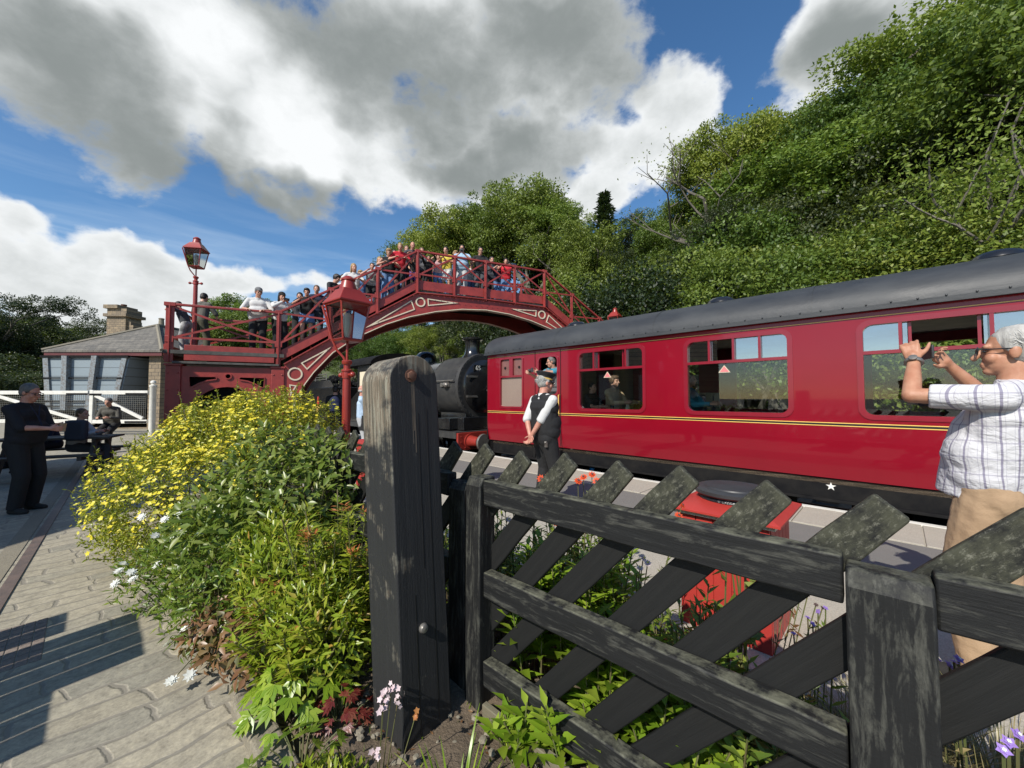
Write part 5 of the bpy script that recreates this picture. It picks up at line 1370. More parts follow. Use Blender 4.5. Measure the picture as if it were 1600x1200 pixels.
def person(label, loc, rz, h=1.75, lean=0., twist=0., side_lean=0., hands=None, head=(0, 0), pz=.95, feet=None, top=None, sleeve='short', bottom=None, btype='trousers',
           hair=None, hstyle='short', hat=None, hatmat=None, skin='fair', belly=0., voxel=.012, shoes=None, poles=None, palms=None, curl=28, glasses=False, build=1.0, vest=None, group=None, fem=False, detail=False, fdirs=None, fold=None, hair_disp=None, sides=None, loose=False, strands=0):
    k = h/1.75; sm = SKIN[skin]; W = build
    dz = pz-.95; up = V3((0, 0, 1))
    U = T(0, 0, .95+dz) @ RZ(twist) @ RY(side_lean) @ RX(-lean) @ T(0, 0, -.95)
    def u(x, y, z): return U @ V3((x, y, z))
    U3 = U.to_3x3()
    nb = u(0, -.01, 1.455); Hm = (RZ(twist+head[0]) @ RX(-head[1]))
    hc = nb+U3 @ V3((0, .02, .075))+Hm.to_3x3() @ V3((0, .012, .092))
    def hp(x, y, z): return hc+Hm.to_3x3() @ V3((x, y, z))
    H4 = Hm
    body = Prims()
    # head and face
    body.ell(hp(0, -.015, .03), (.074, .094, .088), H4).ell(hp(0, .022, -.045), (.057, .066, .075), H4).ell(hp(0, .060, -.098), (.027, .025, .021), H4)
    body.cap(hp(0, .088, .004), .0095, hp(0, .112, -.034), .0145).cap(hp(-.036, .076, .021), .013, hp(.036, .076, .021), .013)
    body.ell(hp(-.034, .058, -.035), (.028, .026, .03), H4).ell(hp(.034, .058, -.035), (.028, .026, .03), H4)
    body.cap(hp(-.018, .085, -.064), .0085, hp(.018, .085, -.064), .0085).cap(hp(-.015, .083, -.076), .008, hp(.015, .083, -.076), .008)
    for s in (-1, 1): body.ell(hp(s*.076, -.008, -.008), (.012, .021, .033), H4)
    body.cone(nb-U3 @ V3((0, .0, .05)), .066*W, hp(0, -.02, -.05), .054)
    # trunk
    r = .103*W
    body.cap(u(-.08, 0, 1.30), r, u(.08, 0, 1.30), r).cap(u(-.13, -.01, 1.395), .062, u(.13, -.01, 1.395), .062).cap(u(-.065, .01, 1.1), .105*W, u(.065, .01, 1.1), .105*W)
    for s in (-1, 1): body.cap(u(s*.075, 0, .97), .105*W, u(s*.08, 0, 1.3), .1*W).cap(u(s*.05, -.01, 1.43), .05, u(s*.15, -.01, 1.40), .055)
    # legs
    feet = feet or ((-.11, .0, 0), (.11, .02, 0))
    legs = []
    for s, ft in zip((-1, 1), feet):
        hpj = V3((s*.09, 0, .92+dz)); an = V3(ft)+V3((0, 0, .085))
        kn, an = ik(hpj, an, .43, .42, V3((s*.1, 1, .1))); legs.append((hpj, kn, an))
        body.cap(hpj, .082*W, kn, .054).cap(kn, .052, an, .034).cap(an-V3((0, .02, .04)), .032, an+V3((s*.01, .13, -.055)), .025)
    # arms
    hands = hands or ((-.26, .05, .80), (.26, .05, .80))
    arms = []
    for i, s in enumerate((-1, 1)):
        sh = u(s*.185*W, -.01, 1.395); tgt = V3(hands[i])
        pole = V3(poles[i]) if poles else U3 @ V3((s*.5, -.7, -.6))
        el, wr = ik(sh, tgt, .285, .255, pole); arms.append((sh, el, wr))
        body.cap(sh, .046*W, el, .038).cap(el, .039, el.lerp(wr, .45), .036).cap(el.lerp(wr, .45), .036, wr, .025)
        fd = V3(fdirs[i]) if fdirs else (wr-el).normalized()
        pn = V3(palms[i]) if palms else V3((-s*.7, .1, -.4))
        sd = V3((-s*.3, .6, .5)) if not palms else V3((0, .3, 1))
        if sides: sd = V3(sides[i])
        hand(body, wr, fd, pn, sd, curl, 1.0)
    b = body.build('person', sm, None, voxel if not detail else detail, 3 if not detail else 5)
    b.location = loc; b.rotation_euler = (0, 0, rz); b.scale = (k, k, k); tag(b, label, 'person', group)
    vx = voxel
    # trousers, shorts or skirt
    if bottom:
        t = Prims(); br = .117*W
        t.cap((-.08, 0, .95+dz), br, (.08, 0, .95+dz), br); t.cap(u(-.075, .0, .99), br*.97, u(.075, .0, .99), br*.97)
        for (hj, kn, an) in legs:
            if btype == 'trousers': t.cap(hj, .108*W, kn, .084).cone(kn, .084, an.lerp(kn, .02)-V3((0, 0, .035)), .073).cap(kn, .084, kn+(an-kn)*.1, .083)
            elif btype == 'shorts': t.cone(hj+(hj-kn)*.1, .105*W, hj.lerp(kn, .92), .088)
            elif btype == 'skirt': t.cone(hj+V3((0, 0, .05)), .11, hj.lerp(kn, .6)+V3((0, 0, 0)), .135)
        if detail:
            for s in (-1, 1): t.ell(u(s*.085, -.045, .91), (.108*W, .088, .115))
        t.build('trousers' if btype == 'trousers' else btype, bottom, b, vx, 4, disp=(fold[0]*2.2, fold[1]*1.1) if fold else None)
    if top:
        t = Prims(); r = .117*W
        t.cap(u(-.08, 0, 1.30), r, u(.08, 0, 1.30), r).cap(u(-.125, -.01, 1.395), .073, u(.125, -.01, 1.395), .073).cap(u(-.065, .01+belly*.6, 1.1), .118*W+belly*.6, u(.065, .01+belly*.6, 1.1), .118*W+belly*.6)
        t.cap(u(-.07, .005+belly*.3, 1.005), .122*W+belly*.3, u(.07, .005+belly*.3, 1.005), .122*W+belly*.3)
        for s in (-1, 1): t.cap(u(s*.075, 0, 1.01), .119*W, u(s*.08, 0, 1.3), .113*W).cap(u(s*.045, -.012, 1.435), .056, u(s*.15, -.01, 1.405), .066)
        for (sh, el, wr) in arms:
            if sleeve == 'short': t.cap(sh, .064*W, sh.lerp(el, .3), .062*W).cone(sh.lerp(el, .1), .063*W, sh.lerp(el, .78), .061)
            elif sleeve == 'long': t.cap(sh, .062*W, el, .052).cap(el, .052, el.lerp(wr, .4), .048).cone(el.lerp(wr, .3), .048, el.lerp(wr, .97), .038)
            elif sleeve == 'elbow': t.cap(sh, .064*W, el, .060).cone(el, .06, el.lerp(wr, .12), .058)
            else: t.cap(sh, .05, sh, .05)
        if loose: t.b.lathe([(.150, .885), (.150, 1.0), (.148, 1.12), (.138, 1.24), (.10, 1.33), (.03, 1.36)], U @ T(0, .022, 0) @ Matrix.Diagonal((1.22, 1.14, 1, 1)), 24)
        t.cone(nb-U3 @ V3((0, 0, .05)), .082, nb+U3 @ V3((0, .004, .03)), .068)
        t.build('shirt' if sleeve != 'none' else 'vest_top', top, b, vx, 4, disp=fold)
    if vest:
        t = Prims(); r = .129*W
        t.cap(u(-.10, 0, 1.30), r, u(.10, 0, 1.30), r).cap(u(-.148, -.012, 1.395), .079, u(.148, -.012, 1.395), .079).cap(u(-.05, -.018, 1.43), .068, u(.05, -.018, 1.43), .068).cap(u(-.075, .01+belly*.6, 1.1), .131*W+belly*.65, u(.075, .01+belly*.6, 1.1), .131*W+belly*.65)
        t.cap(u(-.078, .005+belly*.3, .99), .134*W+belly*.3, u(.078, .005+belly*.3, .99), .134*W+belly*.3)
        for s in (-1, 1): t.cap(u(s*.08, 0, 1.0), .131*W, u(s*.085, 0, 1.3), .125*W).cap(u(s*.075, -.012, 1.405), .072, u(s*.115, -.01, 1.39), .075)
        t.build('waistcoat', vest, b, vx, 4)
    shoes = shoes or CL.get('shoe') or cloth('shoe', (.02, .018, .016))
    CL['shoe'] = CL.get('shoe', shoes)
    for s, (hj, kn, an) in zip((-1, 1), legs):
        t = Prims(); t.cap(an-V3((0, .03, .045)), .043, an+V3((s*.015, .07, -.045)), .046).cap(an+V3((s*.015, .07, -.05)), .043, an+V3((s*.02, .15, -.055)), .034).cap(an-V3((0, 0, .04)), .042, an+V3((0, 0, .01)), .045)
        t.build('shoe', shoes, b, vx, 3)
    if hair:
        t = Prims()
        if hstyle == 'bald': t.ell(hp(0, -.042, -.012), (.079, .074, .045), H4)
        else:
            t.ell(hp(0, -.026, .046), (.083, .096, .084), H4).ell(hp(0, -.045, .0), (.080, .072, .075), H4)
            for s in (-1, 1): t.ell(hp(s*.070, -.005, .03), (.014, .035, .045), H4)
            if hstyle == 'long':
                t.cap(hp(0, -.055, .0), .078, hp(0, -.075, -.15), .066)
                for s in (-1, 1): t.cap(hp(s*.066, -.01, .03), .026, hp(s*.068, -.01, -.14), .028)
            if hstyle == 'mop':
                t.ell(hp(0, .02, .075), (.082, .075, .050), H4).ell(hp(0, -.035, .03), (.092, .09, .092), H4)
                for s in (-1, 1): t.ell(hp(s*.074, -.005, .015), (.018, .04, .055), H4)
            if hstyle == 'bun': t.ell(hp(0, -.10, .08), (.04, .04, .04), H4)
        ho = t.build('hair', hair, b, min(vx, .011), 2, disp=hair_disp)
        if strands:
            r3 = np.random.default_rng(5); n = strands; uu = r3.normal(size=(n, 3)); uu[:, 2] = abs(uu[:, 2])*.9-.35; uu /= np.linalg.norm(uu, axis=1, keepdims=True)
            uu = uu[(uu[:, 1] < .62) & ~((uu[:, 2] < -.05) & (uu[:, 1] > .05))]; n = len(uu)
            Pl = uu*np.array([.080, .095, .086])+np.array([0, -.028, .040]); dl = np.stack([uu[:, 0]*.4, -.75+.2*uu[:, 1], -.55-.3*uu[:, 2]], 1)+r3.normal(size=(n, 3))*.33
            dl = dl-uu*(dl*uu).sum(1)[:, None]*.75; M3 = np.array(Hm.to_3x3()); Pw = Pl @ M3.T+np.array(hc); Dw = dl @ M3.T; Nw = uu @ M3.T
            lv = Leaves(); lv.add(Pw, Dw, Nw+r3.normal(size=(n, 3))*.3, r3.uniform(.025, .055, n), r3.uniform(.0025, .005, n), .3, .15); lv.build('hair_strands', CL['strand'], ho)
    M = T(*hc) @ Hm
    if hat == 'cap':
        t = Prims(); t.ell(hp(0, -.014, .062), (.086, .103, .072), H4).ell(hp(0, .098, .052), (.062, .07, .010), H4); t.build('cap', hatmat, b, .009, 2)
    if hat == 'peak':
        q = MB(M @ T(0, -.012, .035) @ RX(R(-7))); q.lathe([(.086, .0), (.089, .045), (.094, .055), (.128, .088), (.130, .096), (.118, .106), (.02, .118)], Matrix.Diagonal((.93, 1.08, 1, 1)), 28); hb = q.build('peaked_cap', hatmat, b)
        q = MB(M @ T(0, -.012, .035) @ RX(R(-7)))
        pr = [(math.cos(R(200+140*i/12))*-.084, math.sin(R(200+140*i/12))*-.094) for i in range(13)]
        vs = [(x, y, .006) for x, y in pr]+[(x*1.02, y+.055*max(0, (y)/.094)**.6, -.016) for x, y in pr]; n = len(pr)
        q.add(vs+[(x, y, z-.005) for x, y, z in vs], [(i, i+1, n+i+1, n+i) for i in range(n-1)]+[(2*n+i, 3*n+i, 3*n+i+1, 2*n+i+1) for i in range(n-1)]+[(n+i, n+i+1, 3*n+i+1, 3*n+i) for i in range(n-1)])
        q.build('cap_peak', MT['loco'], hb)
        q = MB(M @ T(0, -.012, .035) @ RX(R(-7))); q.lathe([(.0905, .012), (.0912, .03)], Matrix.Diagonal((.94, 1.085, 1, 1)), 28); q.build('cap_band', MT['gold'], hb)
    q = MB(M)
    for s in (-1, 1): q.ball((s*.031, .0815, -.002), (.013, .009, .0065))
    q.build('eyes', MT['loco'], b)
    if glasses:
        q = MB(M)
        for s in (-1, 1):
            q.tube([(s*.034+.026*math.cos(a*.524), .104, .0+.019*math.sin(a*.524)) for a in range(13)], .0028, 6); q.tube([(s*.058, .104, .006), (s*.082, .0, .008), (s*.08, -.02, -.004)], .003, 6)
        q.tube([(-.01, .106, .004), (.01, .106, .004)], .0028, 6); q.build('glasses', MT['loco'], b)
    Wm = T(*loc) @ RZ(rz) @ Matrix.Diagonal((k, k, k, 1))
    return b, dict(W=Wm, arms=arms, hp=hp, Hm=Hm, U=U, hc=hc, legs=legs)

def phone_at(W, p, label, name='phone', size=(.15, .012, .075), rot=None, cat='phone', lens=False, mat=None):
    b = MB(); x, y, z = size; b.box(-x/2, x/2, -y/2, y/2, -z/2, z/2)
    if lens: b.lathe([(.03, 0), (.03, .05), (.026, .055)], T(0, y/2, 0) @ RX(R(-90)), 16); b.box(-.03, .03, -y/2, y/2, z/2, z/2+.02)
    o = b.build(name, mat or MT['plastic'], None, Matrix.Translation(W @ V3(p)) @ (rot or Matrix()), bevel=.004); return tag(o, label, cat)

BK = cloth('black', (.012, .012, .013)); NV = cloth('navy', (.012, .016, .04)); WH = cloth('white', (.58, .575, .56), (.52, .515, .50)); KH = cloth('khaki', (.38, .255, .15), (.31, .205, .12)); GR = cloth('grey', (.16, .16, .165)); OL = cloth('olive_grey', (.10, .095, .08)); LB = cloth('light_blue', (.32, .47, .62)); PB = cloth('pale_blue', (.42, .54, .68)); RD = cloth('red', (.52, .015, .03)); YE = cloth('yellow', (.62, .48, .06)); DN = cloth('denim', (.10, .19, .36)); BE = cloth('beige', (.48, .34, .20)); PU = cloth('purple', (.16, .07, .26)); LG = cloth('light_grey', (.45, .46, .47)); TE = cloth('teal', (.04, .26, .36)); MS = cloth('mossy_check', (.10, .09, .05), (.05, .05, .035)); SL = cloth('slate', (.06, .065, .075))
# checked shirt: faint violet-grey lines both ways on white
m = bpy.data.materials.new('checked_shirt_cloth'); nt, pb, o_ = nodes(m)
v = coords(nt); dn = nd(nt, 'ShaderNodeTexNoise', i_Scale=7., i_Detail=2.); nt.links.new(v, dn.inputs[0])
dv = nd(nt, 'ShaderNodeVectorMath', operation='MULTIPLY_ADD', i_1=(.02, .02, .02)); nt.links.new(dn.outputs['Color'], dv.inputs[0]); nt.links.new(v, dv.inputs[2])
sp_ = nd(nt, 'ShaderNodeSeparateXYZ'); nt.links.new(dv.outputs[0], sp_.inputs[0])
an_ = nd(nt, 'ShaderNodeMath', operation='ARCTAN2'); nt.links.new(sp_.outputs[0], an_.inputs[0]); nt.links.new(sp_.outputs[1], an_.inputs[1])
col = (.56, .55, .56)
for src_, fr_, w_, am_ in ((an_.outputs[0], 3.4, .88, .75), (an_.outputs[0], 6.8, .94, .35), (sp_.outputs[2], 13., .92, .4)):
    f1 = nd(nt, 'ShaderNodeMath', operation='MULTIPLY', i_1=fr_); nt.links.new(src_, f1.inputs[0]); f2 = nd(nt, 'ShaderNodeMath', operation='PINGPONG', i_1=.5); nt.links.new(f1.outputs[0], f2.inputs[0]); f3 = nd(nt, 'ShaderNodeMath', operation='MULTIPLY', i_1=2.); nt.links.new(f2.outputs[0], f3.inputs[0])
    col = mixc(nt, ramp(nt, f3.outputs[0], [(w_-.03, 0.0), (w_, am_)]), col, (.15, .13, .21))
nt.links.new(col, pb.inputs['Base Color']); pb.inputs['Roughness'].default_value = .85
bump(nt, pb, noise(nt, coords(nt, (1, 1, 1.6), (R(30), R(20), 0)), 9, 4, .55, .6), .7, .03); CHK = m

def make_people():
    # --- man photographing at the right edge
    p = V3((2.46, 1.98, PZ)); rz = R(25); hh_ = 1.80
    def loc_(x, y, Y): r = ray(x, y); q = V3((r.x/r.y*Y, Y, CAMH+r.z/r.y*Y))-p; return (RZ(-rz).to_3x3() @ q)*(1.75/hh_)
    hL = loc_(1428, 563, 2.16); hR = loc_(1482, 570, 2.30)
    o, J = person('grey haired man in checked shirt and khaki trousers raising a phone to photograph the carriage', p, rz, hh_, lean=-.15, hands=(hL, hR), head=(R(18), R(-3)), top=CHK, sleeve='short', bottom=KH, hair=HG, hstyle='short', skin='tan', belly=.045, voxel=.008, detail=.0052, glasses=True, build=1.03,
                  poles=((-.6, .5, -.5), (.9, .1, -.6)), palms=((1, .35, .0), (-.5, -.7, .1)), fdirs=((.25, .25, .85), (-.75, .25, .6)), curl=30, feet=((-.17, .02, 0), (.17, -.05, 0)), fold=(.005, .06), hair_disp=(.012, .03), sides=((.2, -1, .3), (0, -.1, -1)), loose=True, strands=3800)
    W = J['W']
    el, wr = J['arms'][0][1], J['arms'][0][2]; d = (wr-el).normalized(); b = MB()
    q = d.to_track_quat('Z', 'Y').to_matrix().to_4x4(); b.lathe([(.036, -.011), (.039, -.006), (.039, .006), (.036, .011)], Matrix.Translation(wr-d*.015) @ q, 20); b.lathe([(.018, 0), (.018, .006), (.003, .008)], Matrix.Translation(wr-d*.015) @ q @ T(0, .036, 0) @ RX(R(-90)), 16); b.build('wristwatch', MT['steel'], o)
    mid = loc_(1449, 551, 2.24)
    phone_at(W, mid, 'dark phone held sideways in both hands of the man at the right edge', rot=RZ(rz+R(35)), size=(.15, .012, .076))
    b = MB(); U = J['U']; b.lathe([(.150, 0), (.152, .036)], U @ T(0, .012, .985) @ Matrix.Diagonal((1.30, .98, 1, 1)), 30); b.build('belt', cloth('brown_leather', (.05, .025, .012)), o)
    # --- guard
    c = ray(851, 700); p = V3((c.x/c.y*5.1, 5.1, PZ))
    o, J = person('station guard in black waistcoat, white shirt and peaked cap with hands clasped behind his back', p, R(-58), 1.76, lean=-.02, hands=((-.05, -.195, .93), (-.03, -.215, .90)), head=(R(-16), R(4)), top=WH, sleeve='elbow', bottom=BK, vest=BK, hair=HG, hstyle='short', hat='peak', hatmat=cloth('cap_black', (.014, .014, .016)), skin='pink', belly=.03, voxel=.009, detail=.0062, glasses=True, build=1.06,
                  strands=1500, poles=((-1, -.5, .1), (1, -.5, .1)), palms=((.3, -1, 0), (-.3, -1, 0)), fdirs=((.5, -.25, -.75), (-.5, -.1, -.8)), curl=35)
    b = MB(); b.tube([(.15, -.06, .96), (.16, -.07, .90), (.15, -.075, .87)], .006, 6); b.box(.13, .17, -.10, -.08, .80, .88); b.ball((.15, -.1, .86), .018); b.build('key_bunch', MT['steel'], o)
    # --- man in black at the left edge with a cup
    c = ray(38, 700); p = V3((c.x/c.y*5.3, 5.3, 0))
    o, J = person('grey haired man in black short sleeves holding a paper cup at the left edge', p, R(-82), 1.76, hands=((-.10, .33, 1.13), (.08, .36, 1.13)), head=(R(2), R(14)), top=cloth('black_shirt', (.010, .010, .014)), sleeve='elbow', bottom=BK, hair=HMG, skin='pink', belly=.05, build=1.04, glasses=True, voxel=.010, detail=.0068, palms=((1, .2, .1), (-1, .2, .1)), curl=38)
    W = J['W']; mid = (J['arms'][0][2]+J['arms'][1][2])/2+V3((0, .085, .0))
    b = MB(); b.lathe([(.030, -.05), (.040, .055), (.042, .057), (.042, .062), (.035, .063)], n=20); t = b.build('paper_cup', cloth('brown_paper', (.42, .30, .19)), None, Matrix.Translation(W @ mid)); tag(t, 'brown paper cup in the hands of the man in black at the left edge', 'cup')
    b = MB(); b.tube([(-.06, .105, 1.44), (-.01, .145, 1.3), (0, .2, 1.15)], .006, 5); b.tube([(.06, .105, 1.44), (.01, .145, 1.3), (0, .2, 1.15)], .006, 5); b.build('lanyard', NV, o)
    # --- people at the picnic table
    sit = dict(pz=.57, feet=((-.12, .42, 0), (.12, .42, 0)))
    def at(x, Y, z=0): r = ray(x, 640); return V3((r.x/r.y*Y, Y, z))
    o, J = person('seated person in pale grey hooded top at the picnic table', at(121, 8.1), R(-75), 1.72, lean=.12, hands=((-.12, .42, .86), (.14, .42, .86)), top=LG, sleeve='long', bottom=SL, hair=HBR, voxel=.014, **sit)
    person('person in slate top seated at the picnic table beside the standing man', at(52, 9.0), R(-160), 1.72, lean=.15, hands=((-.12, .42, .86), (.14, .42, .86)), top=SL, sleeve='short', bottom=BK, hair=HBR, voxel=.014, **sit)
    b = MB(); b.box(-.16, .16, -.08, .08, -.2, .2); t = b.build('rucksack', cloth('dark_rucksack', (.03, .035, .05)), None, Matrix.Translation(at(121, 7.55, .92)) @ RZ(R(15)), bevel=.05); tag(t, 'small dark rucksack propped on the picnic table edge', 'bag')
    person('seated person in dark clothes bending over the far side of the picnic table', at(86, 8.5), R(170), 1.7, lean=.35, hands=((-.12, .40, .86), (.14, .42, .86)), head=(0, R(20)), top=NV, sleeve='long', bottom=BK, hair=HB, voxel=.014, **sit)
    person('person in dark coat sitting beyond the white gate under the wagon', at(176, 11.2, .12), R(-160), 1.7, lean=.3, hands=((-.12, .40, .9), (.14, .42, .9)), head=(0, R(15)), top=OL, sleeve='long', bottom=BK, hair=HMG, voxel=.015, pz=.72, feet=((-.12, .42, 0), (.12, .42, 0)))
    # --- platform beyond the lamp
    def onq(x, q, z=PZ): a = (x-800)/FPX; d = q/(.70711*(1+a)); return V3((a*d, d, z))
    p = onq(524, 4.4); person('person in black with navy rucksack seen from behind beside the tender', p, R(20), 1.80, top=BK, sleeve='long', bottom=BK, hair=HB, voxel=.014)
    b = MB(); b.ball((0, 0, 0), (.17, .11, .25)); b.box(-.12, .12, -.15, -.08, -.18, .05); t = b.build('rucksack', cloth('navy_rucksack', (.012, .018, .06)), None, Matrix.Translation(p+V3((.06, -.17, 1.24))) @ RZ(R(20))); tag(t, 'navy rucksack on the back of the person in black', 'bag')
    p = onq(566, 3.9); o, J = person('white haired man in pale blue shirt with folded arms and black shoulder bag', p, R(-70), 1.74, hands=((.10, .26, 1.16), (-.08, .28, 1.20)), top=PB, sleeve='long', bottom=LG, hair=HG, hstyle='bald', skin='pink', belly=.04, voxel=.012, palms=((0, -1, .2), (0, -1, .2)), poles=((-1, .3, -.8), (1, .3, -.8)), glasses=True)
    b = MB(); b.box(-.17, .17, -.06, .06, -.17, .17); b.tube([(-.15, 0, .17), (-.05, .05, .42), (.02, .1, .65)], .014, 6); t = b.build('shoulder_bag', BK, None, Matrix.Translation(p+V3((.17, -.16, .86))) @ RZ(R(-20)), bevel=.03); tag(t, 'black shoulder bag hanging at the hip of the man in pale blue', 'bag')
    p = onq(537, 4.9); person('person in lavender blue shirt mostly hidden behind the red lamp column', p, R(150), 1.78, top=cloth('lavender', (.30, .34, .52)), sleeve='long', bottom=SL, hair=HB, voxel=.015)
    # --- footbridge crowd
    def onb(label, x, y, htop, front=True, turn=0, **kw):
        a = (x-800)/FPX; P0 = BO+FB*y; s = (a*P0.y-P0.x)/(BU.x-a*BU.y); z = deck_z(s)
        P = P0+BU*s; r = ray(x, htop); zt = CAMH+r.z/r.y*P.y; hh = max(1.15, min(1.86, (zt-z)*1.015)); kk = hh/1.75
        rz = BR+(math.pi if front else 0)+turn
        rail = (rail_z(s)-z)/kk
        if 'hands' not in kw: kw['hands'] = ((-.17, .36, rail+.03), (.17, .37, rail+.03))
        kw.setdefault('palms', ((.1, .2, -1), (-.1, .2, -1))); kw.setdefault('voxel', .0135); kw.setdefault('lean', .14)
        kw.setdefault('head', (0, R(12)))
        kw.setdefault('poles', ((-.8, -.3, -.6), (.8, -.3, -.6)))
        return person(label, (P.x, P.y, z), rz, hh, **kw), P
    BU = V3((math.cos(BR), math.sin(BR), 0)); FB = V3((-math.sin(BR), math.cos(BR), 0))
    yf = .34
    onb('dark haired man in grey shirt seen from behind the dark red lamp on the landing', 309, 1.45, 446, False, top=OL, sleeve='elbow', bottom=MS, hair=HB, lean=.16, feet=((-.2, 0, 0), (.16, .05, 0)), turn=R(-25))
    onb('person in striped dark top bending over the rail at the left end of the landing', 288, .55, 470, False, turn=R(75), top=SL, sleeve='short', bottom=cloth('striped', (.5, .5, .5), (.03, .03, .03)), hair=HB, lean=.4)
    onb('heavy man in white polo shirt and grey cap leaning on the landing rail', 401, yf, 448, top=WH, sleeve='elbow', bottom=BK, hair=HMG, hat='cap', hatmat=GR, belly=.07, build=1.12, glasses=True, lean=.2, head=(R(28), R(14)))
    (o, J), P = onb('woman in white hooded top and black cap filming at the foot of the stairs', 434, yf+.05, 458, top=cloth('cream_white', (.66, .65, .62)), sleeve='long', bottom=BK, hair=HB, hstyle='long', hat='cap', hatmat=BK, hands=((-.04, .36, 1.42), (.08, .36, 1.42)), turn=R(30), voxel=.0125)
    phone_at(J['W'], (J['arms'][0][2]+J['arms'][1][2])/2+V3((0, .08, .06)), 'phone held up by the woman in the white hooded top on the footbridge', rot=RZ(BR+math.pi+R(30)))
    onb('woman in black top and blue denim skirt on the lower stairs of the footbridge', 477, yf, 452, top=BK, sleeve='short', bottom=DN, btype='skirt', hair=HB, hstyle='mop', lean=.25)
    onb('person with dark rucksack behind the woman in the denim skirt on the stairs', 466, 1.1, 459, top=SL, sleeve='long', bottom=BK, hair=HB)
    onb('dark haired person in black padded jacket above the red lamp on the stairs', 517, yf+.35, 421, top=cloth('black_padded', (.018, .018, .02)), sleeve='long', bottom=BK, hair=HB, hstyle='mop', turn=R(45), head=(R(15), R(25)), hands=((-.06, .34, 1.2), (.12, .34, 1.2)))
    onb('blonde girl in white shirt behind the red lamp chimney on the stairs', 549, yf, 414, top=WH, sleeve='short', bottom=DN, hair=HBL, hstyle='long', head=(R(20), R(10)))
    onb('person in pale denim behind the blonde girl on the footbridge stairs', 560, 1.3, 424, top=DN, sleeve='long', bottom=LG, hair=HBL, hstyle='mop')
    onb('boy in black and white top peering through the stair rail', 578, yf, 413, top=cloth('black_white', (.55, .55, .55), (.02, .02, .02)), sleeve='short', bottom=BK, btype='shorts', hair=HB, lean=.3)
    onb('blonde woman in black sleeveless top near the top of the stairs', 604, yf, 391, top=BK, sleeve='none', bottom=DN, hair=HBL, hstyle='mop', lean=.22, head=(R(-8), R(20)))
    onb('small child in pale blue beside the blonde woman on the stairs', 593, .75, 407, top=PB, sleeve='short', bottom=DN, hair=HBR, lean=.2)
    onb('boy in bright red shirt and black shorts leaning over the stair rail', 622, yf, 383, top=RD, sleeve='short', bottom=BK, btype='shorts', hair=HBL, lean=.3, head=(R(-15), R(28)))
    onb('bald man in dark top behind the handrail at the knee of the footbridge', 641, yf+.15, 381, top=SL, sleeve='short', bottom=BK, hair=HMG, hstyle='bald', skin='pink', lean=.25, head=(0, R(25)))
    onb('child in purple shorts pressed to the rail below the bald man', 644, yf-.02, 418, top=BK, sleeve='short', bottom=PU, btype='shorts', hair=HB, hands=((-.15, .3, .95), (.15, .3, .95)))
    onb('child in dark jacket just right of the tall rail post', 667, yf, 401, top=BK, sleeve='long', bottom=BK, hair=HB)
    onb('man in yellow shirt and white shorts on the crown of the footbridge', 697, yf+.1, 388, top=YE, sleeve='short', bottom=WH, btype='shorts', hair=HB, turn=R(-35), hands=((-.1, .34, 1.15), (.12, .3, 1.25)))
    (o, J), P = onb('man in light blue shirt photographing from the crown of the footbridge', 721, yf+.12, 382, top=LB, sleeve='short', bottom=LG, hair=HB, glasses=True, hands=((-.08, .30, 1.36), (.09, .30, 1.36)), lean=.05, belly=.06, build=1.08, turn=R(-20), head=(0, R(8)))
    phone_at(J['W'], (J['arms'][0][2]+J['arms'][1][2])/2+V3((0, .07, .08)), 'black camera held by the man in light blue on the footbridge', 'camera', (.13, .06, .085), RZ(BR+math.pi-R(20)), 'camera', True)
    onb('man in black shirt with folded arms right of the man in light blue', 749, yf+.1, 389, top=BK, sleeve='short', bottom=SL, hair=HB, glasses=True, lean=.18, turn=R(-10))
    onb('child in red tabard over white sleeves on the right of the footbridge', 790, yf+.05, 406, top=RD, sleeve='short', bottom=DN, hair=HB, vest=RD, turn=R(-20))
    onb('person in navy jacket in the second row behind the woman in the denim skirt', 492, 1.2, 444, top=NV, sleeve='long', bottom=SL, hair=HBR)
    onb('tall person in pale shirt in the second row left of the blonde girl', 533, 1.35, 418, top=WH, sleeve='short', bottom=KH, hair=HB)
    onb('woman with blonde hair in navy top behind the boy in black and white', 590, 1.25, 399, top=NV, sleeve='short', bottom=DN, hair=HBL, hstyle='long')
    onb('person in olive jacket behind the boy in red on the stairs', 613, 1.2, 383, top=OL, sleeve='long', bottom=SL, hair=HB)
    onb('woman in white blouse behind the bald man on the footbridge', 632, 1.15, 386, top=WH, sleeve='long', bottom=DN, hair=HBR, hstyle='long')
    onb('person in grey top behind the child in the dark jacket', 656, 1.0, 389, top=GR, sleeve='short', bottom=BK, hair=HBR)
    onb('girl in pale pink top left of the man in yellow', 682, .5, 399, top=cloth('pale_pink', (.55, .35, .36)), sleeve='short', bottom=DN, hair=HBR, hstyle='long')
    onb('woman in denim shirt between the man in yellow and the man in light blue', 709, 1.1, 391, top=DN, sleeve='long', bottom=BK, hair=HBL, hstyle='mop')
    onb('person in dark top behind the man in black on the crown', 766, 1.1, 394, top=SL, sleeve='long', bottom=BK, hair=HB)
    onb('child in navy top left of the child in the red tabard', 777, .5, 416, top=NV, sleeve='short', bottom=DN, hair=HB)
    onb('small child with fair hair low behind the rail left of the man in black', 735, .9, 412, top=WH, sleeve='short', bottom=DN, hair=HBL)
    # --- in the carriage
    FL = .48
    def inc(t, q, z=FL): return RW @ V3((t, q, z))
    # leaning out of the door window
    # the carriage faces the camera side along -y of its own frame
    p = inc(-5.36, 6.78, .80)
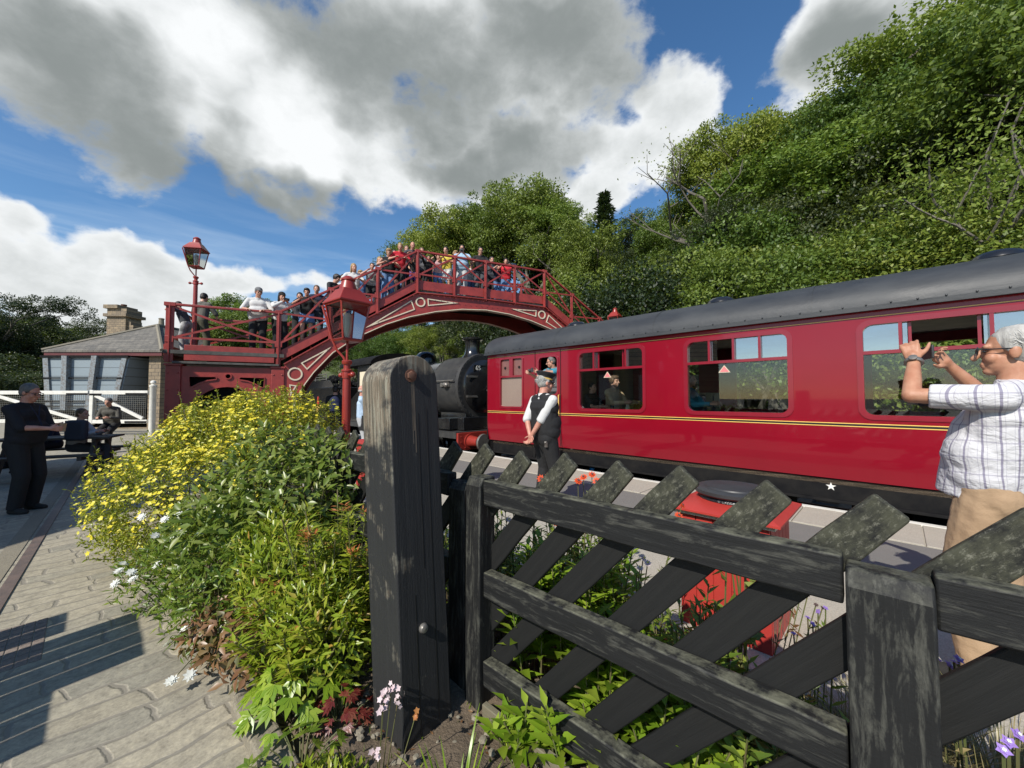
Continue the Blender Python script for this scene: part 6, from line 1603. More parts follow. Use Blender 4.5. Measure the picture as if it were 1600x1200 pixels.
    o, J = person('bearded man in teal shirt leaning out of the carriage door window with a camera', p, RT+math.pi+R(14), 1.72, lean=.40, hands=((.22, .62, 1.33), (.36, .60, 1.29)), head=(R(-58), R(12)), top=TE, sleeve='short', bottom=BK, vest=GR, hair=HMG, skin='fair', glasses=True, voxel=.0095, palms=((-1, 0, .1), (1, .0, .1)), poles=((-.6, -.2, -1), (.6, -.3, -1)))
    phone_at(J['W'], (J['arms'][0][2]+J['arms'][1][2])/2+V3((.04, .05, .05)), 'small black camera held out of the carriage door window', 'camera', (.12, .05, .075), RZ(RT+math.pi+R(14)-R(55)), 'camera', True)
    def seated(label, t, q, rz, h, **kw):
        kw.setdefault('hands', ((-.14, .40, .84), (.14, .40, .84)))
        return person(label, inc(t, q, FL+.16), RT+rz, h, pz=.60, feet=((-.1, .42, 0), (.1, .42, 0)), voxel=.011, **kw)
    seated('dark haired boy in black top looking out of the first carriage window', -4.46, 6.80, R(-90), 1.55, top=BK, sleeve='short', bottom=DN, hair=HB, head=(R(-10), 0))
    seated('woman in beige jacket seated at the table in the first carriage window', -4.06, 6.98, R(-100), 1.72, top=BE, sleeve='long', bottom=BK, hair=HBR, hstyle='mop', head=(R(5), 0))
    seated('person in dark blue top at the right side of the first carriage window', -3.22, 7.35, R(90), 1.7, top=NV, sleeve='long', bottom=BK, hair=HB)
    seated('passenger in teal top at the left edge of the second carriage window', -2.55, 6.9, R(-90), 1.7, top=TE, sleeve='long', bottom=BK, hair=HBR)
    seated('white haired passenger deep inside the third carriage window', .62, 8.6, R(90), 1.74, top=SL, sleeve='long', bottom=BK, hair=HG)
    b = MB(); b.lathe([(.032, 0), (.034, .02), (.034, .13), (.018, .17), (.015, .2), (.017, .205), (.017, .222)], n=14); t = b.build('water_bottle', MT['lampglass'], None, Matrix.Translation(inc(-3.98, 6.78, 1.277))); tag(t, 'clear water bottle on the table in the first carriage window', 'bottle')
    b = MB(); b.lathe([(.04, 0), (.045, .07), (.043, .075), (.043, .10), (.03, .12), (.03, .15)], n=16); t = b.build('drink_cup', MT['cream'], None, Matrix.Translation(inc(-3.66, 6.80, 1.277))); tag(t, 'cream lidded cup on the table in the first carriage window', 'cup')
make_people()
# ------------------------------------------------------------------ vegetation
def shell(blobs, n, depth=.14, lumps=0, bias=.2, zmin=.02):
    """points near the surfaces of several ellipsoids, and outward normals"""
    vol = np.array([b[1][0]*b[1][1]+b[1][0]*b[1][2] for b in blobs]); cnt = (n*vol/vol.sum()).astype(int)
    PP = []; NN = []
    for (c, r), k in zip(blobs, cnt):
        c = np.array(c, float); r = np.array(r, float)
        u = rdir(k); u[:, 2] += bias; u = unit(u)
        rho = 1-np.minimum(rng.exponential(depth, k), .8)
        ph = c.sum()*7; lump = 1+.10*np.sin(u[:, 0]*7+ph)*np.sin(u[:, 1]*8+1.3*ph)+.07*np.sin(u[:, 2]*11+u[:, 0]*9+ph)
        p = c+u*r*(rho*lump)[:, None]; keep = p[:, 2] > zmin
        for (c2, r2) in blobs:
            if c2 is c: continue
            dd = (((p-np.array(c2))/np.array(r2))**2).sum(1)
            if not np.allclose(c, c2): keep &= dd > .45
        PP.append(p[keep]); NN.append(unit(u/r)[keep])
    return np.concatenate(PP), np.concatenate(NN)

def plant(name, label, cat, base, group=None):
    o = empty(name, base, 0, label, cat, group); return o
def rel(blobs, base): return [((c[0]-base[0], c[1]-base[1], c[2]-base[2]), r) for c, r in blobs]
def stalks(pts, r=.004, n=4):
    b = MB()
    for p in pts: b.tube(p, [r*1.3]+[r]*(len(p)-1), n)
    return b

def gx(x, Y, z=0): r = ray(x, 622); return V3((r.x/r.y*Y, Y, z))
def at(x, y, Y): r = ray(x, y); return V3((r.x/r.y*Y, Y, CAMH+r.z/r.y*Y))

# ---- yellow shrub
def yellow_bush():
    base = (-3.2, 4.2, 0)
    root = plant('yellow_shrub', 'big rounded shrub covered in small yellow flowers spilling over the path', 'shrub', base)
    blobs = rel([((-3.6, 4.75, .72), (.8, .8, .70)), ((-3.05, 4.45, .90), (.85, .75, .68)), ((-2.45, 4.15, .98), (.62, .6, .62)), ((-3.62, 4.05, .52), (.6, .6, .55)), ((-3.15, 3.75, .50), (.64, .55, .52)), ((-2.7, 3.75, .62), (.6, .5, .55)), ((-2.2, 3.75, .8), (.45, .45, .62)), ((-3.7, 4.2, .28), (.55, .5, .30)), ((-3.2, 3.62, .26), (.55, .36, .28))], base)
    P, N = shell(blobs, 52000, .10)
    lf = Leaves(); n = len(P)
    lf.add(P, N*.5+rdir(n)*.9+np.array([0, 0, .25]), N+rdir(n)*.7+np.array([0, 0, .4]), rng.uniform(.022, .042, n), rng.uniform(.011, .019, n))
    # upright leafy twigs breaking the outline
    Q, M = shell(blobs, 520, .03, bias=.5); tw = []
    for p, m in zip(Q, M):
        d = m*.6+np.array([0, 0, .7])+rng.normal(size=3)*.3; d /= np.linalg.norm(d); L = rng.uniform(.06, .2); k = 16
        tw.append([p-d*.08, p+d*L]); t = rng.uniform(0, 1, k); pp = p+d*L*t[:, None]
        lf.add(pp, rdir(k)+d*.9, rdir(k)+np.array([0, 0, .8]), rng.uniform(.02, .038, k), .014)
    lf.build('foliage', MT['yl'], root)
    P, N = shell(blobs, 15000, .035, bias=.5); n = len(P)
    # flowers thin out low down and between clumps
    ph = np.sin(P[:, 0]*9+2*np.sin(P[:, 1]*7))+np.sin(P[:, 1]*11+P[:, 2]*8)+np.sin(P[:, 2]*13+P[:, 0]*6)
    keep = rng.uniform(size=n) < np.clip((P[:, 2]-.05)/.8, .10, 1)*np.clip(.58+.42*ph, .08, 1); P = P[keep]+N[keep]*.02; N = N[keep]; n = len(P)
    f = Leaves(); f.disc(P, N*.7+rdir(n)*.5+np.array([0, -.15, .7]), rng.uniform(.014, .025, n), 5, .25); o = f.build('flowers', MT['yflower'], root); o['kind'] = 'stuff'
    stalks([[tuple(a), tuple(b)] for a, b in tw], .0025, 3).build('twigs', MT['stem'], root, angle=0)['kind'] = 'stuff'
    b = MB(); rr = random.Random(4)
    for i in range(60):
        c = rr.choice(blobs); e = V3(c[0])+V3((rr.uniform(-.5, .5)*c[1][0], rr.uniform(-.5, .5)*c[1][1], rr.uniform(0, .6)*c[1][2])); s = V3((e.x*.55, e.y*.55, 0)); b.tube([s, s.lerp(e, .5)+V3((rr.uniform(-.1, .1), 0, .05)), e], [.012, .009, .004], 5)
    b.build('branches', MT['stem'], root)
yellow_bush()

def leafy(name, label, cat, base, blobs, n, L, W, mat, depth=.15, up=.3, out=.5, rnd=.7, fold=.25, droop=.15, bias=.2, stems=30, group=None, nup=.5):
    root = plant(name, label, cat, base, group); bl = rel(blobs, base); P, N = shell(bl, n, depth, bias=bias); k = len(P)
    lf = Leaves(); lf.add(P, N*out+rdir(k)*rnd+np.array([0, 0, up]), N+rdir(k)*.4+np.array([-.15, -.25, nup+.2]), rng.uniform(L*.7, L*1.2, k), rng.uniform(W*.7, W*1.2, k), fold, droop)
    lf.build('foliage', MT[mat], root); rr = random.Random(len(label))
    if stems:
        st = []
        for i in range(stems):
            c = rr.choice(bl); e = V3(c[0])+V3((rr.uniform(-.7, .7)*c[1][0], rr.uniform(-.7, .7)*c[1][1], rr.uniform(0, .8)*c[1][2])); s = V3((e.x*.6, e.y*.6, 0)); st.append([s, s.lerp(e, .5)+V3((rr.uniform(-.04, .04), rr.uniform(-.04, .04), .02)), e])
        stalks(st, .004, 4).build('stems', MT['stem'], root)
    return root, bl
# ---- glossy green shrub by the lamp and the smaller shrubs along the kerb
leafy('leafy_shrub', 'dense green shrub with drooping pointed leaves between the yellow shrub and gate post', 'shrub', (-1.75, 2.95, 0), [((-1.82, 3.05, .88), (.42, .42, .47)), ((-1.55, 2.80, .70), (.40, .38, .42)), ((-1.98, 2.8, .55), (.40, .40, .45)), ((-1.4, 3.0, .98), (.26, .26, .26))], 3600, .085, .034, 'shrub', up=-.15, out=.7, droop=.25)
r_, bl = leafy('white_flowered_plant', 'green plant with a few white pincushion flowers at the edge of the path', 'plant', (-2.3, 3.0, 0), [((-2.35, 3.15, .38), (.48, .42, .38)), ((-2.0, 2.75, .38), (.42, .40, .40)), ((-2.55, 2.95, .22), (.35, .3, .25)), ((-1.75, 2.5, .30), (.36, .34, .34))], 6500, .060, .018, 'midgreen', up=.25)
fl = []; st = []
for x, y, Y in ((297, 791, 2.75), (280, 805, 2.8), (258, 812, 2.85), (242, 838, 2.8), (222, 808, 2.95), (270, 843, 2.7), (282, 833, 2.72), (193, 882, 2.75), (205, 895, 2.62), (181, 912, 2.66), (208, 906, 2.58), (246, 883, 2.6), (312, 836, 2.55), (186, 893, 2.7), (268, 1065, 2.05), (297, 1055, 2.08), (262, 1008, 2.3), (290, 985, 2.32)):
    p = at(x, y, Y)-V3((-2.3, 3.0, 0)); fl.append(p); g = V3((p.x*.8+.12, p.y*.8+.1, .02)); st.append([g, g.lerp(p, .6)+V3((0, 0, .06)), p])
for p in fl:
    f = Leaves(); nn = unit(np.array([[.1, -.5, .8]])+rng.normal(size=(1, 3))*.25)
    for k, (rr_, z_) in enumerate(((.034, 0), (.027, .006), (.018, .012))): f.disc(np.array([p])+nn*z_, nn, rr_, 8, .25)
    f.build('flower_head', MT['wflower'], r_)
stalks(st, .003, 4).build('flower_stalks', MT['stem'], r_)
# ---- spurge: leaf whorls on upright stems with rusty tips
def spurge():
    base = (-.98, 2.2, 0); root = plant('spurge_clump', 'yellow green spurge with narrow leaves and orange tips beside the gate post', 'plant', base)
    lf = Leaves(); tip = Leaves(); st = []; rr = random.Random(9)
    spots = []
    for i in range(88):
        a = rr.uniform(0, 6.28); d = math.sqrt(rr.random()); spots.append((-.02+d*math.cos(a)*.34, .03+d*math.sin(a)*.42, 1-d*.45))
    for (x, y, hh) in spots:
        h = rr.uniform(.62, 1.12)*hh*(1.0 if y > -.1 else .72); lean = V3((rr.uniform(-.12, .12), rr.uniform(-.16, .08), 0))+V3((x*.35, y*.2, 0)); p0 = V3((x*.7, y*.7, 0)); p1 = p0+lean+V3((0, 0, h)); st.append([p0, p0.lerp(p1, .5)-lean*.15, p1])
        k = rr.randint(34, 50); t = rng.uniform(.45, 1., k)**.8; a = rng.uniform(0, 6.28, k); ax = np.array(p1-p0); P = np.array(p0)+ax*t[:, None]
        D = np.stack([np.cos(a), np.sin(a), .25+.8*(t-.6)], 1)
        lf.add(P, D, np.array([[0, 0, 1.]])+rng.normal(size=(k, 3))*.25, rng.uniform(.055, .09, k), rng.uniform(.011, .018, k), .2, .2)
        if rr.random() < .28:
            k = 22; a = rng.uniform(0, 6.28, k); D = np.stack([np.cos(a), np.sin(a), rng.uniform(.1, .9, k)], 1); tip.add(np.array([p1])+rng.normal(size=(k, 3))*.012, D, np.array([[0, 0, 1.]])+rng.normal(size=(k, 3))*.3, rng.uniform(.03, .055, k), .010, .2, .1)
    lf.build('foliage', MT['euph'], root); tip.build('orange_tips', MT['orange'], root)['kind'] = 'stuff'; stalks(st, .004, 4).build('stems', MT['stem'], root)
spurge()
leafy('low_shrub', 'lime green narrow leaved plant filling the bed in front of the gate post', 'plant', (-1.25, 2.1, 0), [((-1.24, 2.28, .42), (.32, .28, .34)), ((-.98, 2.04, .32), (.28, .22, .30)), ((-1.45, 2.5, .5), (.3, .28, .34))], 4200, .062, .017, 'euph', up=.5)
leafy('withered_plant', 'withered brown leaved plant low at the kerb', 'plant', (-1.55, 2.3, 0), [((-1.62, 2.30, .17), (.26, .2, .20)), ((-1.38, 2.12, .20), (.20, .16, .16))], 650, .065, .035, 'brown', up=.0, rnd=1.1, droop=.4)
def palmate(name, label, base, n, R0, h, size, mat, lobes=5, group=None, spreadang=34):
    root = plant(name, label, 'plant', base, group); lf = Leaves(); st = []; rr = random.Random(n)
    for i in range(n):
        a = rr.uniform(0, 6.28); d = math.sqrt(rr.random())*R0; x, y = d*math.cos(a), d*math.sin(a); z = h*(1-.55*(d/R0)**2)*rr.uniform(.7, 1.1); p = V3((x, y, z)); st.append([V3((x*.3, y*.3, 0)), V3((x*.7, y*.7, z*.75)), p])
        out = V3((x, y, .05)).normalized()+V3((rr.uniform(-.4, .4), rr.uniform(-.4, .4), 0)); nn = (V3((0, -.25, 1))+out*.5+V3((rr.uniform(-.3, .3), rr.uniform(-.3, .3), 0))).normalized(); d0 = (out-nn*out.dot(nn)).normalized()
        s = size*rr.uniform(.7, 1.2)
        for L in range(lobes):
            an = R(spreadang*(L-(lobes-1)/2)); dd = Matrix.Rotation(an, 3, nn) @ d0; ll = s*(1-.09*abs(L-(lobes-1)/2))
            lf.add([tuple(p)], np.array([tuple(dd)]), np.array([tuple(nn)]), ll, ll*.42, .12, .15)
    lf.build('foliage', MT[mat], root); stalks(st, .0025, 4).build('stems', MT['stem'], root); return root
palmate('cranesbill', 'bright green palmate leaved plant at the foot of the bed by the kerb', (-1.02, 1.90, .03), 60, .22, .26, .075, 'bright')
palmate('cranesbill', 'small palmate leaved clump in front of the gate post near the kerb', (-.86, 1.62, .02), 34, .2, .13, .055, 'midgreen')
palmate('coral_bells', 'dark red crinkled leaf clump at the left foot of the gate post', (-.80, 1.84, .03), 46, .14, .15, .045, 'redleaf', 6, None, 30)
leafy('ground_cover_plant', 'low light green plant at the bottom edge beside the kerb', 'plant', (-.62, 1.42, .02), [((-.72, 1.48, .06), (.17, .15, .10)), ((-.50, 1.38, .07), (.18, .13, .12)), ((-.60, 1.28, .05), (.2, .12, .1))], 1500, .036, .014, 'euph', up=.6, stems=14)
# pink flower stems in front of the post
root = plant('pink_flowered_plant', 'slender stems of pale pink flowers in front of the gate post', 'plant', (-.55, 1.58, .02)); st = []
for i, (x, y, Y) in enumerate(((612, 1074, 1.6), (600, 1088, 1.58), (598, 1105, 1.56), (622, 1092, 1.6), (650, 1116, 1.55), (590, 1170, 1.45))):
    p = at(x, y, Y)-V3((-.55, 1.58, .02)); g = V3((p.x*.5, p.y*.3, 0)); st.append([g, g.lerp(p, .6), p]); f = Leaves(); k = 7
    f.disc(np.array([p])+rng.normal(size=(k, 3))*.010, rng.normal(size=(k, 3))*.4+np.array([0, -.6, .6]), rng.uniform(.008, .014, k), 5, .2); f.build('flower_head', MT['pink' if i != 4 else 'orange'], root)
stalks(st, .002, 4).build('stems', MT['stem'], root)
def straps(name, label, base, n, L, W, mat, spread=.5, r0=.06, cat='plant', group=None, rs=1):
    root = plant(name, label, cat, base, group); V = []; F = []; rr = random.Random(rs); c = 0
    for i in range(n):
        a = rr.uniform(0, 6.28); out = V3((math.cos(a), math.sin(a), 0)); p = out*rr.uniform(0, r0); l = L*rr.uniform(.6, 1.15); sp = rr.uniform(.15, 1)*spread; side = V3((-out.y, out.x, 0)); m = 7
        for k in range(m+1):
            t = k/m; q = p+out*(sp*l*t**1.7)+V3((0, 0, l*(t-.35*sp*t**3))); w = W*(1-t**2.2)*(.6+.4*min(1, t*4))*.5+.0004
            V += [tuple(q-side*w), tuple(q+side*w)]
        for k in range(m): F.append((c+2*k, c+2*k+1, c+2*k+3, c+2*k+2))
        c += 2*(m+1)
    mobj('blades', npmesh('blades', np.array(V), np.array(F), MT[mat]), root); return root
straps('day_lily', 'yellow green strap leaved clump at the foot of the gate post', (-.20, 1.36, .02), 58, .30, .013, 'bright', .75, .10, rs=2)
straps('day_lily', 'sparse strap leaves at the bottom edge left of the gravel board', (-.42, 1.22, .0), 26, .20, .010, 'bright', .8, .08, rs=5)
straps('iris', 'pointed grey green sword leaves at the bottom edge below the fence', (.50, .93, .0), 9, .36, .022, 'midgreen', .25, .09, rs=7)
# ---- bed behind the fence
def uprights(label, t, n, cnt, h, mat, leafL=.10, leafW=.03, rad=.2, rs=1, group='leafy border plants behind the fence', zlo=.3):
    base = fpt(t, n, .03); root = plant('border_perennial', label, 'plant', base, group); lf = Leaves(); st = []; rr = random.Random(rs)
    for i in range(cnt):
        a = rr.uniform(0, 6.28); d = math.sqrt(rr.random())*rad; p0 = V3((d*math.cos(a), d*math.sin(a), 0)); hh = h*rr.uniform(.6, 1.1); p1 = p0+V3((rr.uniform(-.1, .1), rr.uniform(-.1, .1), hh)); st.append([p0, p0.lerp(p1, .5)+V3((rr.uniform(-.015, .015), rr.uniform(-.015, .015), 0)), p1])
        prs = int(hh/.035); 
        for j in range(prs):
            tt = (j+.5)/prs
            if tt < zlo: continue
            a0 = j*1.57+rr.uniform(-.3, .3); s = leafL*(.55+.6*math.sin(math.pi*min(1, tt*.85+.1)))*rr.uniform(.8, 1.2); P = np.array(p0.lerp(p1, tt))
            for q in (0, math.pi): lf.add([P], np.array([[math.cos(a0+q), math.sin(a0+q), .45+.5*tt]]), np.array([[rr.uniform(-.2, .2), rr.uniform(-.2, .2), 1.]]), s, s*leafW/leafL*1.15, .2, .25)
    lf.build('foliage', MT[mat], root); stalks(st, .0032, 4).build('stems', MT['stem'], root); return root
for i, (t, n, c, h, m, lab, r) in enumerate((
        (-1.28, 1.62, 16, .74, 'bright', 'tall lime green leafy stems just right of the gate stile', .16), (-1.02, 1.78, 20, .70, 'bright', 'lime green leafy stems behind the left end of the fence rails', .2),
        (-.78, 1.60, 16, .56, 'bright', 'lime leafy stems behind the middle rail left of the red bin', .17), (-.62, 1.86, 20, .60, 'midgreen', 'mid green leafy stems in front of the red bin', .2),
        (-1.30, 2.10, 24, .78, 'midgreen', 'tall mid green stems at the back of the bed below the guard', .24), (-.50, 1.52, 12, .34, 'bright', 'short lime leafy plant low behind the lower rail', .16),
        (-.90, 1.42, 12, .30, 'bright', 'short lime plant between the two lower rails at left', .14), (-1.62, 1.9, 20, .72, 'midgreen', 'leafy stems hidden behind the gate post', .24),
        (-.25, 1.72, 16, .40, 'midgreen', 'green leafy clump low at the right of the red bin', .2), (-2.1, 1.9, 22, .7, 'midgreen', 'leafy stems left of the gate post behind the fence', .3), (-1.1, 1.25, 9, .22, 'bright', 'small lime seedling in front of the lowest rail', .06))):
    uprights(lab, t, n, int(c*1.5), h, m, .105 if m == 'bright' else .085, .034 if m == 'bright' else .022, r, 20+i)
palmate('broad_leaved_plant', 'broad bright green lobed leaves low at the bottom behind the rails', fpt(-.30, 1.50, .02), 40, .26, .20, .10, 'bright', 5, None, 42)
palmate('broad_leaved_plant', 'dark broad leaved clump at the foot of the red bin', fpt(-.28, 1.95, .02), 34, .24, .22, .085, 'midgreen', 5, None, 42)
def flowerstems(label, pix, mat, r, base, centre=None, petals=9, cat='flower', name='flowering_plant', leaves=None):
    root = plant(name, label, cat, base); st = []
    for (x, y, Y) in pix:
        p = at(x, y, Y)-V3(base); g = V3((p.x*.6, p.y*.6, 0)); st.append([g, g.lerp(p, .55)+V3((.01, 0, 0)), p]); f = Leaves(); nn = unit(np.array([[0, -.6, .7]])+rng.normal(size=(1, 3))*.3)
        f.disc(np.array([p]), nn, r, petals, .15); f.disc(np.array([p])+nn*r*.2, nn, r*.6, petals, .2); f.build('flower_head', MT[mat], root)
        if centre: f = Leaves(); f.disc(np.array([p])+nn*r*.35, nn, r*.33, 6, .5); f.build('flower_centre', MT[centre], root)
    stalks(st, .0028, 4).build('stems', MT['stem'], root)
    if leaves:
        lf = Leaves()
        for s in st:
            k = 16; t = rng.uniform(0, .92, k); P = np.array(s[0])+(np.array(s[2])-np.array(s[0]))*t[:, None]; a = rng.uniform(0, 6.28, k); lf.add(P, np.stack([np.cos(a), np.sin(a), .8+0*a], 1), rdir(k)+np.array([0, 0, .8]), rng.uniform(.03, .07, k), .011)
        lf.build('foliage', MT[leaves], root)
    return root
flowerstems('scarlet and orange daisy flowers in front of the platform edge by the guard', [(903, 752, 2.75), (912, 746, 2.8), (925, 742, 2.9), (932, 752, 2.85), (845, 748, 2.9), (858, 744, 3.0), (850, 755, 2.95), (942, 760, 2.8)], 'red', .034, (.42, 2.6, .04), 'seed', 9, leaves='yl')
flowerstems('small orange red daisies low among the border leaves', [(862, 895, 2.2), (870, 820, 2.4), (880, 808, 2.45), (1065, 790, 2.2), (1060, 806, 2.15)], 'red', .026, (.3, 2.2, .04), 'seed', 9, leaves='midgreen')
flowerstems('pale lilac daisies among the border leaves behind the middle rail', [(868, 912, 2.1), (890, 905, 2.12), (902, 892, 2.15), (885, 898, 2.2), (1005, 872, 1.95), (1012, 880, 1.9), (1000, 888, 1.9), (795, 812, 2.4), (790, 826, 2.4)], 'pink', .020, (.4, 2.1, .04), 'yflower', 10, leaves='midgreen')
flowerstems('violet cranesbill flowers at the lower right behind the fence', [(1491, 1035, 1.02), (1484, 1040, 1.03), (1498, 1030, 1.05), (1464, 1030, 1.1), (1576, 1160, .80), (1590, 1148, .82), (1568, 1172, .80)], 'purple', .013, (1.15, 1.0, .03), 'wflower', 5, leaves='dry')
flowerstems('pale violet flowers beside the foot of the red bin', [(1262, 965, 1.65), (1278, 955, 1.7), (1270, 975, 1.6), (1240, 990, 1.6), (1290, 950, 1.72), (1300, 1055, 1.4)], 'purple', .013, (1.25, 1.7, .03), None, 5, leaves='midgreen')
flowerstems('dark brown seed heads on thin stems in front of the red bin', [(1085, 955, 1.9), (1098, 948, 1.9), (1108, 952, 1.88), (1116, 945, 1.92), (1128, 950, 1.9), (1140, 960, 1.85), (1092, 962, 1.86), (1250, 935, 1.7), (1262, 930, 1.72), (1275, 945, 1.7), (1285, 950, 1.68), (1240, 945, 1.72), (1225, 950, 1.74)], 'seed', .011, (.9, 1.85, .03), None, 7, leaves='brown')
b = leafy('dark_leaved_rose', 'dark leaved upright plant in front of the red bin boards', 'plant', (1.02, 1.80, .03), [(tuple(at(1150, 900, 1.85)), (.07, .07, .10)), (tuple(at(1140, 985, 1.8)), (.10, .1, .10))], 60, .075, .034, 'shrub', stems=6)
straps('dry_grass_tuft', 'dry straw coloured grass at the lower right corner', (1.10, .80, .0), 420, .20, .0035, 'dry', 1.2, .30, rs=31)
straps('dry_grass_tuft', 'dry yellow grass beyond the fence at the right edge of the frame', (1.80, 1.46, .03), 420, .34, .005, 'dry', 1.0, .26, rs=41)
straps('dry_grass_tuft', 'dry grass with green blades just right of the wide fence post', (1.60, 1.60, .03), 300, .30, .005, 'dry', 1.0, .22, rs=42)
straps('dry_grass_tuft', 'dry grass stems at the right of the red bin behind the fence', (1.28, 1.55, .02), 260, .34, .003, 'dry', .7, .26, rs=32)
straps('dry_grass_tuft', 'straw litter of dead stems under the lower rails', fpt(-.95, 1.55, .02), 220, .16, .003, 'dry', 1.1, .35, rs=33)
straps('dry_grass_tuft', 'thin dry grass stalks between the fence and platform at the right edge', (1.45, 1.10, .02), 200, .38, .003, 'dry', .6, .25, rs=34)
# small weeds and fallen leaves on the soil
lf = Leaves(); k = 900; tt = rng.uniform(-2.6, .8, k); q = rng.uniform(.66, 2.3, k); P = np.array([tuple(fpt(a, b_, .07)) for a, b_ in zip(tt, q)]); D = rdir(k); D[:, 2] *= .3
lf.add(P, D, np.array([[0, 0, 1.]])+rng.normal(size=(k, 3))*.4, rng.uniform(.015, .04, k), rng.uniform(.006, .016, k)); o = lf.build('leaf_litter', MT['brown']); tag(o, 'scattered withered leaves on the soil of the flower bed', 'leaf litter', kind='stuff')
lf = Leaves(); k = 1500; tt = rng.uniform(-2.6, .9, k); q = rng.uniform(.64, 2.3, k); P = np.array([tuple(fpt(a, b_, .05)) for a, b_ in zip(tt, q)]); D = rdir(k); D[:, 2] = abs(D[:, 2])+.6
lf.add(P, D, rdir(k), rng.uniform(.02, .06, k), rng.uniform(.004, .012, k)); o = lf.build('weeds', MT['midgreen']); tag(o, 'short green weeds sprouting over the flower bed soil', 'weeds', kind='stuff')
b = MB(); rr = random.Random(8)
for i in range(260):
    p = fpt(rr.uniform(-2.3, .6), rr.uniform(.65, 1.25), .075); s = rr.uniform(.008, .026); b.ball(tuple(p), (s, s*rr.uniform(.6, 1), s*.6), RZ(rr.uniform(0, 3)), 6, 4)
o = b.build('pebbles', MT['kerb'], angle=20); tag(o, 'small pale stones scattered on the soil at the foot of the gate post', 'stones', kind='stuff')

# ---- trees: a few prototypes, copied
def branch_tree(b, h, spread, rr, depth=3, r0=None, lean=0.0, bare=False, up=.55):
    tips = []
    def grow(p, d, L, r, lev):
        n = 3; pts = [p]; q = p
        for i in range(n):
            d = (d+V3((rr.uniform(-.16, .16), rr.uniform(-.16, .16), .05))).normalized(); q = q+d*L/n; pts.append(q)
        b.tube(pts, [r*(1-.45*i/n) for i in range(n+1)], 7 if lev == 0 else 5)
        if lev >= depth: tips.append(q); return
        k = rr.choice((3, 4)) if lev == 0 else rr.choice((2, 3))
        for i in range(k):
            a = rr.uniform(0, 6.28); s = rr.uniform(.45, 1.0)*spread; nd_ = (d*up+V3((math.cos(a)*s, math.sin(a)*s, rr.uniform(.0, .35)))).normalized()
            grow(pts[-1] if rr.random() < .6 else pts[-2], nd_, L*rr.uniform(.55, .78), r*.52, lev+1)
        if lev > 0: tips.append(q)
    grow(V3((0, 0, -.5)), V3((lean, 0, 1)), h*.42, r0 or h*.022, 0); return tips
def tree_proto(kind, rs):
    """meshes of a tree about 10 m tall: trunk, crown"""
    global rng
    rng = np.random.default_rng(rs); rr = random.Random(rs); b = MB(); lf = Leaves()
    if kind == 'conifer':
        b.tube([(0, 0, -.5), (0, 0, 9.8)], [.2, .03], 7)
        z = .8
        while z < 9.8:
            r = 2.1*(1-z/10)**.85+.12; k = int(26*r+8); a = rng.uniform(0, 6.28, k); q = rng.uniform(.25, 1, k)*r; m = 7
            for j in range(m):
                rad = q*(j+1)/m; P = np.stack([rad*np.cos(a), rad*np.sin(a), z-rad*.18+rng.normal(size=k)*.07], 1); D = np.stack([np.cos(a+rng.normal(size=k)*.7), np.sin(a+rng.normal(size=k)*.7), -.1+rng.normal(size=k)*.25], 1)
                lf.quads(P, D, np.array([[0, 0, 1.]])+rng.normal(size=(k, 3))*.4, rng.uniform(.2, .4, k), .12)
            z += .28
        return b.mesh('trunk', MT['bark']), lf.mesh('crown', MT['conif'])
    if kind == 'bush':
        blobs = [((rr.uniform(-2.4, 2.4), rr.uniform(-1.6, 1.6), rr.uniform(1.2, 3.4)), (rr.uniform(1., 1.9), rr.uniform(1., 1.7), rr.uniform(.9, 1.6))) for _ in range(7)]; tips = [V3(c) for c, r in blobs]
        for c, r in blobs: b.tube([(c[0]*.2, c[1]*.2, -.4), (c[0]*.7, c[1]*.7, c[2]*.6), c], [.09, .06, .02], 5)
        N_, cl, s = 34000, 30, .105
    else:
        tips = branch_tree(b, 10, 1.0 if kind != 'tall' else .75, rr, 3, .24)
        if kind == 'tall': sc = (.9, .9, .95)
        blobs = [((t.x*1.0, t.y*1.0, t.z+.2), (rr.uniform(.85, 1.5), rr.uniform(.85, 1.5), rr.uniform(.6, 1.05))) for t in tips]
        if kind == 'dense': blobs += [((rr.uniform(-2, 2), rr.uniform(-2, 2), rr.uniform(2.2, 6.5)), (1.6, 1.6, 1.3)) for _ in range(9)]
        if kind == 'loose': blobs = [(c, (r[0]*.8, r[1]*.8, r[2]*.7)) for c, r in blobs]
        N_ = {'dense': 62000, 'loose': 42000, 'tall': 54000}[kind]; s = .118
    vol = np.array([r[0]*r[1]*r[2]**.5 for c, r in blobs]); cnt = (N_*vol/vol.sum()).astype(int)
    for (c, r), k in zip(blobs, cnt):
        # billowing clumps: leaves lie on the outside of many small rounded sprays
        C_ = 90; m = max(3, k//C_); u = rdir(m); u[:, 2] += .3; u = unit(u); cc = np.array(c)+u*np.array(r)*(1-np.minimum(rng.exponential(.16, m), .7))[:, None]
        w = rdir(m*C_); w[:, 2] += .15; w = unit(w); sz = np.repeat(rng.uniform(.6, 1.25, m), C_)[:, None]
        P = np.repeat(cc, C_, 0)+w*np.array([.42, .42, .27])*sz*rng.uniform(.75, 1.08, m*C_)[:, None]; U = np.repeat(u, C_, 0); n = len(P)
        lf.quads(P, w*.35+U*.25+rdir(n)*.7+np.array([0, 0, -.25]), w*1.0+U*.4+rdir(n)*.38+np.array([0, 0, .35]), rng.uniform(s*.7, s*1.35, n), rng.uniform(s*.42, s*.78, n))
    return b.mesh('trunk', MT['bark']), lf.mesh('crown', MT['treeA'])
PROTO = {}; SAMP = {}
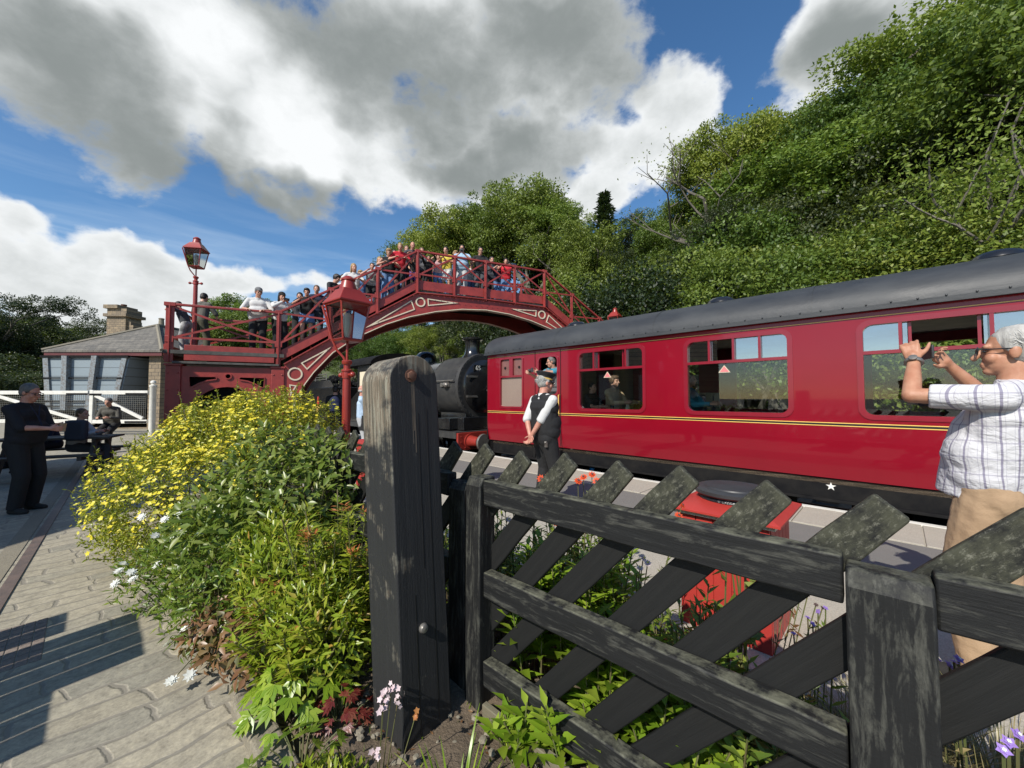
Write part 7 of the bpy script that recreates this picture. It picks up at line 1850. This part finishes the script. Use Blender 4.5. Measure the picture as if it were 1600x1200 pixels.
for nm, kind, rs, mt in (('dense1', 'dense', 11, 'treeA'), ('dense2', 'dense', 12, 'treeA'), ('loose1', 'loose', 13, 'treeB'), ('loose2', 'loose', 14, 'treeB'), ('tall1', 'tall', 15, 'treeB'), ('tall2', 'tall', 16, 'treeA'), ('bush1', 'bush', 17, 'treeA'), ('bush2', 'bush', 18, 'treeA'), ('conifer', 'conifer', 19, 'conif'), ('dark1', 'dense', 21, 'treeD'), ('dark2', 'dense', 22, 'treeD'), ('bush3', 'bush', 23, 'treeD')):
    tm, cm_ = tree_proto(kind, rs); cm_.materials[0] = MT[mt]; zs = [v.co.z for v in cm_.vertices]; xs = [abs(v.co.x) for v in cm_.vertices]
    PROTO[nm] = (tm, cm_, sorted(zs)[int(len(zs)*.995)], sorted(xs)[int(len(xs)*.97)])
def put_tree(x, ytop, q, proto, label, name='tree', wide=1.0, group=None, Y=None, hmin=1.5, xt=None):
    a = (x-800)/FPX
    d = Y or q/(.70711*(1+a)); X = a*d; qq = q_of(X, d); tq = t_of(X, d)
    zg = hill_h(tq, qq) if qq > 15 else 0
    r = ray(x, ytop); zt = CAMH+r.z/r.y*d; tm, cm_, hz, wx = PROTO[proto]; H = max(hmin, zt-zg); k = H/hz
    # turn the crown so that it stands over its trunk as seen, and fit its height to the height of the real tree
    S = SAMP.setdefault(proto, np.array([tuple(v.co) for v in list(cm_.vertices)[::97]])); best = None
    for rz in np.linspace(0, 6.28, 9)[:-1]+rng.uniform(0, .7):
        c_, s_ = math.cos(rz), math.sin(rz); Q = np.stack([S[:, 0]*c_-S[:, 1]*s_, S[:, 0]*s_+S[:, 1]*c_, S[:, 2]], 1)
        f = k
        for _ in range(14):
            D_ = np.maximum(d+Q[:, 1]*f*wide, .5); E_ = (zg-.1+Q[:, 2]*f-CAMH)/D_; top = np.percentile(E_, 98)
            f = max(.12, f*(1+.6*((r.z/r.y)-top)/max(.15, abs(top)+.1)))
        off = abs(np.mean((X+Q[:, 0]*f*wide)/D_)-X/d)
        if best is None or off < best[0]: best = (off, rz, f)
    _, rz, k = best
    root = empty(name, (X, d, zg-.1), rz, label, 'tree' if name != 'bush' else 'bush', group); root.scale = (k*wide, k*wide, k)
    mobj('trunk', tm, root); mobj('crown', cm_, root); return root
GW = 'trees of the wood on the hillside'
trees = [
 (655, 378, 30, 'dense2', 'small round tree at the left end of the wood behind the crowd on the footbridge', .9), (700, 338, 27, 'tall1', 'slender tree behind the yellow shirted man on the footbridge', 1.),
 (757, 318, 26, 'tall2', 'broad tree over the crown of the footbridge', .9), (822, 292, 24, 'tall2', 'tall rounded tree rising highest behind the right of the footbridge', 1.), (872, 325, 27, 'loose1', 'loose topped tree just right of the tall tree behind the footbridge', 1.),
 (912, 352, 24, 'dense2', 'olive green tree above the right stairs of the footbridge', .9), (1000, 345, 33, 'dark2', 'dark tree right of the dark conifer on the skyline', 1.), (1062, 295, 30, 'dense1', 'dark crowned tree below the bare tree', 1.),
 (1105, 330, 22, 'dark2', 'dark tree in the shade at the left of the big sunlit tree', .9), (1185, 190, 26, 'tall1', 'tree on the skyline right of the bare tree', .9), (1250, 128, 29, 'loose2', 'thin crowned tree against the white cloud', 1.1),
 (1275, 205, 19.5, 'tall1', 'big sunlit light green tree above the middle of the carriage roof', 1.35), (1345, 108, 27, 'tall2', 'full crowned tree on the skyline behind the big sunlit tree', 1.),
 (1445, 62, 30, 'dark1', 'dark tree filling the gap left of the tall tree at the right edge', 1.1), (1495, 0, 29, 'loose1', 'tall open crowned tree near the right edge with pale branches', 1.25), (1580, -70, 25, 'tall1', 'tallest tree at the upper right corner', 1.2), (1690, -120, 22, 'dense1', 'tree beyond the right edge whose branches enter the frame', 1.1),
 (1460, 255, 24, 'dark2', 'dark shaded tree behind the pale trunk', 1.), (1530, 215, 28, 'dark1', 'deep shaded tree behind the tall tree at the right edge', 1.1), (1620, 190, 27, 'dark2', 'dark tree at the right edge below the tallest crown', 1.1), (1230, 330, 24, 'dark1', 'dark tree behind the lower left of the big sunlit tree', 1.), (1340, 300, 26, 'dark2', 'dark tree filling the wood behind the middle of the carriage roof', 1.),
 (940, 400, 28, 'dark1', 'shaded tree at the foot of the wood over the small red lamp', 1.), (1030, 400, 24, 'dense1', 'mid green tree low on the bank right of the small red lamp', 1.), (1475, 200, 19.5, 'dark1', 'tree with leaves coloured as shade between the big sunlit tree and the pale trunk', .9), (1560, 235, 20, 'dark2', 'tree with leaves coloured as shade just behind the pale grey trunk', 1.), (860, 395, 30, 'dark2', 'dark tree filling the wood behind the footbridge rail at right', 1.)]  # dark-leaved trees by the pale trunk are added for the shaded gap
for x, y, q, pr, lab, w in trees: put_tree(x, y, q, pr, lab, wide=w, group=GW)
put_tree(947, 308, 36, 'conifer', 'dark pointed conifer standing on the skyline of the wood', 'conifer', 1.3)
bushes = [(925, 455, 18.5, 'bush1'), (965, 432, 17.5, 'bush2'), (1015, 428, 19, 'bush1'), (1060, 420, 17.5, 'bush3'), (1110, 412, 18, 'bush2'), (1165, 418, 17, 'bush1'), (1215, 400, 18, 'bush2'), (1270, 395, 17, 'bush1'), (1330, 378, 18, 'bush2'), (1385, 372, 17, 'bush2'), (1440, 365, 18, 'bush1'), (1495, 352, 17, 'bush2'), (1550, 345, 18, 'bush1'), (1610, 330, 17, 'bush2'),
          (885, 465, 19, 'bush3'), (845, 480, 18, 'bush3'), (1140, 350, 22, 'bush1'), (1305, 330, 20, 'bush2'), (1490, 290, 21, 'bush3'), (1570, 280, 21, 'bush1'), (800, 470, 22, 'bush3')]
for i, (x, y, q, pr) in enumerate(bushes): put_tree(x, y, q, pr, 'leafy bush along the foot of the wooded bank behind the carriage roof', 'bush', 1.0, 'bushes along the foot of the wooded bank')
arch = [(560, 540, 24, 'bush2'), (600, 528, 23, 'bush1'), (640, 520, 27, 'bush2'), (690, 512, 26, 'bush1'), (735, 508, 28, 'bush3'), (775, 505, 25, 'bush1'), (620, 510, 34, 'bush1'), (670, 500, 36, 'bush2'), (720, 495, 35, 'bush3'), (580, 515, 33, 'bush3'), (545, 535, 30, 'bush2')]
for x, y, q, pr in arch: put_tree(x, y, q, pr, 'low bush on the rough hillside seen through the footbridge arch', 'bush', 1.2, 'bushes seen through the footbridge arch')
left = [(18, 492, 42, 'dark1', 'dark tree at the left edge behind the stone building'), (60, 500, 46, 'dense2', 'round tree between the left edge and the hipped roof'), (105, 505, 52, 'dark2', 'farther round tree just left of the hipped roof'), (-40, 470, 38, 'dark2', 'dark tree reaching in from the left edge'), (140, 520, 60, 'dense1', 'distant tree rising behind the left slope of the hipped roof'), (232, 522, 60, 'dense2', 'distant tree between the two chimney stacks'),
        (362, 492, 26, 'tall2', 'tree behind the heavy man in white on the footbridge landing'), (385, 470, 30, 'tall1', 'taller tree behind the woman in white on the footbridge landing'), (420, 500, 27, 'dense1', 'tree behind the foot of the footbridge stairs'), (455, 520, 33, 'dark1', 'dark tree low behind the footbridge stairs')]
for x, y, Y, pr, lab in left: put_tree(x, y, 0, pr, lab, group='trees beyond the buildings at left', Y=Y)
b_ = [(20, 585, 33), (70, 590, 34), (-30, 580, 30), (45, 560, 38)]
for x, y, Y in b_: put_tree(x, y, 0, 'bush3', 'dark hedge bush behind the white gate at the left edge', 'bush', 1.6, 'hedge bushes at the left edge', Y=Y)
# bare tree and pale-trunked tree
def special(x, ytop, q, label, rs, leafn, mat, spread=1.0, base_y=None, trunk_r=None, name='tree', depth=4):
    global rng
    rng = np.random.default_rng(rs); rr = random.Random(rs); a = (x-800)/FPX; d = q/(.70711*(1+a)); X = a*d; zg = hill_h(t_of(X, d), q); r = ray(x, ytop); H = CAMH+r.z/r.y*d-zg
    root = empty(name, (X, d, zg-.2), rr.uniform(0, 6), label, 'tree'); b = MB(); tips = branch_tree(b, H*.92, spread, rr, depth, trunk_r or H*.02); b.build('trunk', MT['bark'], root)
    lf = Leaves()
    for t in tips:
        if leafn and rr.random() < .6 and (leafn < 50 or t.z > H*.5):
            P = np.array(t)+rng.normal(size=(leafn, 3))*(np.array([.75, .75, .4]) if leafn > 50 else np.array([.4, .4, .25])); lf.quads(P, rdir(leafn), rdir(leafn)+np.array([0, 0, .8]), rng.uniform(.09, .16, leafn), rng.uniform(.05, .08, leafn))
    if lf.n: lf.build('crown', MT[mat], root)
    return root
special(1128, 185, 24, 'half bare dead tree with twisted branches against the blue sky', 5, 9, 'treeB', .9)
special(1175, 150, 27, 'spindly sparse tree leaning out over the skyline by the bare tree', 8, 14, 'treeB', 1.0)
special(1546, 95, 16.6, 'tree with tall pale grey trunk and spreading limbs near the right edge', 6, 240, 'treeB', .6, trunk_r=.2, depth=3)
